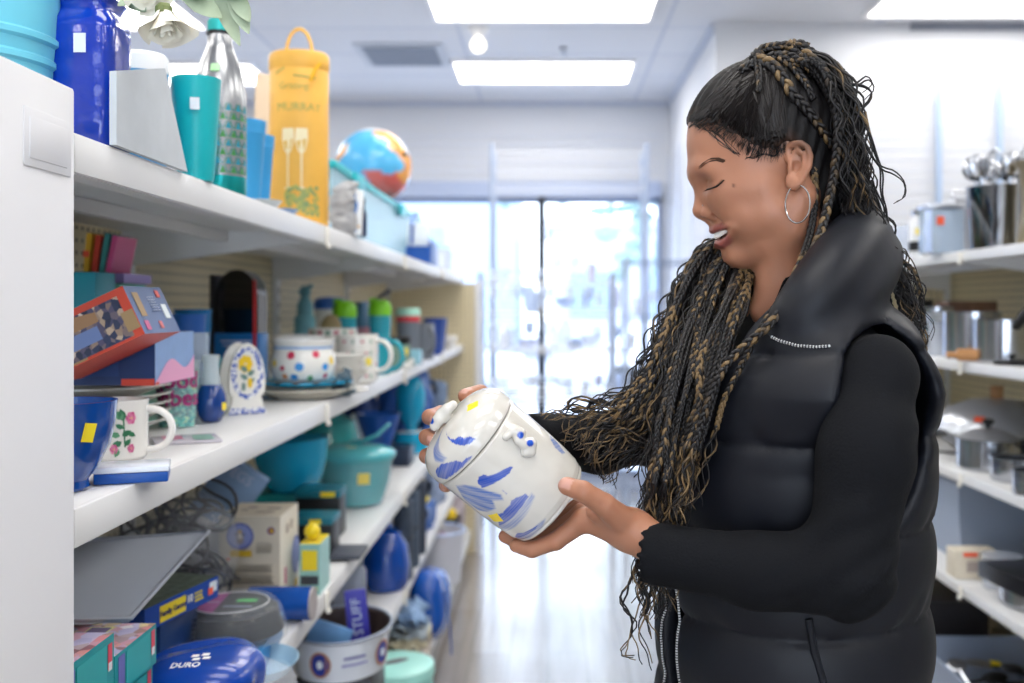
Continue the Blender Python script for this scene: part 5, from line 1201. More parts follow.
pm = bpy.data.materials.new('town_picture'); pm.use_nodes = True; nt = pm.node_tree; bb = nt.nodes['Principled BSDF']; vn = nt.nodes.new('ShaderNodeTexVoronoi'); vn.inputs['Scale'].default_value = 130; cr_ = nt.nodes.new('ShaderNodeValToRGB'); tc = nt.nodes.new('ShaderNodeTexCoord')
nt.links.new(tc.outputs['Object'], vn.inputs['Vector']); nt.links.new(vn.outputs['Color'], cr_.inputs[0]); nt.links.new(cr_.outputs[0], bb.inputs['Base Color'])
for p_, c_ in ((0, '#141a2c'), (.35, '#2d3a5c'), (.55, '#55506a'), (.72, '#8f7a6c'), (.9, '#c9b49a')):
    e = cr_.color_ramp.elements.new(p_); e.color = (*rgb(c_), 1)
MATS['town_picture'] = pm
patch(t, face_T(d, '-y'), [(rect(-.072+.035, -.018, .07, .014), mat('tan_card', '#a58a62', .5)), (rect(.004, -.002, .118, .042), pm), (rect(.066, -.008, .016, .02), mat('tan_card')),
                            ([(-.025, .004), (.03, .004), (.03, .014), (.002, .018), (-.025, .014)], mat('roof_tan', '#a07c58', .5)), (rect(.003, -.006, .045, .014), mat('window_blue', '#6f86b8', .5))], 'picture_panel')
T = face_T(d, '+x'); patch(t, T, [(rect(-.045, .006, .022, .026), mat('tan_card')), (rect(-.05, -.017, .016, .010), mat('flower_pink')), (rect(.005, -.017, .012, .008), mat('badge_red', '#d06a6a', .4)), (rect(.048, -.002, .020, .016), STK_W), (rect(.045, .018, .014, .008), mat('coral_card'))]); textlines(t, T, .01, .014, .03, 6, .003, mat('pale_print', '#b9c4dc', .5), 3, .0008)
# boxes and books against the back
boxt('storage_box', 'turquoise carton standing against the pegboard beside the end post', 'box', (-.838, 1.735, ps), (.14, .08, .175), mat('deep_teal_card', '#0f8fa0', .4))
boxt('storage_box', 'mint green carton behind the puzzle box', 'box', (-.865, 1.93, z), (.13, .12, .258), mat('mint_card', '#6fbfa6', .5))
boxt('book', 'lilac paperback lying on the mint green carton', 'book', (-.866, 1.93, z+.259), (.15, .13, .018), [mat('lilac_card', '#9a86c6', .5)]*6)
for i, (c_, lab, dx, rt) in enumerate([('#e8b52c', 'yellow slim book leaning upright on the lilac book', 0, .10), ('#d2452f', 'orange red slim book upright on the lilac book', .016, .12), ('#3f8f8c', 'teal slim book upright on the lilac book', .030, .16), ('#d9568e', 'pink slim book upright at the right of the four', .042, .20)]):
    boxt('slim_book', lab, 'book', (-.872+dx, 1.93, z+.279), (.010, .09, .075-.004*(i % 2)), [mat('cover_'+c_[1:], c_, .5)]*6, rot=(0, rt, .0), group=None)
t = bpy.data.objects['slim_book']; sticker(t, (-.001, -.046, .035), (0, -1, 0), .012, .012, STK_O)
for i, (px, Y, hh, c_, lab) in enumerate([(186, 2.16, .195, '#2f63b4', 'blue plastic cup behind the navy box'), (193, 2.34, .205, '#1f7fc0', 'brighter blue plastic cup further behind the navy box')]):
    vessel('tumbler', lab, 'cup', X(px, Y), Y, z, [(.03, 0), (.042, hh), (.044, hh+.004)], mat('cup_'+c_[1:], c_, .3), .002)
# glitter tumbler
t = thing('glitter_tumbler', 'clear plastic tumbler of teal glitter with pink handwriting', 'tumbler', (X(177, 1.80), 1.80, z))
gb = bpy.data.materials.new('teal_glitter'); gb.use_nodes = True; nt = gb.node_tree; b_ = nt.nodes['Principled BSDF']; b_.inputs['Roughness'].default_value = .25; b_.inputs['Metallic'].default_value = .1
vn = nt.nodes.new('ShaderNodeTexVoronoi'); vn.inputs['Scale'].default_value = 260; cr_ = nt.nodes.new('ShaderNodeValToRGB'); tc = nt.nodes.new('ShaderNodeTexCoord'); nt.links.new(tc.outputs['Object'], vn.inputs['Vector']); nt.links.new(vn.outputs['Color'], cr_.inputs[0]); nt.links.new(cr_.outputs[0], b_.inputs['Base Color'])
for p_, c_ in ((.1, '#0c5a66'), (.4, '#14949a'), (.6, '#3fc4b4'), (.8, '#9ae6c8'), (.93, '#e6ec9a')): e = cr_.color_ramp.elements.new(p_); e.color = (*rgb(c_), 1)
M().cup([(.0300, 0), (.0365, .085), (.0380, .1)], .003, 40).build('glitter_layer', gb, t); M().cup([(.0312, -.0003), (.0392, .1), (.0402, .118)], .0012, 40).build('outer_wall', clear('#eefaff', .05, .15), t)
mg = mat('magenta_ink', '#a0246e', .4)
curved_text(t, 'good', .040, .0385, .083, 1, mg, a0=CAMDIR, u0=.0, bold=.0009); curved_text(t, 'vibes', .040, .0375, .052, 1, mg, a0=CAMDIR, u0=.002, bold=.0009)
t = boxt('acrylic_stand', 'clear upright acrylic sheet right of the glitter tumbler', 'acrylic stand', (X(201, 1.92), 1.92, z), (.026, .05, .165), clear('#dfe9f2', .05, .45), rot=.2)
t = boxt('booklet', 'flat clear packet of cards lying on the shelf near the edge', 'packet', (X(186, 1.60), 1.60, z), (.10, .09, .004), mat('packet_grey', '#c3bfc8', .25), rot=.45)
patch(t, face_T((.10, .09, .004), '+z'), [(rect(-.02, .01, .03, .05), mat('packet_pink', '#b56a8a', .4)), (rect(.025, -.005, .03, .06), mat('packet_green', '#7aa394', .4))])
# blue sugar pot and glass handle above
t = thing('sugar_pot', 'small round cobalt pot with glass top and handle', 'pot', (X(211, 1.86), 1.86, z))
M().cup([(.014, 0), (.018, .002), (.025, .014), (.0285, .032), (.0265, .052), (.0205, .066), (.019, .070)], .003, 36).build('body', mat('cobalt_glaze', '#0a3c88', .08, coat=.6), t)
M().lathe([(.018, .070), (.016, .085), (.014, .105), (.017, .125), (.015, .125), (.012, .105), (.013, .086), (.015, .071)], 28).build('glass_neck', clear('#e6f1f7', .03, .4), t)
M().tube([(-.014, 0, .115), (-.030, -.0, .112), (-.034, 0, .095), (-.022, 0, .082), (-.013, 0, .082)], .003).build('handle', clear('#e6f1f7', .03, .4), t)
sticker(t, (.026, -.008, .03), (1, -.3, 0), .012, .014)
# napkin holder
t = thing('napkin_holder', 'white and blue ceramic napkin holder with yellow flower, two arched panels', 'napkin holder', (X(240, 2.02), 2.03, z), .62)
dw = bpy.data.materials.new('delft_rim'); dw.use_nodes = True; nt = dw.node_tree; b_ = nt.nodes['Principled BSDF']; b_.inputs['Roughness'].default_value = .12; nz_ = nt.nodes.new('ShaderNodeTexNoise'); nz_.inputs['Scale'].default_value = 210; cr_ = nt.nodes.new('ShaderNodeValToRGB'); tc = nt.nodes.new('ShaderNodeTexCoord'); nt.links.new(tc.outputs['Object'], nz_.inputs['Vector']); nt.links.new(nz_.outputs[0], cr_.inputs[0]); nt.links.new(cr_.outputs[0], b_.inputs['Base Color'])
cr_.color_ramp.elements[0].position = .46; cr_.color_ramp.elements[0].color = (*rgb('#2450b4'), 1); cr_.color_ramp.elements[1].position = .54; cr_.color_ramp.elements[1].color = (*rgb('#f1f1ef'), 1)
MATS['delft_rim'] = dw
def arch(w0, w1, h, n=18):
    pts = [(-w0/2, 0), (w0/2, 0), (w0*.40, .018), (w0*.36, .035)]; pts += [(w1/2*math.cos(a), .035+.028+(h-.063)*math.sin(a)) for a in np.linspace(-.25, PI+.25, n)]; return pts+[(-w0*.36, .035), (-w0*.40, .018)]
for y_, nm in ((-.028, 'front_panel'), (.028, 'rear_panel')):
    f_ = M().prism(arch(.080, .074, .142), .007, 0, T=TR(0, y_, 0) @ RX(PI/2)).build(nm, wg, t)
M().box((0, 0, .006), (.068, .052, .012), bev=.003).build('base', wg, t)
T = TR(0, -.0352, 0) @ RX(PI/2); ell = [(.033*math.cos(a), .082+.052*math.sin(a)) for a in np.linspace(0, 2*PI, 40, endpoint=False)]; inn = [(.022*math.cos(a), .082+.044*math.sin(a)) for a in np.linspace(0, 2*PI, 40, endpoint=False)]
yf = mat('flower_yellow', '#eac42c', .35); pr = [(ell, dw), (inn, wg), ([(x, y) for x, y in arch(.076, .06, .14)[:2]]+[(.034, .012), (-.034, .012)], dw)]
for k in range(7): pr.append((disc(-.004+.009*math.cos(k*.9), .100+.010*math.sin(k*.9), .0062, 9, .0085), yf))
for k in range(4): pr.append((lf(0, .085-.008*k, .018, .6 if k % 2 else 2.5), mat('olive_leaf', '#6d8a84', .4)))
pr += [(disc(.005, .062, .005, 9, .011), yf), (disc(-.008, .055, .004, 9, .009), mat('olive_leaf'))]
patch(t, T, pr, 'painted_flower')
# black clamshell pack
t = thing('blister_pack', 'tall black domed package with blue printed card behind the napkin holder', 'package', (X(240, 2.50), 2.50, z), -.1); bk = mat('gloss_black', '#0c0d10', .08, coat=.5)
P2 = [(-.055, .15), (.055, .15)]+[(.055*math.cos(a), .235+.072*math.sin(a)) for a in np.linspace(0, PI, 18)]
M().prism(P2, .06, 0, T=TR(.004, .03, 0) @ RX(PI/2)).build('dome', bk, t, sharp=30); M().box((.004, 0, .075), (.115, .062, .150), bev=.003).build('card', mat('azure_card', '#1f6fb4', .3), t)
M().box((-.062, .01, .15), (.014, .07, .29), bev=.003).build('side_card', mat('dark_card', '#2c2a2e', .4), t)
patch(t, TR(.004, -.0325, .075) @ RX(PI/2), [(rect(-.012, .012, .022, .06), mat('wood_tan', '#b98a52', .5)), (rect(.0, .055, .08, .004), mat('pale_print')), (rect(.0, .045, .07, .003), mat('pale_print')), (rect(.040, -.02, .02, .05), mat('navy_card2', '#1d4380', .5))])
M().box((.052, -.035, .155), (.007, .004, .25)).build('red_strip', mat('strip_red', '#c02a28', .4), t)
t = thing('plain_mug', 'dark teal mug half hidden behind the napkin holder', 'mug', (X(212, 2.28), 2.28, z)); tm = mat('teal_glaze', '#1b7f8c', .15); M().cup([(.03, 0), (.036, .01), (.036, .10)], .003, 30).build('body', tm, t); handle(t, .035, .10, -2.6, tm, .2, .8, .6, .005)
# plates with the spotted pot
plates('dinner_plate', 'thick cream stoneware plate under the blue rimmed plate', X(305, 2.36), 2.36, z, .118, 1, .02, mat('cream_glaze', '#d9d3c4', .25), h=.022)
o = M().lathe([(.0001, 0), (.06, 0), (.108, .010), (.112, .012), (.112, .016), (.1, .014), (.0001, .006)], 48, mfun=lambda i, j: 1 if (j % 3 == 0 and i in (3, 4, 5)) else 0).build('dinner_plate', [mat('cyan_glaze', '#1f9cc8', .15), mat('black_glaze', '#14202c', .15)]); o.location = (X(303, 2.33), 2.35, z+.027); tag(o, 'bright blue plate with black strokes under the spotted pot', 'plate')
t = thing('spotted_pot', 'white ceramic pot with red, blue and yellow dots on blue plate', 'pot', (X(300, 2.30), 2.33, z+.044)); t.scale = (1.07, 1.07, 1.05)
pp = [(.050, 0), (.060, .004), (.0685, .020), (.0695, .040), (.066, .058), (.0615, .070), (.0630, .080), (.0665, .086), (.0665, .092)]
M().cup(pp, .005, 56).build('body', wg, t); dots = []
for k, (a, zz, r_, c_) in enumerate([(-2.35, .040, .008, '#e9c84a'), (-2.0, .030, .006, '#c23a58'), (-1.72, .058, .0085, '#c23a58'), (-1.45, .033, .0095, '#2f8fd6'), (-1.62, .010, .008, '#2f8fd6'), (-1.95, .012, .006, '#e08a3c'), (-.92, .060, .008, '#d63a5a'), (-.62, .032, .008, '#2f8fd6'), (-.3, .045, .009, '#e9c84a'), (-.55, .012, .006, '#c23a58'), (-1.1, .008, .006, '#3f9a5a'), (.2, .03, .008, '#c23a58')]):
    R_ = np.interp(zz, [p[1] for p in pp], [p[0] for p in pp]); v_ = [((R_*1.012+.0004)*math.cos(a+x/R_), (R_*1.012+.0004)*math.sin(a+x/R_), y) for x, y in disc(0, zz, r_, 12)]
    v_ = [(math.cos(math.atan2(y, x))*(np.interp(q, [p[1] for p in pp], [p[0] for p in pp])+.0009), math.sin(math.atan2(y, x))*(np.interp(q, [p[1] for p in pp], [p[0] for p in pp])+.0009), q) for x, y, q in v_]
    M().quad(v_).build('painted_dot', mat('dot_'+c_[1:], c_, .3), t)
M().lathe([(.0628, .071), (.0632, .0735), (.0628, .076)], 48).build('blue_band', mat('band_blue', '#8fb4e0', .2), t)
# mugs and bowls beyond
def rimspots(t, R_, z0, c_, n=14, s=.006, rows=1, dz=.02):
    P_ = []
    for r in range(rows):
        for k in range(n): P_.append((disc((k-n/2)*2*PI*R_/n, z0-r*dz, s, 8), mat(c_[k % len(c_)], '#b8445c', .3)))
    curved(t, P_, R_, off=.0008, name='printed_motif')
mat('motif_red', '#b8445c', .3); mat('motif_green', '#6f9a86', .3)
t = vessel('soup_cup', 'white cup with red flower band behind the spotted pot', 'cup', X(298, 2.86), 2.86, z, [(.045, 0), (.068, .03), (.072, .135)], wg, .004); rimspots(t, .0715, .12, ['motif_red', 'motif_green'], 18, .008)
t = vessel('soup_cup', 'white cup with red flower band beside the big printed mug', 'cup', X(333, 3.02), 3.02, z, [(.045, 0), (.068, .03), (.072, .150)], wg, .004); rimspots(t, .0715, .138, ['motif_red', 'motif_green'], 18, .008)
for k in range(3):
    vessel('small_bowl', ['lowest', 'middle', 'top'][k]+' white bowl of three nested left of the printed mug', 'bowl', X(343, 2.62), 2.62, z+.001+k*.022, [(.028, 0), (.032, .006), (.060, .042), (.064, .046)], wg, .0035, group='nested white bowls')
sack('cloth_pouch', 'crumpled grey fabric pouch between spotted pot and printed mug', 'pouch', (X(334, 2.42), 2.38, z), (X(353, 2.42), 2.44, z+.06), cloth('#5a6a74'), 9, amp=.006)
t = thing('printed_mug', 'large white mug with rows of red motifs and yellow sticker', 'mug', (X(357, 2.84), 2.84, z)); M().cup([(.048, 0), (.056, .006), (.0590, .05), (.0600, .138)], .004, 44).build('body', wg, t); handle(t, .059, .138, -.25, wg, .25, .88, .55, .0065)
P_ = []
for r in range(4):
    for k in range(-7, 8): P_.append((disc(k*.026+(r % 2)*.012, .118-r*.032, .0055, 8, .0035), mat('motif_red')) if k % 2 else (disc(k*.026, .118-r*.032, .003, 8, .008), mat('motif_green')))
curved(t, P_, .0597, off=.001, name='printed_motif'); sticker(t, (.040, -.0445, .062), (.67, -.75, 0), .018, .020)
plates('saucer', 'white saucer under the crumpled pouch at the shelf edge', X(352, 2.55), 2.50, z, .052, 1, .01, wg, 'saucer', h=.006)
t = thing('plain_mug', 'bright turquoise mug with round handle right of the printed mug', 'mug', (X(378, 3.22), 3.22, z)); tq = mat('turquoise_glaze', '#2ea3b4', .12, coat=.3); M().cup([(.038, 0), (.043, .01), (.044, .115)], .003, 36).build('body', tq, t); handle(t, .043, .115, -.35, tq, .12, .92, .52, .0085)
def sports_bottle(px, Y, lab, hh=.16):
    t = thing('sports_bottle', lab, 'bottle', (X(px, Y), Y, z)); M().lathe([(.0001, 0), (.033, 0), (.036, .01), (.034, hh*.5), (.038, hh*.8), (.038, hh), (.0001, hh)], 32).build('body', mat('aqua_clear', '#2fa3b8', .15, alpha=.9), t)
    M().lathe([(.040, hh-.005), (.041, hh+.01), (.040, hh+.03), (.030, hh+.046), (.012, hh+.052), (.0001, hh+.052)], 32).build('cap', mat('lime_plastic', '#7cc81e', .35), t); M().box((-.02, -.02, hh+.050), (.03, .02, .014), bev=.005).build('spout', mat('lime_plastic'), t)
    return t
sports_bottle(345, 3.40, 'teal sports bottle with lime green cap, the left one of two', .185); sports_bottle(380, 3.55, 'teal sports bottle with lime green cap, the right one of two', .190)
t = thing('glass_jar', 'glass jar with black lid and yellow sticker behind the turquoise mug', 'jar', (X(398, 3.62), 3.62, z)); M().lathe([(.0001, 0), (.042, 0), (.045, .01), (.045, .085), (.0001, .085)], 30).build('body', mat('herb_glass', '#8fae9e', .1, vary=.5, bscale=120), t); M().lathe([(.047, .083), (.047, .108), (.0001, .108)], 30).build('lid', m_dark, t); sticker(t, (.030, -.034, .055), (.66, -.75, 0), .022, .025)
t = thing('insulated_cup', 'grey travel cup with red band and mint lid', 'cup', (X(408, 3.98), 3.98, z)); M().lathe([(.0001, 0), (.040, 0), (.047, .16), (.0001, .16)], 30).build('body', mat('grey_plastic', '#6f7680', .5), t); M().lathe([(.0475, .158), (.0485, .182), (.0001, .182)], 30).build('band', mat('red_plastic', '#d23a44', .4), t); M().lathe([(.049, .18), (.049, .2), (.044, .212), (.0001, .212)], 30).build('lid', mat('mint_plastic', '#a9dcc8', .4), t)
t = thing('plain_mug', 'grey mug with wide handle beside the travel cup', 'mug', (X(424, 4.15), 4.15, z)); gm_ = mat('grey_glaze2', '#767c86', .3); M().cup([(.04, 0), (.045, .15)], .003, 30).build('body', gm_, t); handle(t, .043, .15, -.9, gm_, .2, .85, .4, .008)
vessel('tumbler', 'navy plastic cup near the far end of the second shelf', 'cup', X(434, 4.55), 4.55, z, [(.032, 0), (.05, .16), (.052, .165)], mat('navy_plastic', '#2a4a9a', .35), .003)
vessel('tumbler', 'second navy cup standing behind the first near the end', 'cup', X(437, 4.80), 4.80, z, [(.032, 0), (.05, .16), (.052, .165)], mat('navy_plastic'), .003)
boxt('small_box', 'clear aqua box low beside the glass jar', 'box', (X(411, 3.86), 3.78, z), (.10, .10, .055), clear('#8fd0e0', .1, .7))
t = thing('figurine', 'little white china ornament near the shelf edge', 'figurine', (X(402, 3.30), 3.42, z)); V, F = nets(lambda P: smin(sd_ell(P, (0, 0, .014), (.02, .013, .014)), sd_ell(P, (.016, 0, .03), (.010, .009, .010)), .008), (-.03, -.02, -.002), (.035, .02, .045), .002); M().add(V, F).build('body', wg, t, sharp=0)
vessel('small_bowl', 'white footed bowl last on the second shelf', 'bowl', X(445, 5.0), 5.0, z, [(.03, 0), (.034, .02), (.06, .05), (.062, .075)], wg, .004)
# back row
t = thing('tiered_ornament', 'dusty teal tiered ornament at the back left of the sports bottles', 'ornament', (X(305, 3.25), 3.25, z)); M().lathe([(.0001, 0), (.036, 0), (.038, .13), (.034, .14), (.034, .18), (.025, .19), (.025, .225), (.018, .235), (.013, .25), (.020, .265), (.012, .28), (.0001, .285)], 28).build('tiers', mat('dusty_teal', '#5f97a4', .5), t); M().tube([(-.02, 0, .262), (0, 0, .275), (.025, 0, .285)], .006).build('bow', mat('dusty_teal'), t)
t = thing('canister', 'white canister with blue lid and teal band at the back', 'canister', (X(330, 3.45), 3.45, z)); M().lathe([(.0001, 0), (.05, 0), (.05, .12), (.0001, .12)], 30).build('band', mat('teal_band', '#2f9c98', .5), t); M().lathe([(.05, .12), (.052, .21), (.0001, .21)], 30).build('body', wg, t); M().lathe([(.055, .208), (.054, .235), (.040, .248), (.0001, .25)], 30).build('lid', mat('blue_lid', '#2f62b4', .4), t)
t = thing('framed_oval', 'oval gold and brown ornament before the white canister', 'ornament', (X(331, 3.2), 3.2, z)); M().box((0, 0, .055), (.06, .03, .11), bev=.006).build('base', mat('teal_band'), t); M().ball((0, 0, .148), (.034, .012, .045), 0, 20).build('oval', mat('antique_gold', '#9a8a62', .4), t)
t = thing('spray_bottle', 'blue bottle with pink label between the lime caps', 'bottle', (X(363, 3.75), 3.75, z)); M().lathe([(.0001, 0), (.04, 0), (.04, .17), (.02, .215), (.018, .235), (.0001, .235)], 24).build('body', mat('dusty_blue', '#4f7c9e', .3), t); M().lathe([(.0405, .06), (.0405, .14)], 24).build('label_band', mat('pink_label', '#c78a9c', .5), t)
t = thing('frying_pan', 'small dark pan with long handle lying on the back row cups', 'pan', (X(350, 3.9), 3.9, z)); M().lathe([(.0001, 0), (.05, 0), (.05, .2), (.058, .235), (.054, .235), (.046, .205), (.0001, .205)], 28).build('pan_body', mat('dark_pan', '#33343c', .3), t); M().tube([(.05, -.0, .225), (.10, 0, .245), (.155, 0, .28)], [.008, .009, .014], flat=.6).build('handle', mat('navy_handle', '#2a2f58', .4), t)
# ================================================================== left, third shelf
z = Z3+.001
teal = mat('teal_card', '#17949a', .4, vary=.08, bscale=60); pnk = bpy.data.materials.new('photo_collage'); pnk.use_nodes = True; nt = pnk.node_tree; b_ = nt.nodes['Principled BSDF']; b_.inputs['Roughness'].default_value = .3
vn = nt.nodes.new('ShaderNodeTexVoronoi'); vn.inputs['Scale'].default_value = 60; cr_ = nt.nodes.new('ShaderNodeValToRGB'); tc = nt.nodes.new('ShaderNodeTexCoord'); nt.links.new(tc.outputs['Object'], vn.inputs['Vector']); nt.links.new(vn.outputs['Color'], cr_.inputs[0]); nt.links.new(cr_.outputs[0], b_.inputs['Base Color'])
for p_, c_ in ((.1, '#b8b4d8'), (.35, '#c9c3e0'), (.5, '#d98a94'), (.62, '#e6d7a2'), (.8, '#8f5f6a'), (.95, '#f0eef4')): e = cr_.color_ramp.elements.new(p_); e.color = (*rgb(c_), 1)
labs = ['bottom', 'second from bottom', 'third from bottom', 'top']
for ci, (xc, yc, cname) in enumerate([(-.585, 1.135, 'near'), (-.588, 1.272, 'far')]):
    n = 4 if ci == 0 else 4; hh = .0615 if ci == 0 else .0535
    for k in range(n):
        d = (.125, .128, hh-.001); off = (0, .004, -.003, .002)[k]
        t = boxt('game_carton', 'teal game carton with photo lid, %s of the %s stack' % (labs[k], 'nearer' if ci == 0 else 'farther'), 'game box', (xc+off, yc, z+k*hh), d, [teal, teal, teal, teal, teal, pnk], group='teal game cartons')
        T = face_T(d, '+x'); patch(t, T, [(rect(.052, .006, .011, .030), mat('badge_red2', '#d8485a', .4)), (rect(.052, -.006, .009, .010), STK_W), (rect(-.046, .002, .018, .040), mat('violet_label', '#6a6ab0', .4)), (rect(.005, -.0, .075, .044), mat('teal_card2', '#2ba3a6', .4))])
        if k == n-1: patch(t, face_T(d, '+z'), [(rect(.0, .02, .03, .05), mat('lemon_edge', '#dfe88a', .4)), (rect(.0, .02, .026, .045), mat('mauve_panel', '#7f6f92', .4))], 'lid_print')
t = thing('serving_tray', 'large flat grey tray leaning over the stacks on the third shelf', 'tray', (-.72, 1.45, z+.145)); gtm = mat('tray_grey', '#b2b8c2', .4, vary=.06, bscale=6)
A_, B_, C_, D_ = [W(*q)-Vector(t.location) for q in ((70, 543, 1.50), (208, 533, 1.72), (130, 620, 1.38), (40, 624, 1.25))]
nn = (B_-A_).cross(C_-A_).normalized(); nn = nn if nn.z > 0 else -nn
def slab(pts, th, m, name, par, rim=0):
    v = [p[:] for p in pts]+[(p-nn*th)[:] for p in pts]; n = len(pts); M().add(v, [tuple(range(n)), tuple(range(2*n-1, n-1, -1))]+[(i, n+i, n+(i+1) % n, (i+1) % n) for i in range(n)]).build(name, m, par)
slab([A_, D_, C_, B_], .004, gtm, 'tray_plate', t)
M().tube([(p+nn*.003)[:] for p in (A_, D_, C_, B_)], .0035, 0, 8, closed=True).build('rolled_rim', mat('tray_rim', '#b9bec8', .3), t)
t = boxt('support_box', 'plain dark carton under the leaning grey tray', 'box', (-.78, 1.62, z), (.16, .2, .12), mat('dark_card', '#2c2a2e', .4))
# cables in a bag
t = thing('cable_bag', 'clear bag full of coiled black cables behind the grey tray', 'bag of cables', (-.765, 1.97, z)); r = random.Random(3)
for k in range(44):
    c_ = (r.uniform(-.05, .09), r.uniform(-.05, .12), r.uniform(.06, .25)); R_ = r.uniform(.025, .06); ax = Euler((r.uniform(-1, 1), r.uniform(-1, 1), r.uniform(0, 3))).to_matrix()
    M().tube([(Vector(c_)+ax @ Vector((R_*math.cos(a), R_*math.sin(a), .004*math.sin(3*a)))) [:] for a in np.linspace(0, 2*PI, 22, endpoint=False)], .0035, 0, 6, closed=True).build('cable_coil', mat('cable_black', '#25262b', .35), t)
V, F = nets(lambda P: sd_ell(P, (.02, .02, .14), (.13, .14, .14))+.012*vnoise(P, 30, 4), (-.14, -.15, -.02), (.18, .19, .31), .01); V[:, 2] = np.maximum(V[:, 2], .001); M().add(V, F).build('plastic_bag', mat('bag_film', '#cdd3dc', .1, alpha=.18, spec=1.), t, sharp=0)
# family games
d = (.14, .205, .037); bl = mat('royal_card', '#0e44a0', .35); gm2 = mat('game_photo', '#5d6a5c', .4, vary=.7, bscale=160)
t = boxt('family_games_box', 'blue board game box reading Family Games, tilted before the cream carton', 'game box', (-.667, 1.66, z+.131), d, [bl, bl, bl, bl, bl, gm2], rot=-.235); T = face_T(d, '+x')
patch(t, T, [(rect(-.030, -.001, .070, .026), mat('yellow_card', '#e8cf2a', .4)), (rect(.086, .004, .022, .018), STK_W), (rect(.078, -.002, .014, .012), STK_O)])
words(t, T @ TR(-.030, -.001, .0010), 'Family Games', .0125, mat('navy_ink', '#14206a', .4), bold=.0003); words(t, T @ TR(.016, .002, .0008), '10', .017, mat('white_ink', '#f2f2f2', .4), bold=.0004); textlines(t, T, .044, .006, .026, 3, .006, mat('yellow_card'), 4, .003)
boxt('support_box', 'plain blue carton hidden under the Family Games box', 'box', (-.68, 1.67, z), (.13, .17, .130), mat('navy_card', '#173a72', .45))
# plates wrapped in plastic on a blue board
t = boxt('blue_board_box', 'flat blue box with dark edges under the plastic wrapped plates', 'flat box', (-.60, 1.80, z), (.20, .26, .045), mat('cerulean_card', '#1c74b0', .4), rot=.1)
t = thing('wrapped_plates', 'stack of dark plates in clear wrap with magenta and green round label', 'wrapped plates', (X(236, 1.83), 1.80, z+.0455)); dk = mat('dark_plate', '#20242e', .12, coat=.4)
for k in range(6): M().lathe([(.05, 0), (.092-.002*k, .009), (.093-.002*k, .0105), (.05, .006)], 44, T=TR(0, 0, k*.0075)).build('plate', dk, t)
M().lathe([(.0001, .0585), (.068, .0585), (.069, .0575), (.068, .0565)], 44).build('round_label', mat('label_black', '#23232a', .3), t)
patch(t, TR(0, 0, .0588), [([(.063*math.cos(a), .063*math.sin(a)) for a in np.linspace(1.9, 4.5, 20)], mat('magenta_label', '#a32c86', .35)), (rect(.026, .012, .036, .018), mat('green_label', '#58c46a', .4)), (rect(.02, -.025, .05, .004), mat('pale_print')), (rect(-.035, .0, .03, .004), mat('pale_print'))], 'label_print')
M().tube([(.0665*math.cos(a), .0665*math.sin(a), .059) for a in np.linspace(0, 2*PI, 40, endpoint=False)], .0009, closed=True).build('label_ring', mat('white_ink'), t)
M().lathe([(.100, -.0005), (.101, .010), (.088, .050), (.075, .063), (.0001, .0635)], 60).build('clear_wrap', mat('wrap_film', '#e6edf4', .08, alpha=.14, spec=1.), t)
t = thing('oval_dish', 'pale blue dish sticking out under the wrapped plates at the shelf edge', 'dish', (X(262, 1.74), 1.725, z)); M().cup([(.06, 0), (.085, .008), (.105, .03)], .003, 44).build('body', mat('pale_blue_glaze', '#a9cbe0', .2), t); t.scale = (.62, .8, .9)
# blue packet with white tile logo
t = thing('blue_packet', 'bright blue wrapped packet with small white tile logo and lettering', 'packet', (X(206, 1.47), 1.455, z+.056)); V, F = nets(lambda P: (((np.abs((P-np.array([0, 0, .042]))/np.array([.085, .085, .042])))**2.6).sum(-1)**(1/2.6)-1)*.042+.003*vnoise(P, 50, 2), (-.1, -.1, -.005), (.1, .1, .1), .004); V[:, 2] = np.maximum(V[:, 2], .0005); M().add(V, F).build('packet_body', mat('packet_blue', '#0a3f9c', .25, coat=.3), t, sharp=0)
PB = _b.BVHTree.FromPolygons(V.tolist(), F.tolist())
def on_pack(x, y): h = PB.ray_cast(Vector((x, y, .3)), Vector((0, 0, -1))); return (h[0]+h[1]*.0008)[:]
wt = mat('white_ink'); 
for (x, y) in ((.0, -.028), (.013, -.023), (.005, -.040), (.018, -.035)): M().quad([on_pack(x+a, y+b) for a, b in ((-.005, -.005), (.005, -.004), (.005, .005), (-.005, .004))]).build('logo_tile', wt, t)
mm = M().text('DURO', .016, Matrix.Identity(4), 0, ext=0, bold=.0004); v = mm.v[0]; mm.v = [np.array([on_pack(a[0]*.9-.004, a[1]-.058) for a in v])]; mm.build('lettering', wt, t, sharp=0)
V, F = nets(lambda P: np.abs(sd_ell(P, (.03, 0, .03), (.13, .10, .045))+.006*vnoise(P, 45, 8))-.0012, (-.13, -.12, -.03), (.19, .13, .1), .005); 
M().prism([(.06, -.05), (.15, -.02), (.12, .04), (.07, .07)], .002, T=TR(0, 0, .03) @ RX(.25)).build('film_corner', mat('bag_film'), t)
boxt('support_box', 'flat navy carton under the blue packet with tile logo', 'box', (X(206, 1.47), 1.46, z), (.13, .15, .055), mat('navy_card'))
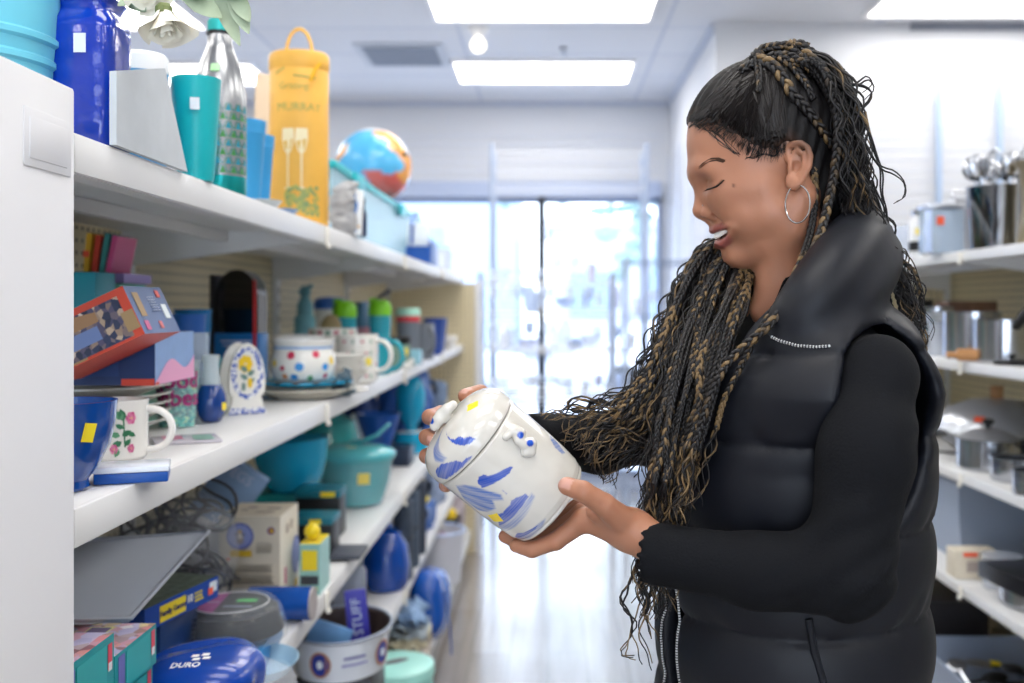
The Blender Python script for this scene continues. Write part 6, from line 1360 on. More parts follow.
# cream carton
d = (.132, .155, .185); cm = mat('cream_card', '#ddd3bf', .55, vary=.05, bscale=30); cm2 = mat('cream_card2', '#e6e0d4', .55)
t = boxt('cream_carton', 'cream cardboard carton with round blue cow picture and small print', 'carton', (X(249, 2.15)-.0, 2.23, z), d, [cm, cm2, cm, cm, cm, cm])
T = face_T(d, '-y'); bb2 = mat('ring_blue', '#3d4fae', .4); P_ = [(disc(-.020, .050, .029, 28), bb2), (disc(-.020, .050, .025, 28), mat('disc_lilac', '#9aa4d8', .4)), ([(-.042, .006), (.006, .006), (.004, .020), (-.040, .020)], mat('yellow_base', '#e2b92e', .5)), (disc(-.020, .044, .008, 14, .011), mat('cow_grey', '#a99b92', .5)), (disc(-.020, .050, .006, 12), mat('cow_white', '#e8e2da', .5)), (disc(-.028, .054, .003, 8), mat('cow_dark', '#4a4442', .5)), (disc(-.013, .054, .003, 8), mat('cow_dark')), (disc(-.020, .060, .004, 8), mat('yellow_base')),
      (disc(.047, .062, .008, 16), mat('plum', '#7a2f7a', .4)), (disc(.048, .062, .0045, 12), mat('yellow_base')), (disc(-.045, .001, .003, 8), STK_O)]
patch(t, T, P_, 'cow_emblem'); ink = mat('soft_ink', '#8f8778', .6); textlines(t, T, .032, .036, .034, 6, .004, ink, 1, .0011)
for k, (yy, n_) in enumerate(((-.012, 4), (-.034, 5), (-.060, 3), (-.076, 3))): textlines(t, T, .0, yy, .105, n_, .0042, ink, k+2, .0013)
T = face_T(d, '+x'); patch(t, T, [(disc(.055, -.020, .035, 24, .042), bb2), (disc(.055, -.020, .030, 24, .037), mat('disc_lilac')), (rect(-.02, .055, .02, .02), mat('cow_grey')), (rect(.015, .058, .015, .02), mat('cow_grey')), (rect(-.035, -.045, .012, .035), mat('flower_pink')), (rect(.055, -.085, .03, .02), mat('yellow_base'))], 'side_print')
T = face_T(d, '+z'); patch(t, T, [(disc(-.02, .02, .012), mat('cow_grey')), (disc(-.03, -.01, .008), mat('cow_grey')), (rect(.03, .01, .03, .012), mat('cow_grey')), (rect(.02, -.03, .04, .01), mat('cow_grey'))], 'top_print')
# blue storage book behind, letters
d = (.12, .05, .15); t = boxt('lettered_box', 'pale blue box with pale lettering leaning behind the cream carton', 'box', (-.815, 2.42, z+.125), d, mat('steel_blue_card', '#7f9dc4', .5), rot=(0, .62, .2)); words(t, face_T(d, '-y') @ TR(0, .05, .001), 'EGS', .034, mat('pale_print'))
boxt('support_box', 'plain grey carton behind the cream carton, carrying the pale blue box', 'box', (-.84, 2.45, z), (.16, .2, .11), mat('grey_card', '#c9ccd4', .5))
# roll with grey core
t = thing('wrap_roll', 'blue printed roll of wrap with grey cardboard core, at the shelf edge', 'roll', (X(283, 2.02), 2.03, z+.0345)); T = RY(PI/2)
M().lathe([(.0001, -.07), (.0335, -.07), (.0335, .055), (.0001, .055)], 36, T=T, mfun=lambda i, j: 0).build('film', mat('roll_blue', '#1a50a4', .2, vary=.4, bscale=30), t); M().lathe([(.008, .0552), (.0325, .0552), (.0325, .060), (.008, .060)], 36, T=T).build('core', mat('core_grey', '#a9a2a2', .8), t); M().lathe([(.0001, .0565), (.008, .0565), (.008, .055)], 16, T=T).build('core_hole', m_dark, t)
# clear box with yellow ball
d = (.045, .10, .112); t = boxt('gift_box', 'small aqua and yellow carton right of the cream carton', 'box', (-.527, 2.26, z), d, [mat('aqua_card', '#8fc0b8', .3), mat('aqua_card'), mat('aqua_card'), mat('aqua_card'), mat('aqua_card'), mat('yellow_card')]); patch(t, face_T(d, '-y'), [(rect(0, .02, .034, .045), mat('yellow_card')), (rect(.0, -.024, .040, .02), mat('ink_dark', '#3a3f46', .4)), (rect(0, -.045, .034, .01), mat('yellow_card'))])
o = M().ball((0, 0, .018), .018, 0, 24).build('toy_ball', mat('yellow_rubber', '#e8cc1e', .35)); o.location = (-.530, 2.25, z+.1135); tag(o, 'small glossy yellow ball on top of the aqua carton', 'ball')
# black organisers and tub
t = thing('desk_organiser', 'black and teal desk organiser with flat foot, front of the salad spinner', 'organiser', (X(327, 2.55), 2.56, z))
M().box((-.03, 0, .045), (.10, .10, .09), bev=.004).build('body', m_dark, t); M().box((-.03, 0, .098), (.105, .105, .018), bev=.003).build('top_tray', mat('dark_teal_card', '#0f6e80', .4), t); M().box((.035, -.01, .012), (.12, .12, .012), bev=.003).build('foot', mat('slate_plastic', '#474c58', .5), t); sticker(t, (-.02, -.0535, .098), (0, -1, 0), .03, .012)
t = thing('desk_organiser', 'second black organiser standing behind the first, taller', 'organiser', (X(332, 2.80), 2.80, z)); M().box((-.03, 0, .055), (.12, .10, .11), bev=.004).build('body', m_dark, t); M().box((-.03, 0, .122), (.125, .105, .022), bev=.003).build('top_tray', mat('dark_teal_card'), t); sticker(t, (.0, -.0535, .122), (0, -1, 0), .04, .014)
t = thing('square_tub', 'clear aqua tub behind the cream carton', 'tub', (X(296, 3.05)-.0, 3.22, z)); t.scale = (.8, .8, .9); M().box((0, 0, .06), (.14, .11, .12), bev=.012).box((0, 0, .127), (.15, .12, .014), bev=.004).build('body', mat('aqua_clear2', '#86c6d0', .15, alpha=.8), t)
# turquoise mixing bowl raised on cartons
bx = boxt('support_box', 'tall teal carton carrying the turquoise mixing bowl', 'box', (X(280, 2.86), 2.93, z), (.16, .16, .10), teal)
t = vessel('mixing_bowl', 'deep turquoise mixing bowl above the cream carton', 'bowl', X(284, 2.82), 2.92, z+.102, [(.05, 0), (.065, .004), (.088, .04), (.102, .09), (.108, .145), (.112, .150)], mat('turquoise_bowl', '#18a2cc', .2), .003, seg=56)
t.rotation_euler = (0, -.06, 0)
# salad spinner
t = thing('salad_spinner', 'large aqua salad spinner with clear bowl, lid and yellow sticker', 'salad spinner', (X(354, 3.22), 3.24, z)); ac = mat('aqua_clear3', '#48b4bc', .12, alpha=.93, coat=.3)
M().lathe([(.0001, 0), (.07, 0), (.085, .006), (.108, .07), (.118, .135), (.120, .150), (.0001, .150)], 60).build('inner_basket', ac, t)
M().lathe([(.076, -.0005), (.092, .006), (.114, .07), (.1245, .150), (.1265, .152)], 60).build('outer_bowl', mat('bag_film'), t)
M().lathe([(.128, .150), (.130, .156), (.130, .166), (.122, .176), (.08, .190), (.0001, .196)], 60).build('lid', mat('aqua_lid', '#5cc0c8', .12, alpha=.9, coat=.4), t)
M().tube([(-.01, 0, .196), (.03, -.01, .206), (.075, -.02, .225), (.115, -.03, .262)], [.016, .014, .012, .010], flat=.6).build('handle', mat('aqua_lid'), t)
sticker(t, (.046, -.103, .098), (.35, -.9, -.1), .038, .036); sticker(t, (-.0, -.07, .188), (0, -.3, 1), .03, .02)
t = thing('glass_dome', 'teal ribbed plastic dish upside down behind the salad spinner', 'dish', (X(318, 3.55), 3.62, z+.15)); M().lathe([(.135, 0), (.13, .02), (.115, .075), (.07, .105), (.0001, .11)], 44, mfun=lambda i, j: 0).build('body', mat('aqua_deep', '#2d9a9c', .1, alpha=.85), t)
boxt('support_box', 'plain teal carton under the ribbed dish behind the spinner', 'box', (X(318, 3.55), 3.64, z), (.2, .2, .148), teal)
# beyond the spinner
t = thing('funnel_pack', 'deep blue plastic scoop hanging card beyond the salad spinner', 'scoop', (X(378, 3.95), 3.95, z)); M().lathe([(.0001, 0), (.03, 0), (.05, .09), (.09, .22), (.086, .22), (.0001, .10)], 32).build('body', mat('royal_plastic'), t); M().box((-.075, -.03, .12), (.05, .01, .20), bev=.004).build('card', mat('white_card'), t); sticker(t, (-.04, -.075, .04), (0, -1, 0), .04, .04, STK_O)
t = thing('turquoise_blender', 'turquoise two part egg shaped container near the end of the third shelf', 'container', (X(411, 4.4), 4.4, z)); tqb = mat('turquoise_bowl'); M().lathe([(.0001, 0), (.065, 0), (.075, .03), (.068, .085), (.06, .09), (.0001, .09)], 40).build('base', tqb, t)
M().lathe([(.0001, .092), (.022, .094), (.024, .115), (.045, .15), (.062, .20), (.064, .26), (.050, .31), (.025, .335), (.0001, .34)], 40).build('cup', tqb, t); M().box((0, 0, .092), (.10, .10, .006), bev=.002).build('collar', wg, t)
boxt('tool_case', 'low black case on the shelf under the turquoise container', 'case', (X(398, 4.0), 4.08, z), (.09, .16, .07), mat('ink_navy', '#1b2a44', .4))
sack('plastic_bag', 'crumpled blue bag behind the turquoise container', 'bag', (-.78, 4.62, z), (-.56, 4.90, z+.33), mat('bag_blue', '#2a5aa8', .3), 41, amp=.02)
sack('plastic_bag', 'grey blue bundle at the far end of the third shelf', 'bag', (-.72, 5.10, z), (-.53, 5.45, z+.26), cloth('#7f93b0'), 42, amp=.02)
sack('plastic_bag', 'dark navy bundle at the back of the third shelf', 'bag', (-.90, 4.1, z), (-.74, 4.5, z+.30), cloth('#24407c'), 43, amp=.02)
sack('plastic_bag', 'small teal bundle behind the turquoise mixing bowl', 'bag', (-.93, 3.36, z), (-.85, 3.6, z+.26), cloth('#2f8f96'), 44, amp=.015)
o = M().lathe([(.0001, -.08), (.035, -.08), (.042, -.05), (.042, .05), (.03, .08), (.0001, .08)], 28, T=RY(PI/2)).build('toy_tube', mat('turquoise_bowl')); o.location = (-.70, 1.22, z+.31); tag(o, 'turquoise cylinder lying beside the end post above the grey tray', 'cylinder')
boxt('support_box', 'tall plain carton behind the near game cartons', 'box', (-.75, 1.18, z), (.14, .16, .265), mat('dark_card'))
# ================================================================== left, fourth shelf
z = Z4+.001
t = thing('oval_tin', 'large oval white tin with violet crests, holding a purple packet', 'tin', (X(338, 2.42), 2.46, z+.101)); wt_ = mat('enamel_white', '#d6dce4', .2, coat=.3)
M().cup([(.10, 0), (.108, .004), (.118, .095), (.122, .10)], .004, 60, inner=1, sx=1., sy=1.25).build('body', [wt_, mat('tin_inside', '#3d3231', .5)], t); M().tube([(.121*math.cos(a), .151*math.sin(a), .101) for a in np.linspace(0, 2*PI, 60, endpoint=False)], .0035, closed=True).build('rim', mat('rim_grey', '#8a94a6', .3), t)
for a in (-1.75, -.35): curved(t, [(disc(0, .05, .026, 18, .03), mat('crest_gold', '#b07a52', .4)), (disc(0, .05, .021, 18, .025), mat('crest_blue', '#2f3f94', .4)), (disc(0, .05, .008, 10, .01), STK_W)], .113, 1.25, a0=a, off=.004, name='crest')
curved(t, [(rect(0, .062, .05, .004), mat('violet_label')), (rect(0, .046, .06, .004), mat('violet_label'))], .113, 1.25, a0=-1.05, off=.004, name='small_print')
t = boxt('purple_packet', 'violet card packet with pale lettering standing in the oval tin', 'packet', (X(361, 2.42), 2.44, z+.107), (.052, .014, .185), mat('violet_card', '#37359c', .4), rot=(0, -.10, .2)); words(t, face_T((.052, .014, .185), '-y') @ TR(0, .03, .001) @ RZm(PI/2), 'STUFF', .034, mat('pale_print')); patch(t, face_T((.052, .014, .185), '-y'), [(disc(0, -.045, .012), mat('pale_print'))])
boxt('notebook', 'pale blue notebook with green pattern slanted in the oval tin', 'book', (X(318, 2.42), 2.42, z+.11), (.10, .010, .11), mat('book_sky', '#6fa4dc', .4, vary=.3, bscale=25), rot=(0, .35, .1))
t = thing('clear_pouch', 'clear zip pouch standing behind the purple packet', 'pouch', (X(352, 2.75), 2.72, z)); M().box((0, 0, .14), (.09, .03, .28), bev=.014).build('body', mat('pouch_film', '#aeb6c8', .15, alpha=.55), t); M().box((0, 0, .287), (.07, .02, .015), bev=.004).build('cap', mat('grey_plastic'), t)
sack('plastic_bag', 'dark blue glossy bag at the near end of the fourth shelf', 'bag', (-.66, 2.02, z), (-.53, 2.22, z+.11), mat('bag_navy', '#25388c', .2), 51, amp=.012)
boxt('small_box', 'white carton lying near the shelf edge before the oval tin', 'box', (-.585, 1.80, z), (.12, .16, .13), mat('white_card'))
t = thing('blue_vase_tub', 'glossy royal blue plastic tub in clear wrap on the fourth shelf', 'tub', (X(386, 3.5), 3.5, z)); t.scale = (.92, .92, .9); M().lathe([(.0001, 0), (.07, 0), (.085, .02), (.092, .09), (.08, .17), (.05, .22), (.0001, .235)], 40).build('body', mat('royal_gloss', '#0c46a0', .08, coat=.6), t); M().lathe([(.03, .235), (.02, .25), (.0001, .252)], 24).build('lid', mat('royal_plastic'), t)
sack('plastic_bag', 'grey mesh bag pushed beside the blue tub', 'bag', (-.72, 2.95, z), (-.60, 3.2, z+.20), cloth('#6c7280'), 52, amp=.014)
sack('plastic_bag', 'white and purple printed bag lying at the shelf edge', 'bag', (-.58, 2.78, z), (-.51, 3.02, z+.055), mat('bag_white', '#d9d9f0', .3), 53, amp=.01)
for k, (px, Y) in enumerate([(403, 3.62), (410, 3.80), (417, 4.0)]):
    o = thing('rolled_mat', ['first', 'second', 'third'][k]+' dark slate roll standing upright, counted from the blue tub', 'roll', (X(px, Y), Y, z), group='dark upright rolls'); M().lathe([(.0001, 0), (.036, 0), (.037, .005), (.037, .275), (.034, .285), (.0001, .28)], 28).build('roll', cloth(['#3b4656', '#465466', '#333d4e'][k]), o); M().tube([(.037*math.cos(a), .037*math.sin(a), .15) for a in np.linspace(0, 2*PI, 20, endpoint=False)], .003, closed=True).build('strap', m_dark, o)
sack('plastic_bag', 'bright blue bag with yellow tag after the dark rolls', 'bag', (-.62, 4.3, z), (-.52, 4.62, z+.11), mat('bag_blue'), 54, amp=.015)
o = thing('yellow_tag_pack', 'small yellow pack lying on the bright blue bag', 'pack', (-.555, 4.45, z+.115)); M().box((0, 0, .012), (.05, .07, .022), bev=.006).build('pack', mat('yellow_card'), o)
sack('plastic_bag', 'pale bundle at the far end of the fourth shelf', 'bag', (-.70, 4.9, z), (-.53, 5.3, z+.2), cloth('#8fa0c0'), 55, amp=.02)
boxt('small_box', 'dark carton at the back of the fourth shelf', 'box', (-.84, 3.0, z), (.16, .4, .22), mat('dark_card')); boxt('small_box', 'navy carton at the back of the fourth shelf', 'box', (-.84, 3.8, z), (.16, .5, .24), mat('navy_card'))
boxt('support_box', 'low dark carton under the oval white tin', 'box', (X(338, 2.42), 2.46, z), (.18, .2, .1), mat('dark_card'))
# ================================================================== left, bottom shelf
z = Z5+.001
t = thing('mint_tin', 'round mint green tin with dark label at the bottom shelf', 'tin', (X(392, 3.02), 3.08, z+.091)); M().lathe([(.0001, 0), (.115, 0), (.118, .1), (.0001, .1)], 52).build('body', mat('mint_enamel2', '#8fcac2', .3), t); M().lathe([(.0001, .130), (.10, .129), (.120, .122), (.122, .095), (.119, .095)][::-1], 52).build('lid', mat('mint_enamel', '#9fdad0', .3), t); patch(t, TR(0, 0, .1302) @ RZm(.6), [(disc(0, 0, .045, 20, .016), mat('label_plum', '#5a4450', .4))], 'label')
boxt('support_box', 'plain carton under the mint tin on the bottom shelf', 'box', (X(392, 3.02), 3.08, z), (.16, .16, .09), mat('grey_card'))
boxt('picture_frame', 'blue framed clear tray at the edge of the bottom shelf', 'frame', (-.46, 3.40, z), (.05, .18, .015), mat('royal_plastic'), rot=(0, 0, 0)); 
for k in range(5):
    c_ = ['#c9b8a8', '#d9cfc4', '#e4dcc0', '#b9c4cc', '#7f9cc0'][k]; sack('folded_cloth', ['beige folded cloth at the bottom of the pile', 'cream folded cloth, second from the bottom', 'pale yellow folded cloth in the middle of the pile', 'pale grey folded cloth, second from the top', 'blue folded cloth on top of the pile'][k], 'cloth', (-.57, 3.52, z+k*.045), (-.44, 3.74, z+k*.045+.048), cloth(c_), 60+k, amp=.008, group='folded cloths on the bottom shelf')
t = thing('blue_tote_bag', 'clear fronted royal blue carry bag with loose strap on the bottom shelf', 'carry bag', (-.475, 4.0, z)); V, F = nets(lambda P: (((np.abs((P-np.array([0, 0, .14]))/np.array([.075, .16, .14])))**3).sum(-1)**(1/3)-1)*.075+.008*vnoise(P, 22, 2), (-.1, -.19, -.01), (.1, .19, .3), .009); V[:, 2] = np.maximum(V[:, 2], .0005); M().add(V, F).build('body', mat('bag_royal', '#1650a8', .2), t, sharp=0)
M().tube([(.07, -.10, .20), (.095, -.13, .08), (.102, -.14, -.02), (.098, -.10, -.04)], .008, flat=.4).build('strap', mat('royal_plastic'), t)
t = thing('white_hamper', 'white plastic basket full of pink bundles on the bottom shelf', 'basket', (-.53, 4.78, z)); M().cup([(.09, 0), (.11, .01), (.13, .24), (.135, .25)], .004, 40).build('body', mat('basket_white', '#dfe3ee', .4, alpha=.75), t); M().tube([(.134*math.cos(a), .134*math.sin(a), .25) for a in np.linspace(0, 2*PI, 40, endpoint=False)], .007, closed=True).build('rim', mat('sky_plastic'), t)
sack('pink_bundle', 'dusty pink bundle in the white basket', 'bundle', (-.60, 4.70, z+.01), (-.47, 4.86, z+.23), cloth('#b98a9a'), 71, amp=.01)
t = thing('plush_bird', 'small black and yellow plush toy on top of the bundles', 'toy', (-.50, 5.12, z+.137)); M().ball((0, 0, .05), (.045, .045, .055), 0, 20).build('body', mat('plush_black', '#22242a', .9), t); M().ball((0, 0, .115), .032, 0, 16).build('head', mat('plush_yellow', '#e8c52e', .8), t)
boxt('small_box', 'clear white box under the black and yellow plush toy', 'box', (-.54, 5.12, z), (.18, .22, .135), mat('box_pale', '#cfd6e4', .3))
sack('plastic_bag', 'brown and white bag at the end of the bottom shelf', 'bag', (-.60, 5.35, z), (-.48, 5.7, z+.24), cloth('#b0a4a8'), 72, amp=.02); sack('plastic_bag', 'blue crumpled bag deep in the bottom shelf', 'bag', (-.85, 3.52, z), (-.68, 3.8, z+.2), cloth('#2b5a86'), 73, amp=.02); sack('plastic_bag', 'grey bag deep in the bottom shelf', 'bag', (-.85, 4.0, z), (-.68, 4.5, z+.2), cloth('#55617a'), 74, amp=.02)
# ================================================================== right shelves
st = mat('cookware_steel', '#b5b8be', .18, metal=1.); sr = mat('satin_steel', '#c9ccd2', .32, metal=.9)
def lid_knob(t, zz, m=None, s=1.): M().lathe([(.008*s, zz), (.007*s, zz+.008*s), (.016*s, zz+.014*s), (.016*s, zz+.024*s), (.0001, zz+.028*s)], 20).build('lid_knob', m or m_dark, t)
def pot(name, label, px, Y, z, r, h, lid=True, long=None, hm=None, x=None):
    t = thing(name, label, 'pot', (X(px, Y) if x is None else x, Y, z)); M().cup([(r*.92, 0), (r, .008), (r, h), (r+.003, h+.002)], .002, 44).build('body', st, t)
    if lid: M().lathe([(.0001, h+.030), (r*.5, h+.025), (r*.9, h+.010), (r+.003, h+.004), (r, h+.002)][::-1], 44).build('lid', sr, t); lid_knob(t, h+.030, hm)
    if long is not None: M().tube([(r*math.cos(long), r*math.sin(long), h*.8), ((r+.05)*math.cos(long), (r+.05)*math.sin(long), h*.9), ((r+.19)*math.cos(long), (r+.19)*math.sin(long), h*1.0)], [.006, .011, .012], flat=.6).build('handle', m_dark, t)
    return t
z = RZ[0]+.001
t = thing('utensil_crock', 'tall dark steel canister packed with whisks and ladles, top right shelf', 'canister', (X(999, 2.75), 2.76, z), -.1); t.scale = (.95, .95, .85); M().cup([(.068, 0), (.072, .004), (.085, .20), (.088, .205)], .002, 44).build('body', mat('mirror_steel', '#8f939a', .08, metal=1.), t)
for k in range(9):
    a = k*.7; rr_ = .045; x0, y0 = rr_*math.cos(a), rr_*math.sin(a)
    u = thing('whisk' if k % 3 == 0 else 'ladle', ['wire whisk', 'steel ladle', 'steel serving spoon'][k % 3]+' standing in the steel canister, '+['left', 'front left', 'front', 'front right', 'right', 'rear right', 'rear', 'rear left', 'middle'][k], 'utensil', (t.location.x+x0*.5, t.location.y+y0*.5, z+.006), (math.sin(a)*-.18, math.cos(a)*.18, 0)); M().tube([(0, 0, 0), (0, 0, .20)], .004).build('handle', st, u)
    if k % 3 == 0:
        for j in range(5): M().tube([(0, 0, .19), (.022*math.cos(j*.63), .022*math.sin(j*.63), .225), (.020*math.cos(j*.63), .020*math.sin(j*.63), .255), (0, 0, .272), (-.020*math.cos(j*.63), -.020*math.sin(j*.63), .255), (-.022*math.cos(j*.63), -.022*math.sin(j*.63), .225), (0, 0, .19)], .0012, seg=5).build('wire_loop', st, u)
    else: M().ball((0, 0, .225), (.030, .012 if k % 3 == 1 else .006, .034), 0, 18).build('bowl', st, u)
t = thing('grater', 'perforated box grater standing left of the utensil canister', 'grater', (X(960, 3.02), 3.02, z), .3); vv = [(-.055, -.04, 0), (.055, -.04, 0), (.055, .04, 0), (-.055, .04, 0), (-.042, -.03, .17), (.042, -.03, .17), (.042, .03, .17), (-.042, .03, .17)]
M().add(vv, [(3, 2, 1, 0), (4, 5, 6, 7)]+[(i, (i+1) % 4, 4+(i+1) % 4, 4+i) for i in range(4)]).build('body', sr, t); m = M()
for r_ in range(11):
    for c_ in range(7): m.box((-.036+c_*.012+(r_ % 2)*.004, -.0395+.0006*r_, .02+r_*.0135), (.006, .003, .006))
m.build('teeth', mat('grater_hole', '#5f646c', .4), t, kind='stuff'); M().tube([(-.03, 0, .17), (-.025, 0, .19), (.025, 0, .19), (.03, 0, .17)], .005).build('handle', st, t)
t = thing('clear_canister', 'clear blue glass block canister with orange sticker, top right shelf', 'canister', (X(941, 2.95), 2.95, z)); M().box((0, 0, .065), (.105, .09, .13), bev=.008).build('body', mat('glass_block', '#b4c8dc', .05, alpha=.55, spec=1.), t); M().box((0, 0, .138), (.11, .095, .016), bev=.004).build('lid', sr, t); M().box((-.048, -.03, .065), (.016, .03, .125), bev=.003).build('corner', mat('sky_plastic'), t); sticker(t, (-.02, -.046, .095), (0, -1, 0), .022, .024, STK_O)
t = thing('bottle_rack', 'white cylinder with dark base and yellow sticker beside the hair', 'canister', (X(916, 3.15), 3.15, z)); M().lathe([(.0001, 0), (.02, 0), (.022, .10), (.012, .13), (.0001, .13)], 24).build('body', mat('white_plastic'), t); M().lathe([(.0225, .02), (.0225, .05)], 24).build('band', m_dark, t); sticker(t, (0, -.0225, .08), (0, -1, 0), .02, .02)
vessel('drinking_glass', 'plain clear glass farthest along the top right shelf', 'glass', X(905, 3.5), 3.5, z, [(.03, 0), (.04, .13)], gm[0], .003); vessel('steel_jug', 'bright steel jug behind the glass block canister', 'jug', X(935, 3.3), 3.36, z, [(.05, 0), (.055, .01), (.05, .15), (.055, .17)], st, .002)
t = thing('brass_pot', 'tall aged metal pot with wire handle cut by the right edge', 'pot', (X(1046, 2.58), 2.60, z)); t.scale = (.9, .9, .85); M().cup([(.065, 0), (.07, .01), (.055, .12), (.060, .235), (.078, .262)], .003, 40).build('body', mat('aged_brass', '#b3a488', .3, metal=.8), t); M().tube([(-.06, 0, .255), (-.05, 0, .31), (0, 0, .325), (.05, 0, .31), (.06, 0, .255)], .003).build('wire_handle', st, t)
t = thing('wire_basket_shelf', 'pale blue wire rail basket behind the glass canister', 'basket', (X(925, 3.6), 3.62, z)); M().box((0, 0, .11), (.3, .16, .015), bev=.004).build('rim', mat('sky_plastic'), t)
for x in (-.14, -.07, 0, .07, .14): M().tube([(x, -.07, .11), (x, -.06, 0), (x, .06, 0), (x, .07, .11)], .003).build('wire', st, t)
z = RZ[1]+.001
pot('saucepan', 'steel pot with glassy body and yellow sticker, second right shelf', 972, 2.92, z, .080, .135, False); t = bpy.data.objects['saucepan']; sticker(t, (-.015, -.081, .055), (0, -1, 0), .030, .036)
pot('saucepan', 'steel saucepan whose thick black handle curves up at right edge', 1003, 2.74, z, .075, .115, False); t = bpy.data.objects['saucepan.001']; M().tube([(.0, -.075, .095), (.01, -.10, .125), (.04, -.125, .17), (.10, -.14, .20)], [.011, .015, .016, .014]).build('handle', m_dark, t)
t = thing('steel_canister', 'lidded glass canister left of the stickered pot', 'canister', (X(947, 3.05), 3.06, z)); M().lathe([(.0001, 0), (.05, 0), (.052, .11), (.0001, .11)], 30).build('body', gm[0], t); M().lathe([(.054, .108), (.054, .13), (.0001, .135)], 30).build('lid', sr, t)
t = thing('wood_box', 'brown wooden box at the back of the second right shelf', 'box', (1.40, 3.35, z)); M().box((0, 0, .085), (.16, .12, .17), bev=.004).build('body', mat('walnut', '#7d5c46', .5, vary=.3), t); M().box((-.082, 0, .11), (.006, .05, .03), bev=.002).build('clasp', st, t)
t = thing('black_jar', 'dark lidded jar farthest on the second right shelf', 'jar', (X(925, 3.45), 3.5, z)); M().lathe([(.0001, 0), (.045, 0), (.045, .14), (.0001, .14)], 26).build('body', gm[0], t); M().lathe([(.047, .138), (.047, .175), (.0001, .178)], 26).build('lid', m_dark, t)
pot('saucepan', 'steel cup pot behind the black lidded jar', 936, 3.2, z, .055, .15, False)
t = thing('rolling_pin', 'short wooden rolling pin lying at the shelf edge', 'rolling pin', (X(982, 2.76), 2.74, z+.018), -.2); M().lathe([(.0001, -.10), (.008, -.10), (.009, -.075), (.017, -.07), (.017, .07), (.009, .075), (.008, .10), (.0001, .10)], 20, T=RY(PI/2)).build('pin', mat('light_wood', '#b98655', .5), t)
t = thing('black_coaster', 'small flat black pan lid lying on the shelf edge', 'lid', (X(1012, 2.60), 2.60, z)); M().lathe([(.0001, 0), (.045, 0), (.048, .01), (.0001, .014)], 28).build('disc', m_dark, t); lid_knob(t, .012, None, .6)
z = RZ[2]+.001
t = thing('wok', 'large domed steel wok lid with wooden knob and orange sticker', 'wok', (1.40, 3.12, z), 0); M().lathe([(.10, 0), (.19, .07), (.195, .075)], 50).build('wok_body', mat('dark_steel', '#6d7076', .3, metal=.9), t); M().lathe([(.196, .076), (.19, .10), (.15, .145), (.08, .172), (.0001, .178)], 50).build('lid', sr, t); M().lathe([(.018, .176), (.020, .215), (.0001, .218)], 20).build('wooden_knob', mat('light_wood'), t); M().tube([(-.18, -.05, .075), (-.21, -.08, .08), (-.25, -.12, .08)], [.009, .013, .012]).build('handle', m_dark, t); sticker(t, (-.11, -.13, .125), (-.5, -.6, .62), .03, .02, STK_O)
pot('stock_pot', 'lidded steel pot with black knob in front of the wok', 988, 2.86, z, .085, .085, True, -.6)
pot('saucepan', 'small steel pan with long black handle pointing right, third right shelf', 1016, 2.66, z, .065, .06, False, .1)
pot('saucepan', 'small steel pan nearest the camera at the right edge, third shelf', 1034, 2.46, z, .050, .06, False, .6)
t = thing('utensil_set', 'flat black handled utensil lying before the wok', 'utensil', (X(955, 2.95), 2.98, z+.012)); M().tube([(-.05, 0, .02), (.03, -.02, .015), (.10, -.06, .0)], [.006, .010, .008], flat=.5).build('handle', m_dark, t)
z = RZ[3]+.001
def tub(label, x, y, zz, w_, d_, h_, m_, rim=True):
    t = thing('clear_tub', label, 'tub', (x, y, zz)); b0 = [(sx*(w_/2-.02), sy*(d_/2-.02)) for sx, sy in n4]; b1 = [(sx*w_/2, sy*d_/2) for sx, sy in n4]
    vv = [(a, b, 0) for a, b in b0]+[(a, b, h_) for a, b in b1]+[(a*.97, b*.97, .004) for a, b in b0]+[(a*.97, b*.97, h_) for a, b in b1]
    M().add(vv, [(3, 2, 1, 0), (8, 9, 10, 11)]+[(i, (i+1) % 4, 4+(i+1) % 4, 4+i) for i in range(4)]+[(8+i, 12+i, 12+(i+1) % 4, 8+(i+1) % 4) for i in range(4)]+[(4+i, 4+(i+1) % 4, 12+(i+1) % 4, 12+i) for i in range(4)]).build('tub_body', m_, t, sharp=20)
    if rim: M().tube([(a, b, h_) for a, b in b1], .006, closed=True, seg=6).build('rim', m_, t)
    return t
fr_ = mat('frosted_tub', '#a9b6cc', .3, alpha=.62)
tub('big frosted plastic tub at the back of the fourth right shelf', 1.40, 3.30, z, .34, .60, .24, fr_)
t = boxt('small_box', 'small cream box with red sticker before the frosted tub', 'box', (X(972, 2.88), 2.88, z), (.12, .07, .08), mat('cream_card')); patch(t, face_T((.12, .07, .08), '-y'), [(rect(0, -.005, .06, .03), mat('cow_grey'))]); sticker(t, (-.02, -.0355, .07), (0, -1, .2), .04, .012, STK_O)
t = thing('glass_canister', 'clear round canister with red sticker right of the cream box', 'canister', (X(1002, 2.76), 2.76, z)); M().lathe([(.0001, 0), (.05, 0), (.055, .09), (.0001, .09)], 30).build('body', gm[0], t); sticker(t, (0, -.05, .082), (0, -.6, 1), .04, .02, STK_O)
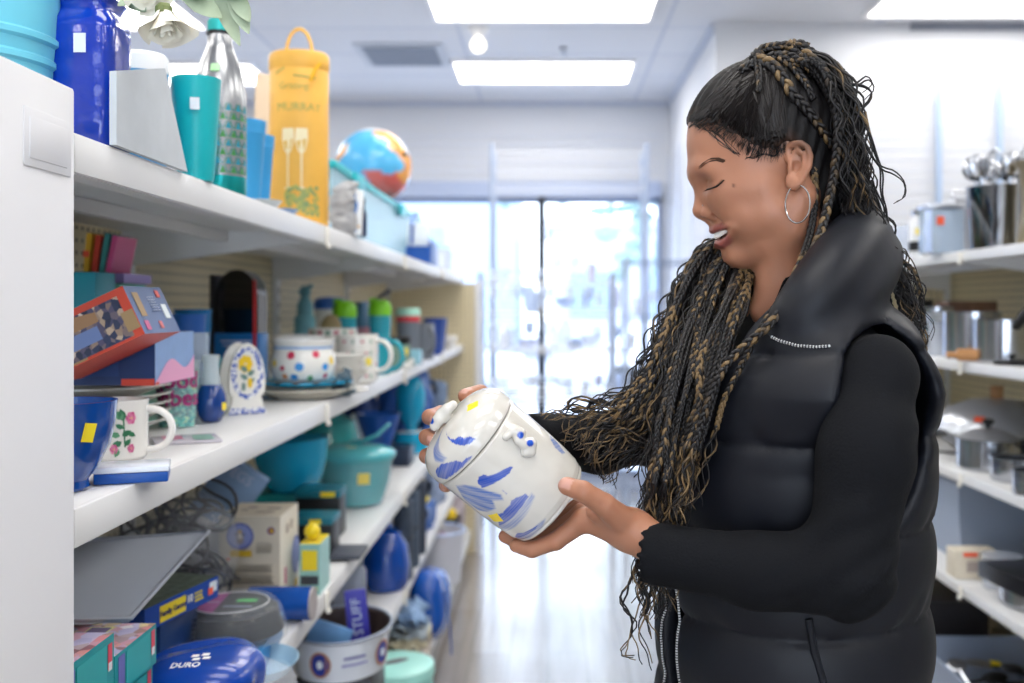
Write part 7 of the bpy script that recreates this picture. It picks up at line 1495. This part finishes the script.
for k in range(4):
    o = boxt('baking_tray', ['lowest', 'second', 'third', 'topmost'][k]+' flat dark baking tray stacked at the right edge', 'tray', (1.30, 2.60, z+.050+k*.011), (.26, .22, .009), mat('black_metal', '#17181c', .3), rot=(0, 0, .12), group='dark baking trays')
t = pot('casserole', 'low steel pan under the dark baking trays', 1000, 2.6, z, .09, .045, False, x=1.27)
t = pot('casserole', 'steel lidded pan at the right edge behind the baking trays', 1020, 2.84, z, .075, .09, True, x=1.44)
z = .201
tb = tub('clear tub of mixed black and steel utensils on the bottom right shelf', 1.36, 2.98, z, .40, .42, .20, fr_)
r = random.Random(9)
for k in range(16):
    x, y = 1.36+r.uniform(-.13, .13), 2.98+r.uniform(-.12, .12); kind = k % 3
    u = thing(['ladle', 'spatula', 'tongs'][kind], ['black spoon', 'steel spatula', 'steel tongs'][kind]+' lying in the clear tub, layer %s' % ['one', 'two', 'three', 'four', 'five', 'six'][k//3], 'utensil', (x, y, z+.03+k*.010), (r.uniform(-.2, .2), r.uniform(-.2, .2), r.uniform(0, 3.1))); mm_ = m_dark if kind == 0 else st
    M().tube([(-.12, 0, 0), (.05, 0, .01)], .006).build('handle', mm_, u); M().ball((.08, 0, .012), (.04, .028, .012 if kind == 0 else .004), 0, 16).build('head', mm_, u)
    if k == 13: sticker(u, (.03, 0, .018), (0, 0, 1), .03, .03)
t = thing('pot_lid', 'dark round pan lid with yellow sticker at the bottom right corner', 'lid', (1.315, 2.56, z+.12)); M().lathe([(.13, 0), (.135, .006), (.09, .03), (.0001, .04)], 48).build('disc', mat('dark_steel2', '#4d4f50', .25, metal=.7), t); M().tube([(.135*math.cos(a), .135*math.sin(a), .004) for a in np.linspace(0, 2*PI, 40, endpoint=False)], .004, closed=True).build('rim', st, t); sticker(t, (.01, -.05, .034), (0, -.25, 1), .04, .03)
pot('stock_pot', 'wide steel pot under the dark pan lid', 1012, 2.56, z, .125, .118, False, x=1.315)
boxt('small_box', 'dark carton deep on the bottom right shelf', 'box', (1.35, 3.55, z), (.3, .3, .25), mat('dark_card'))
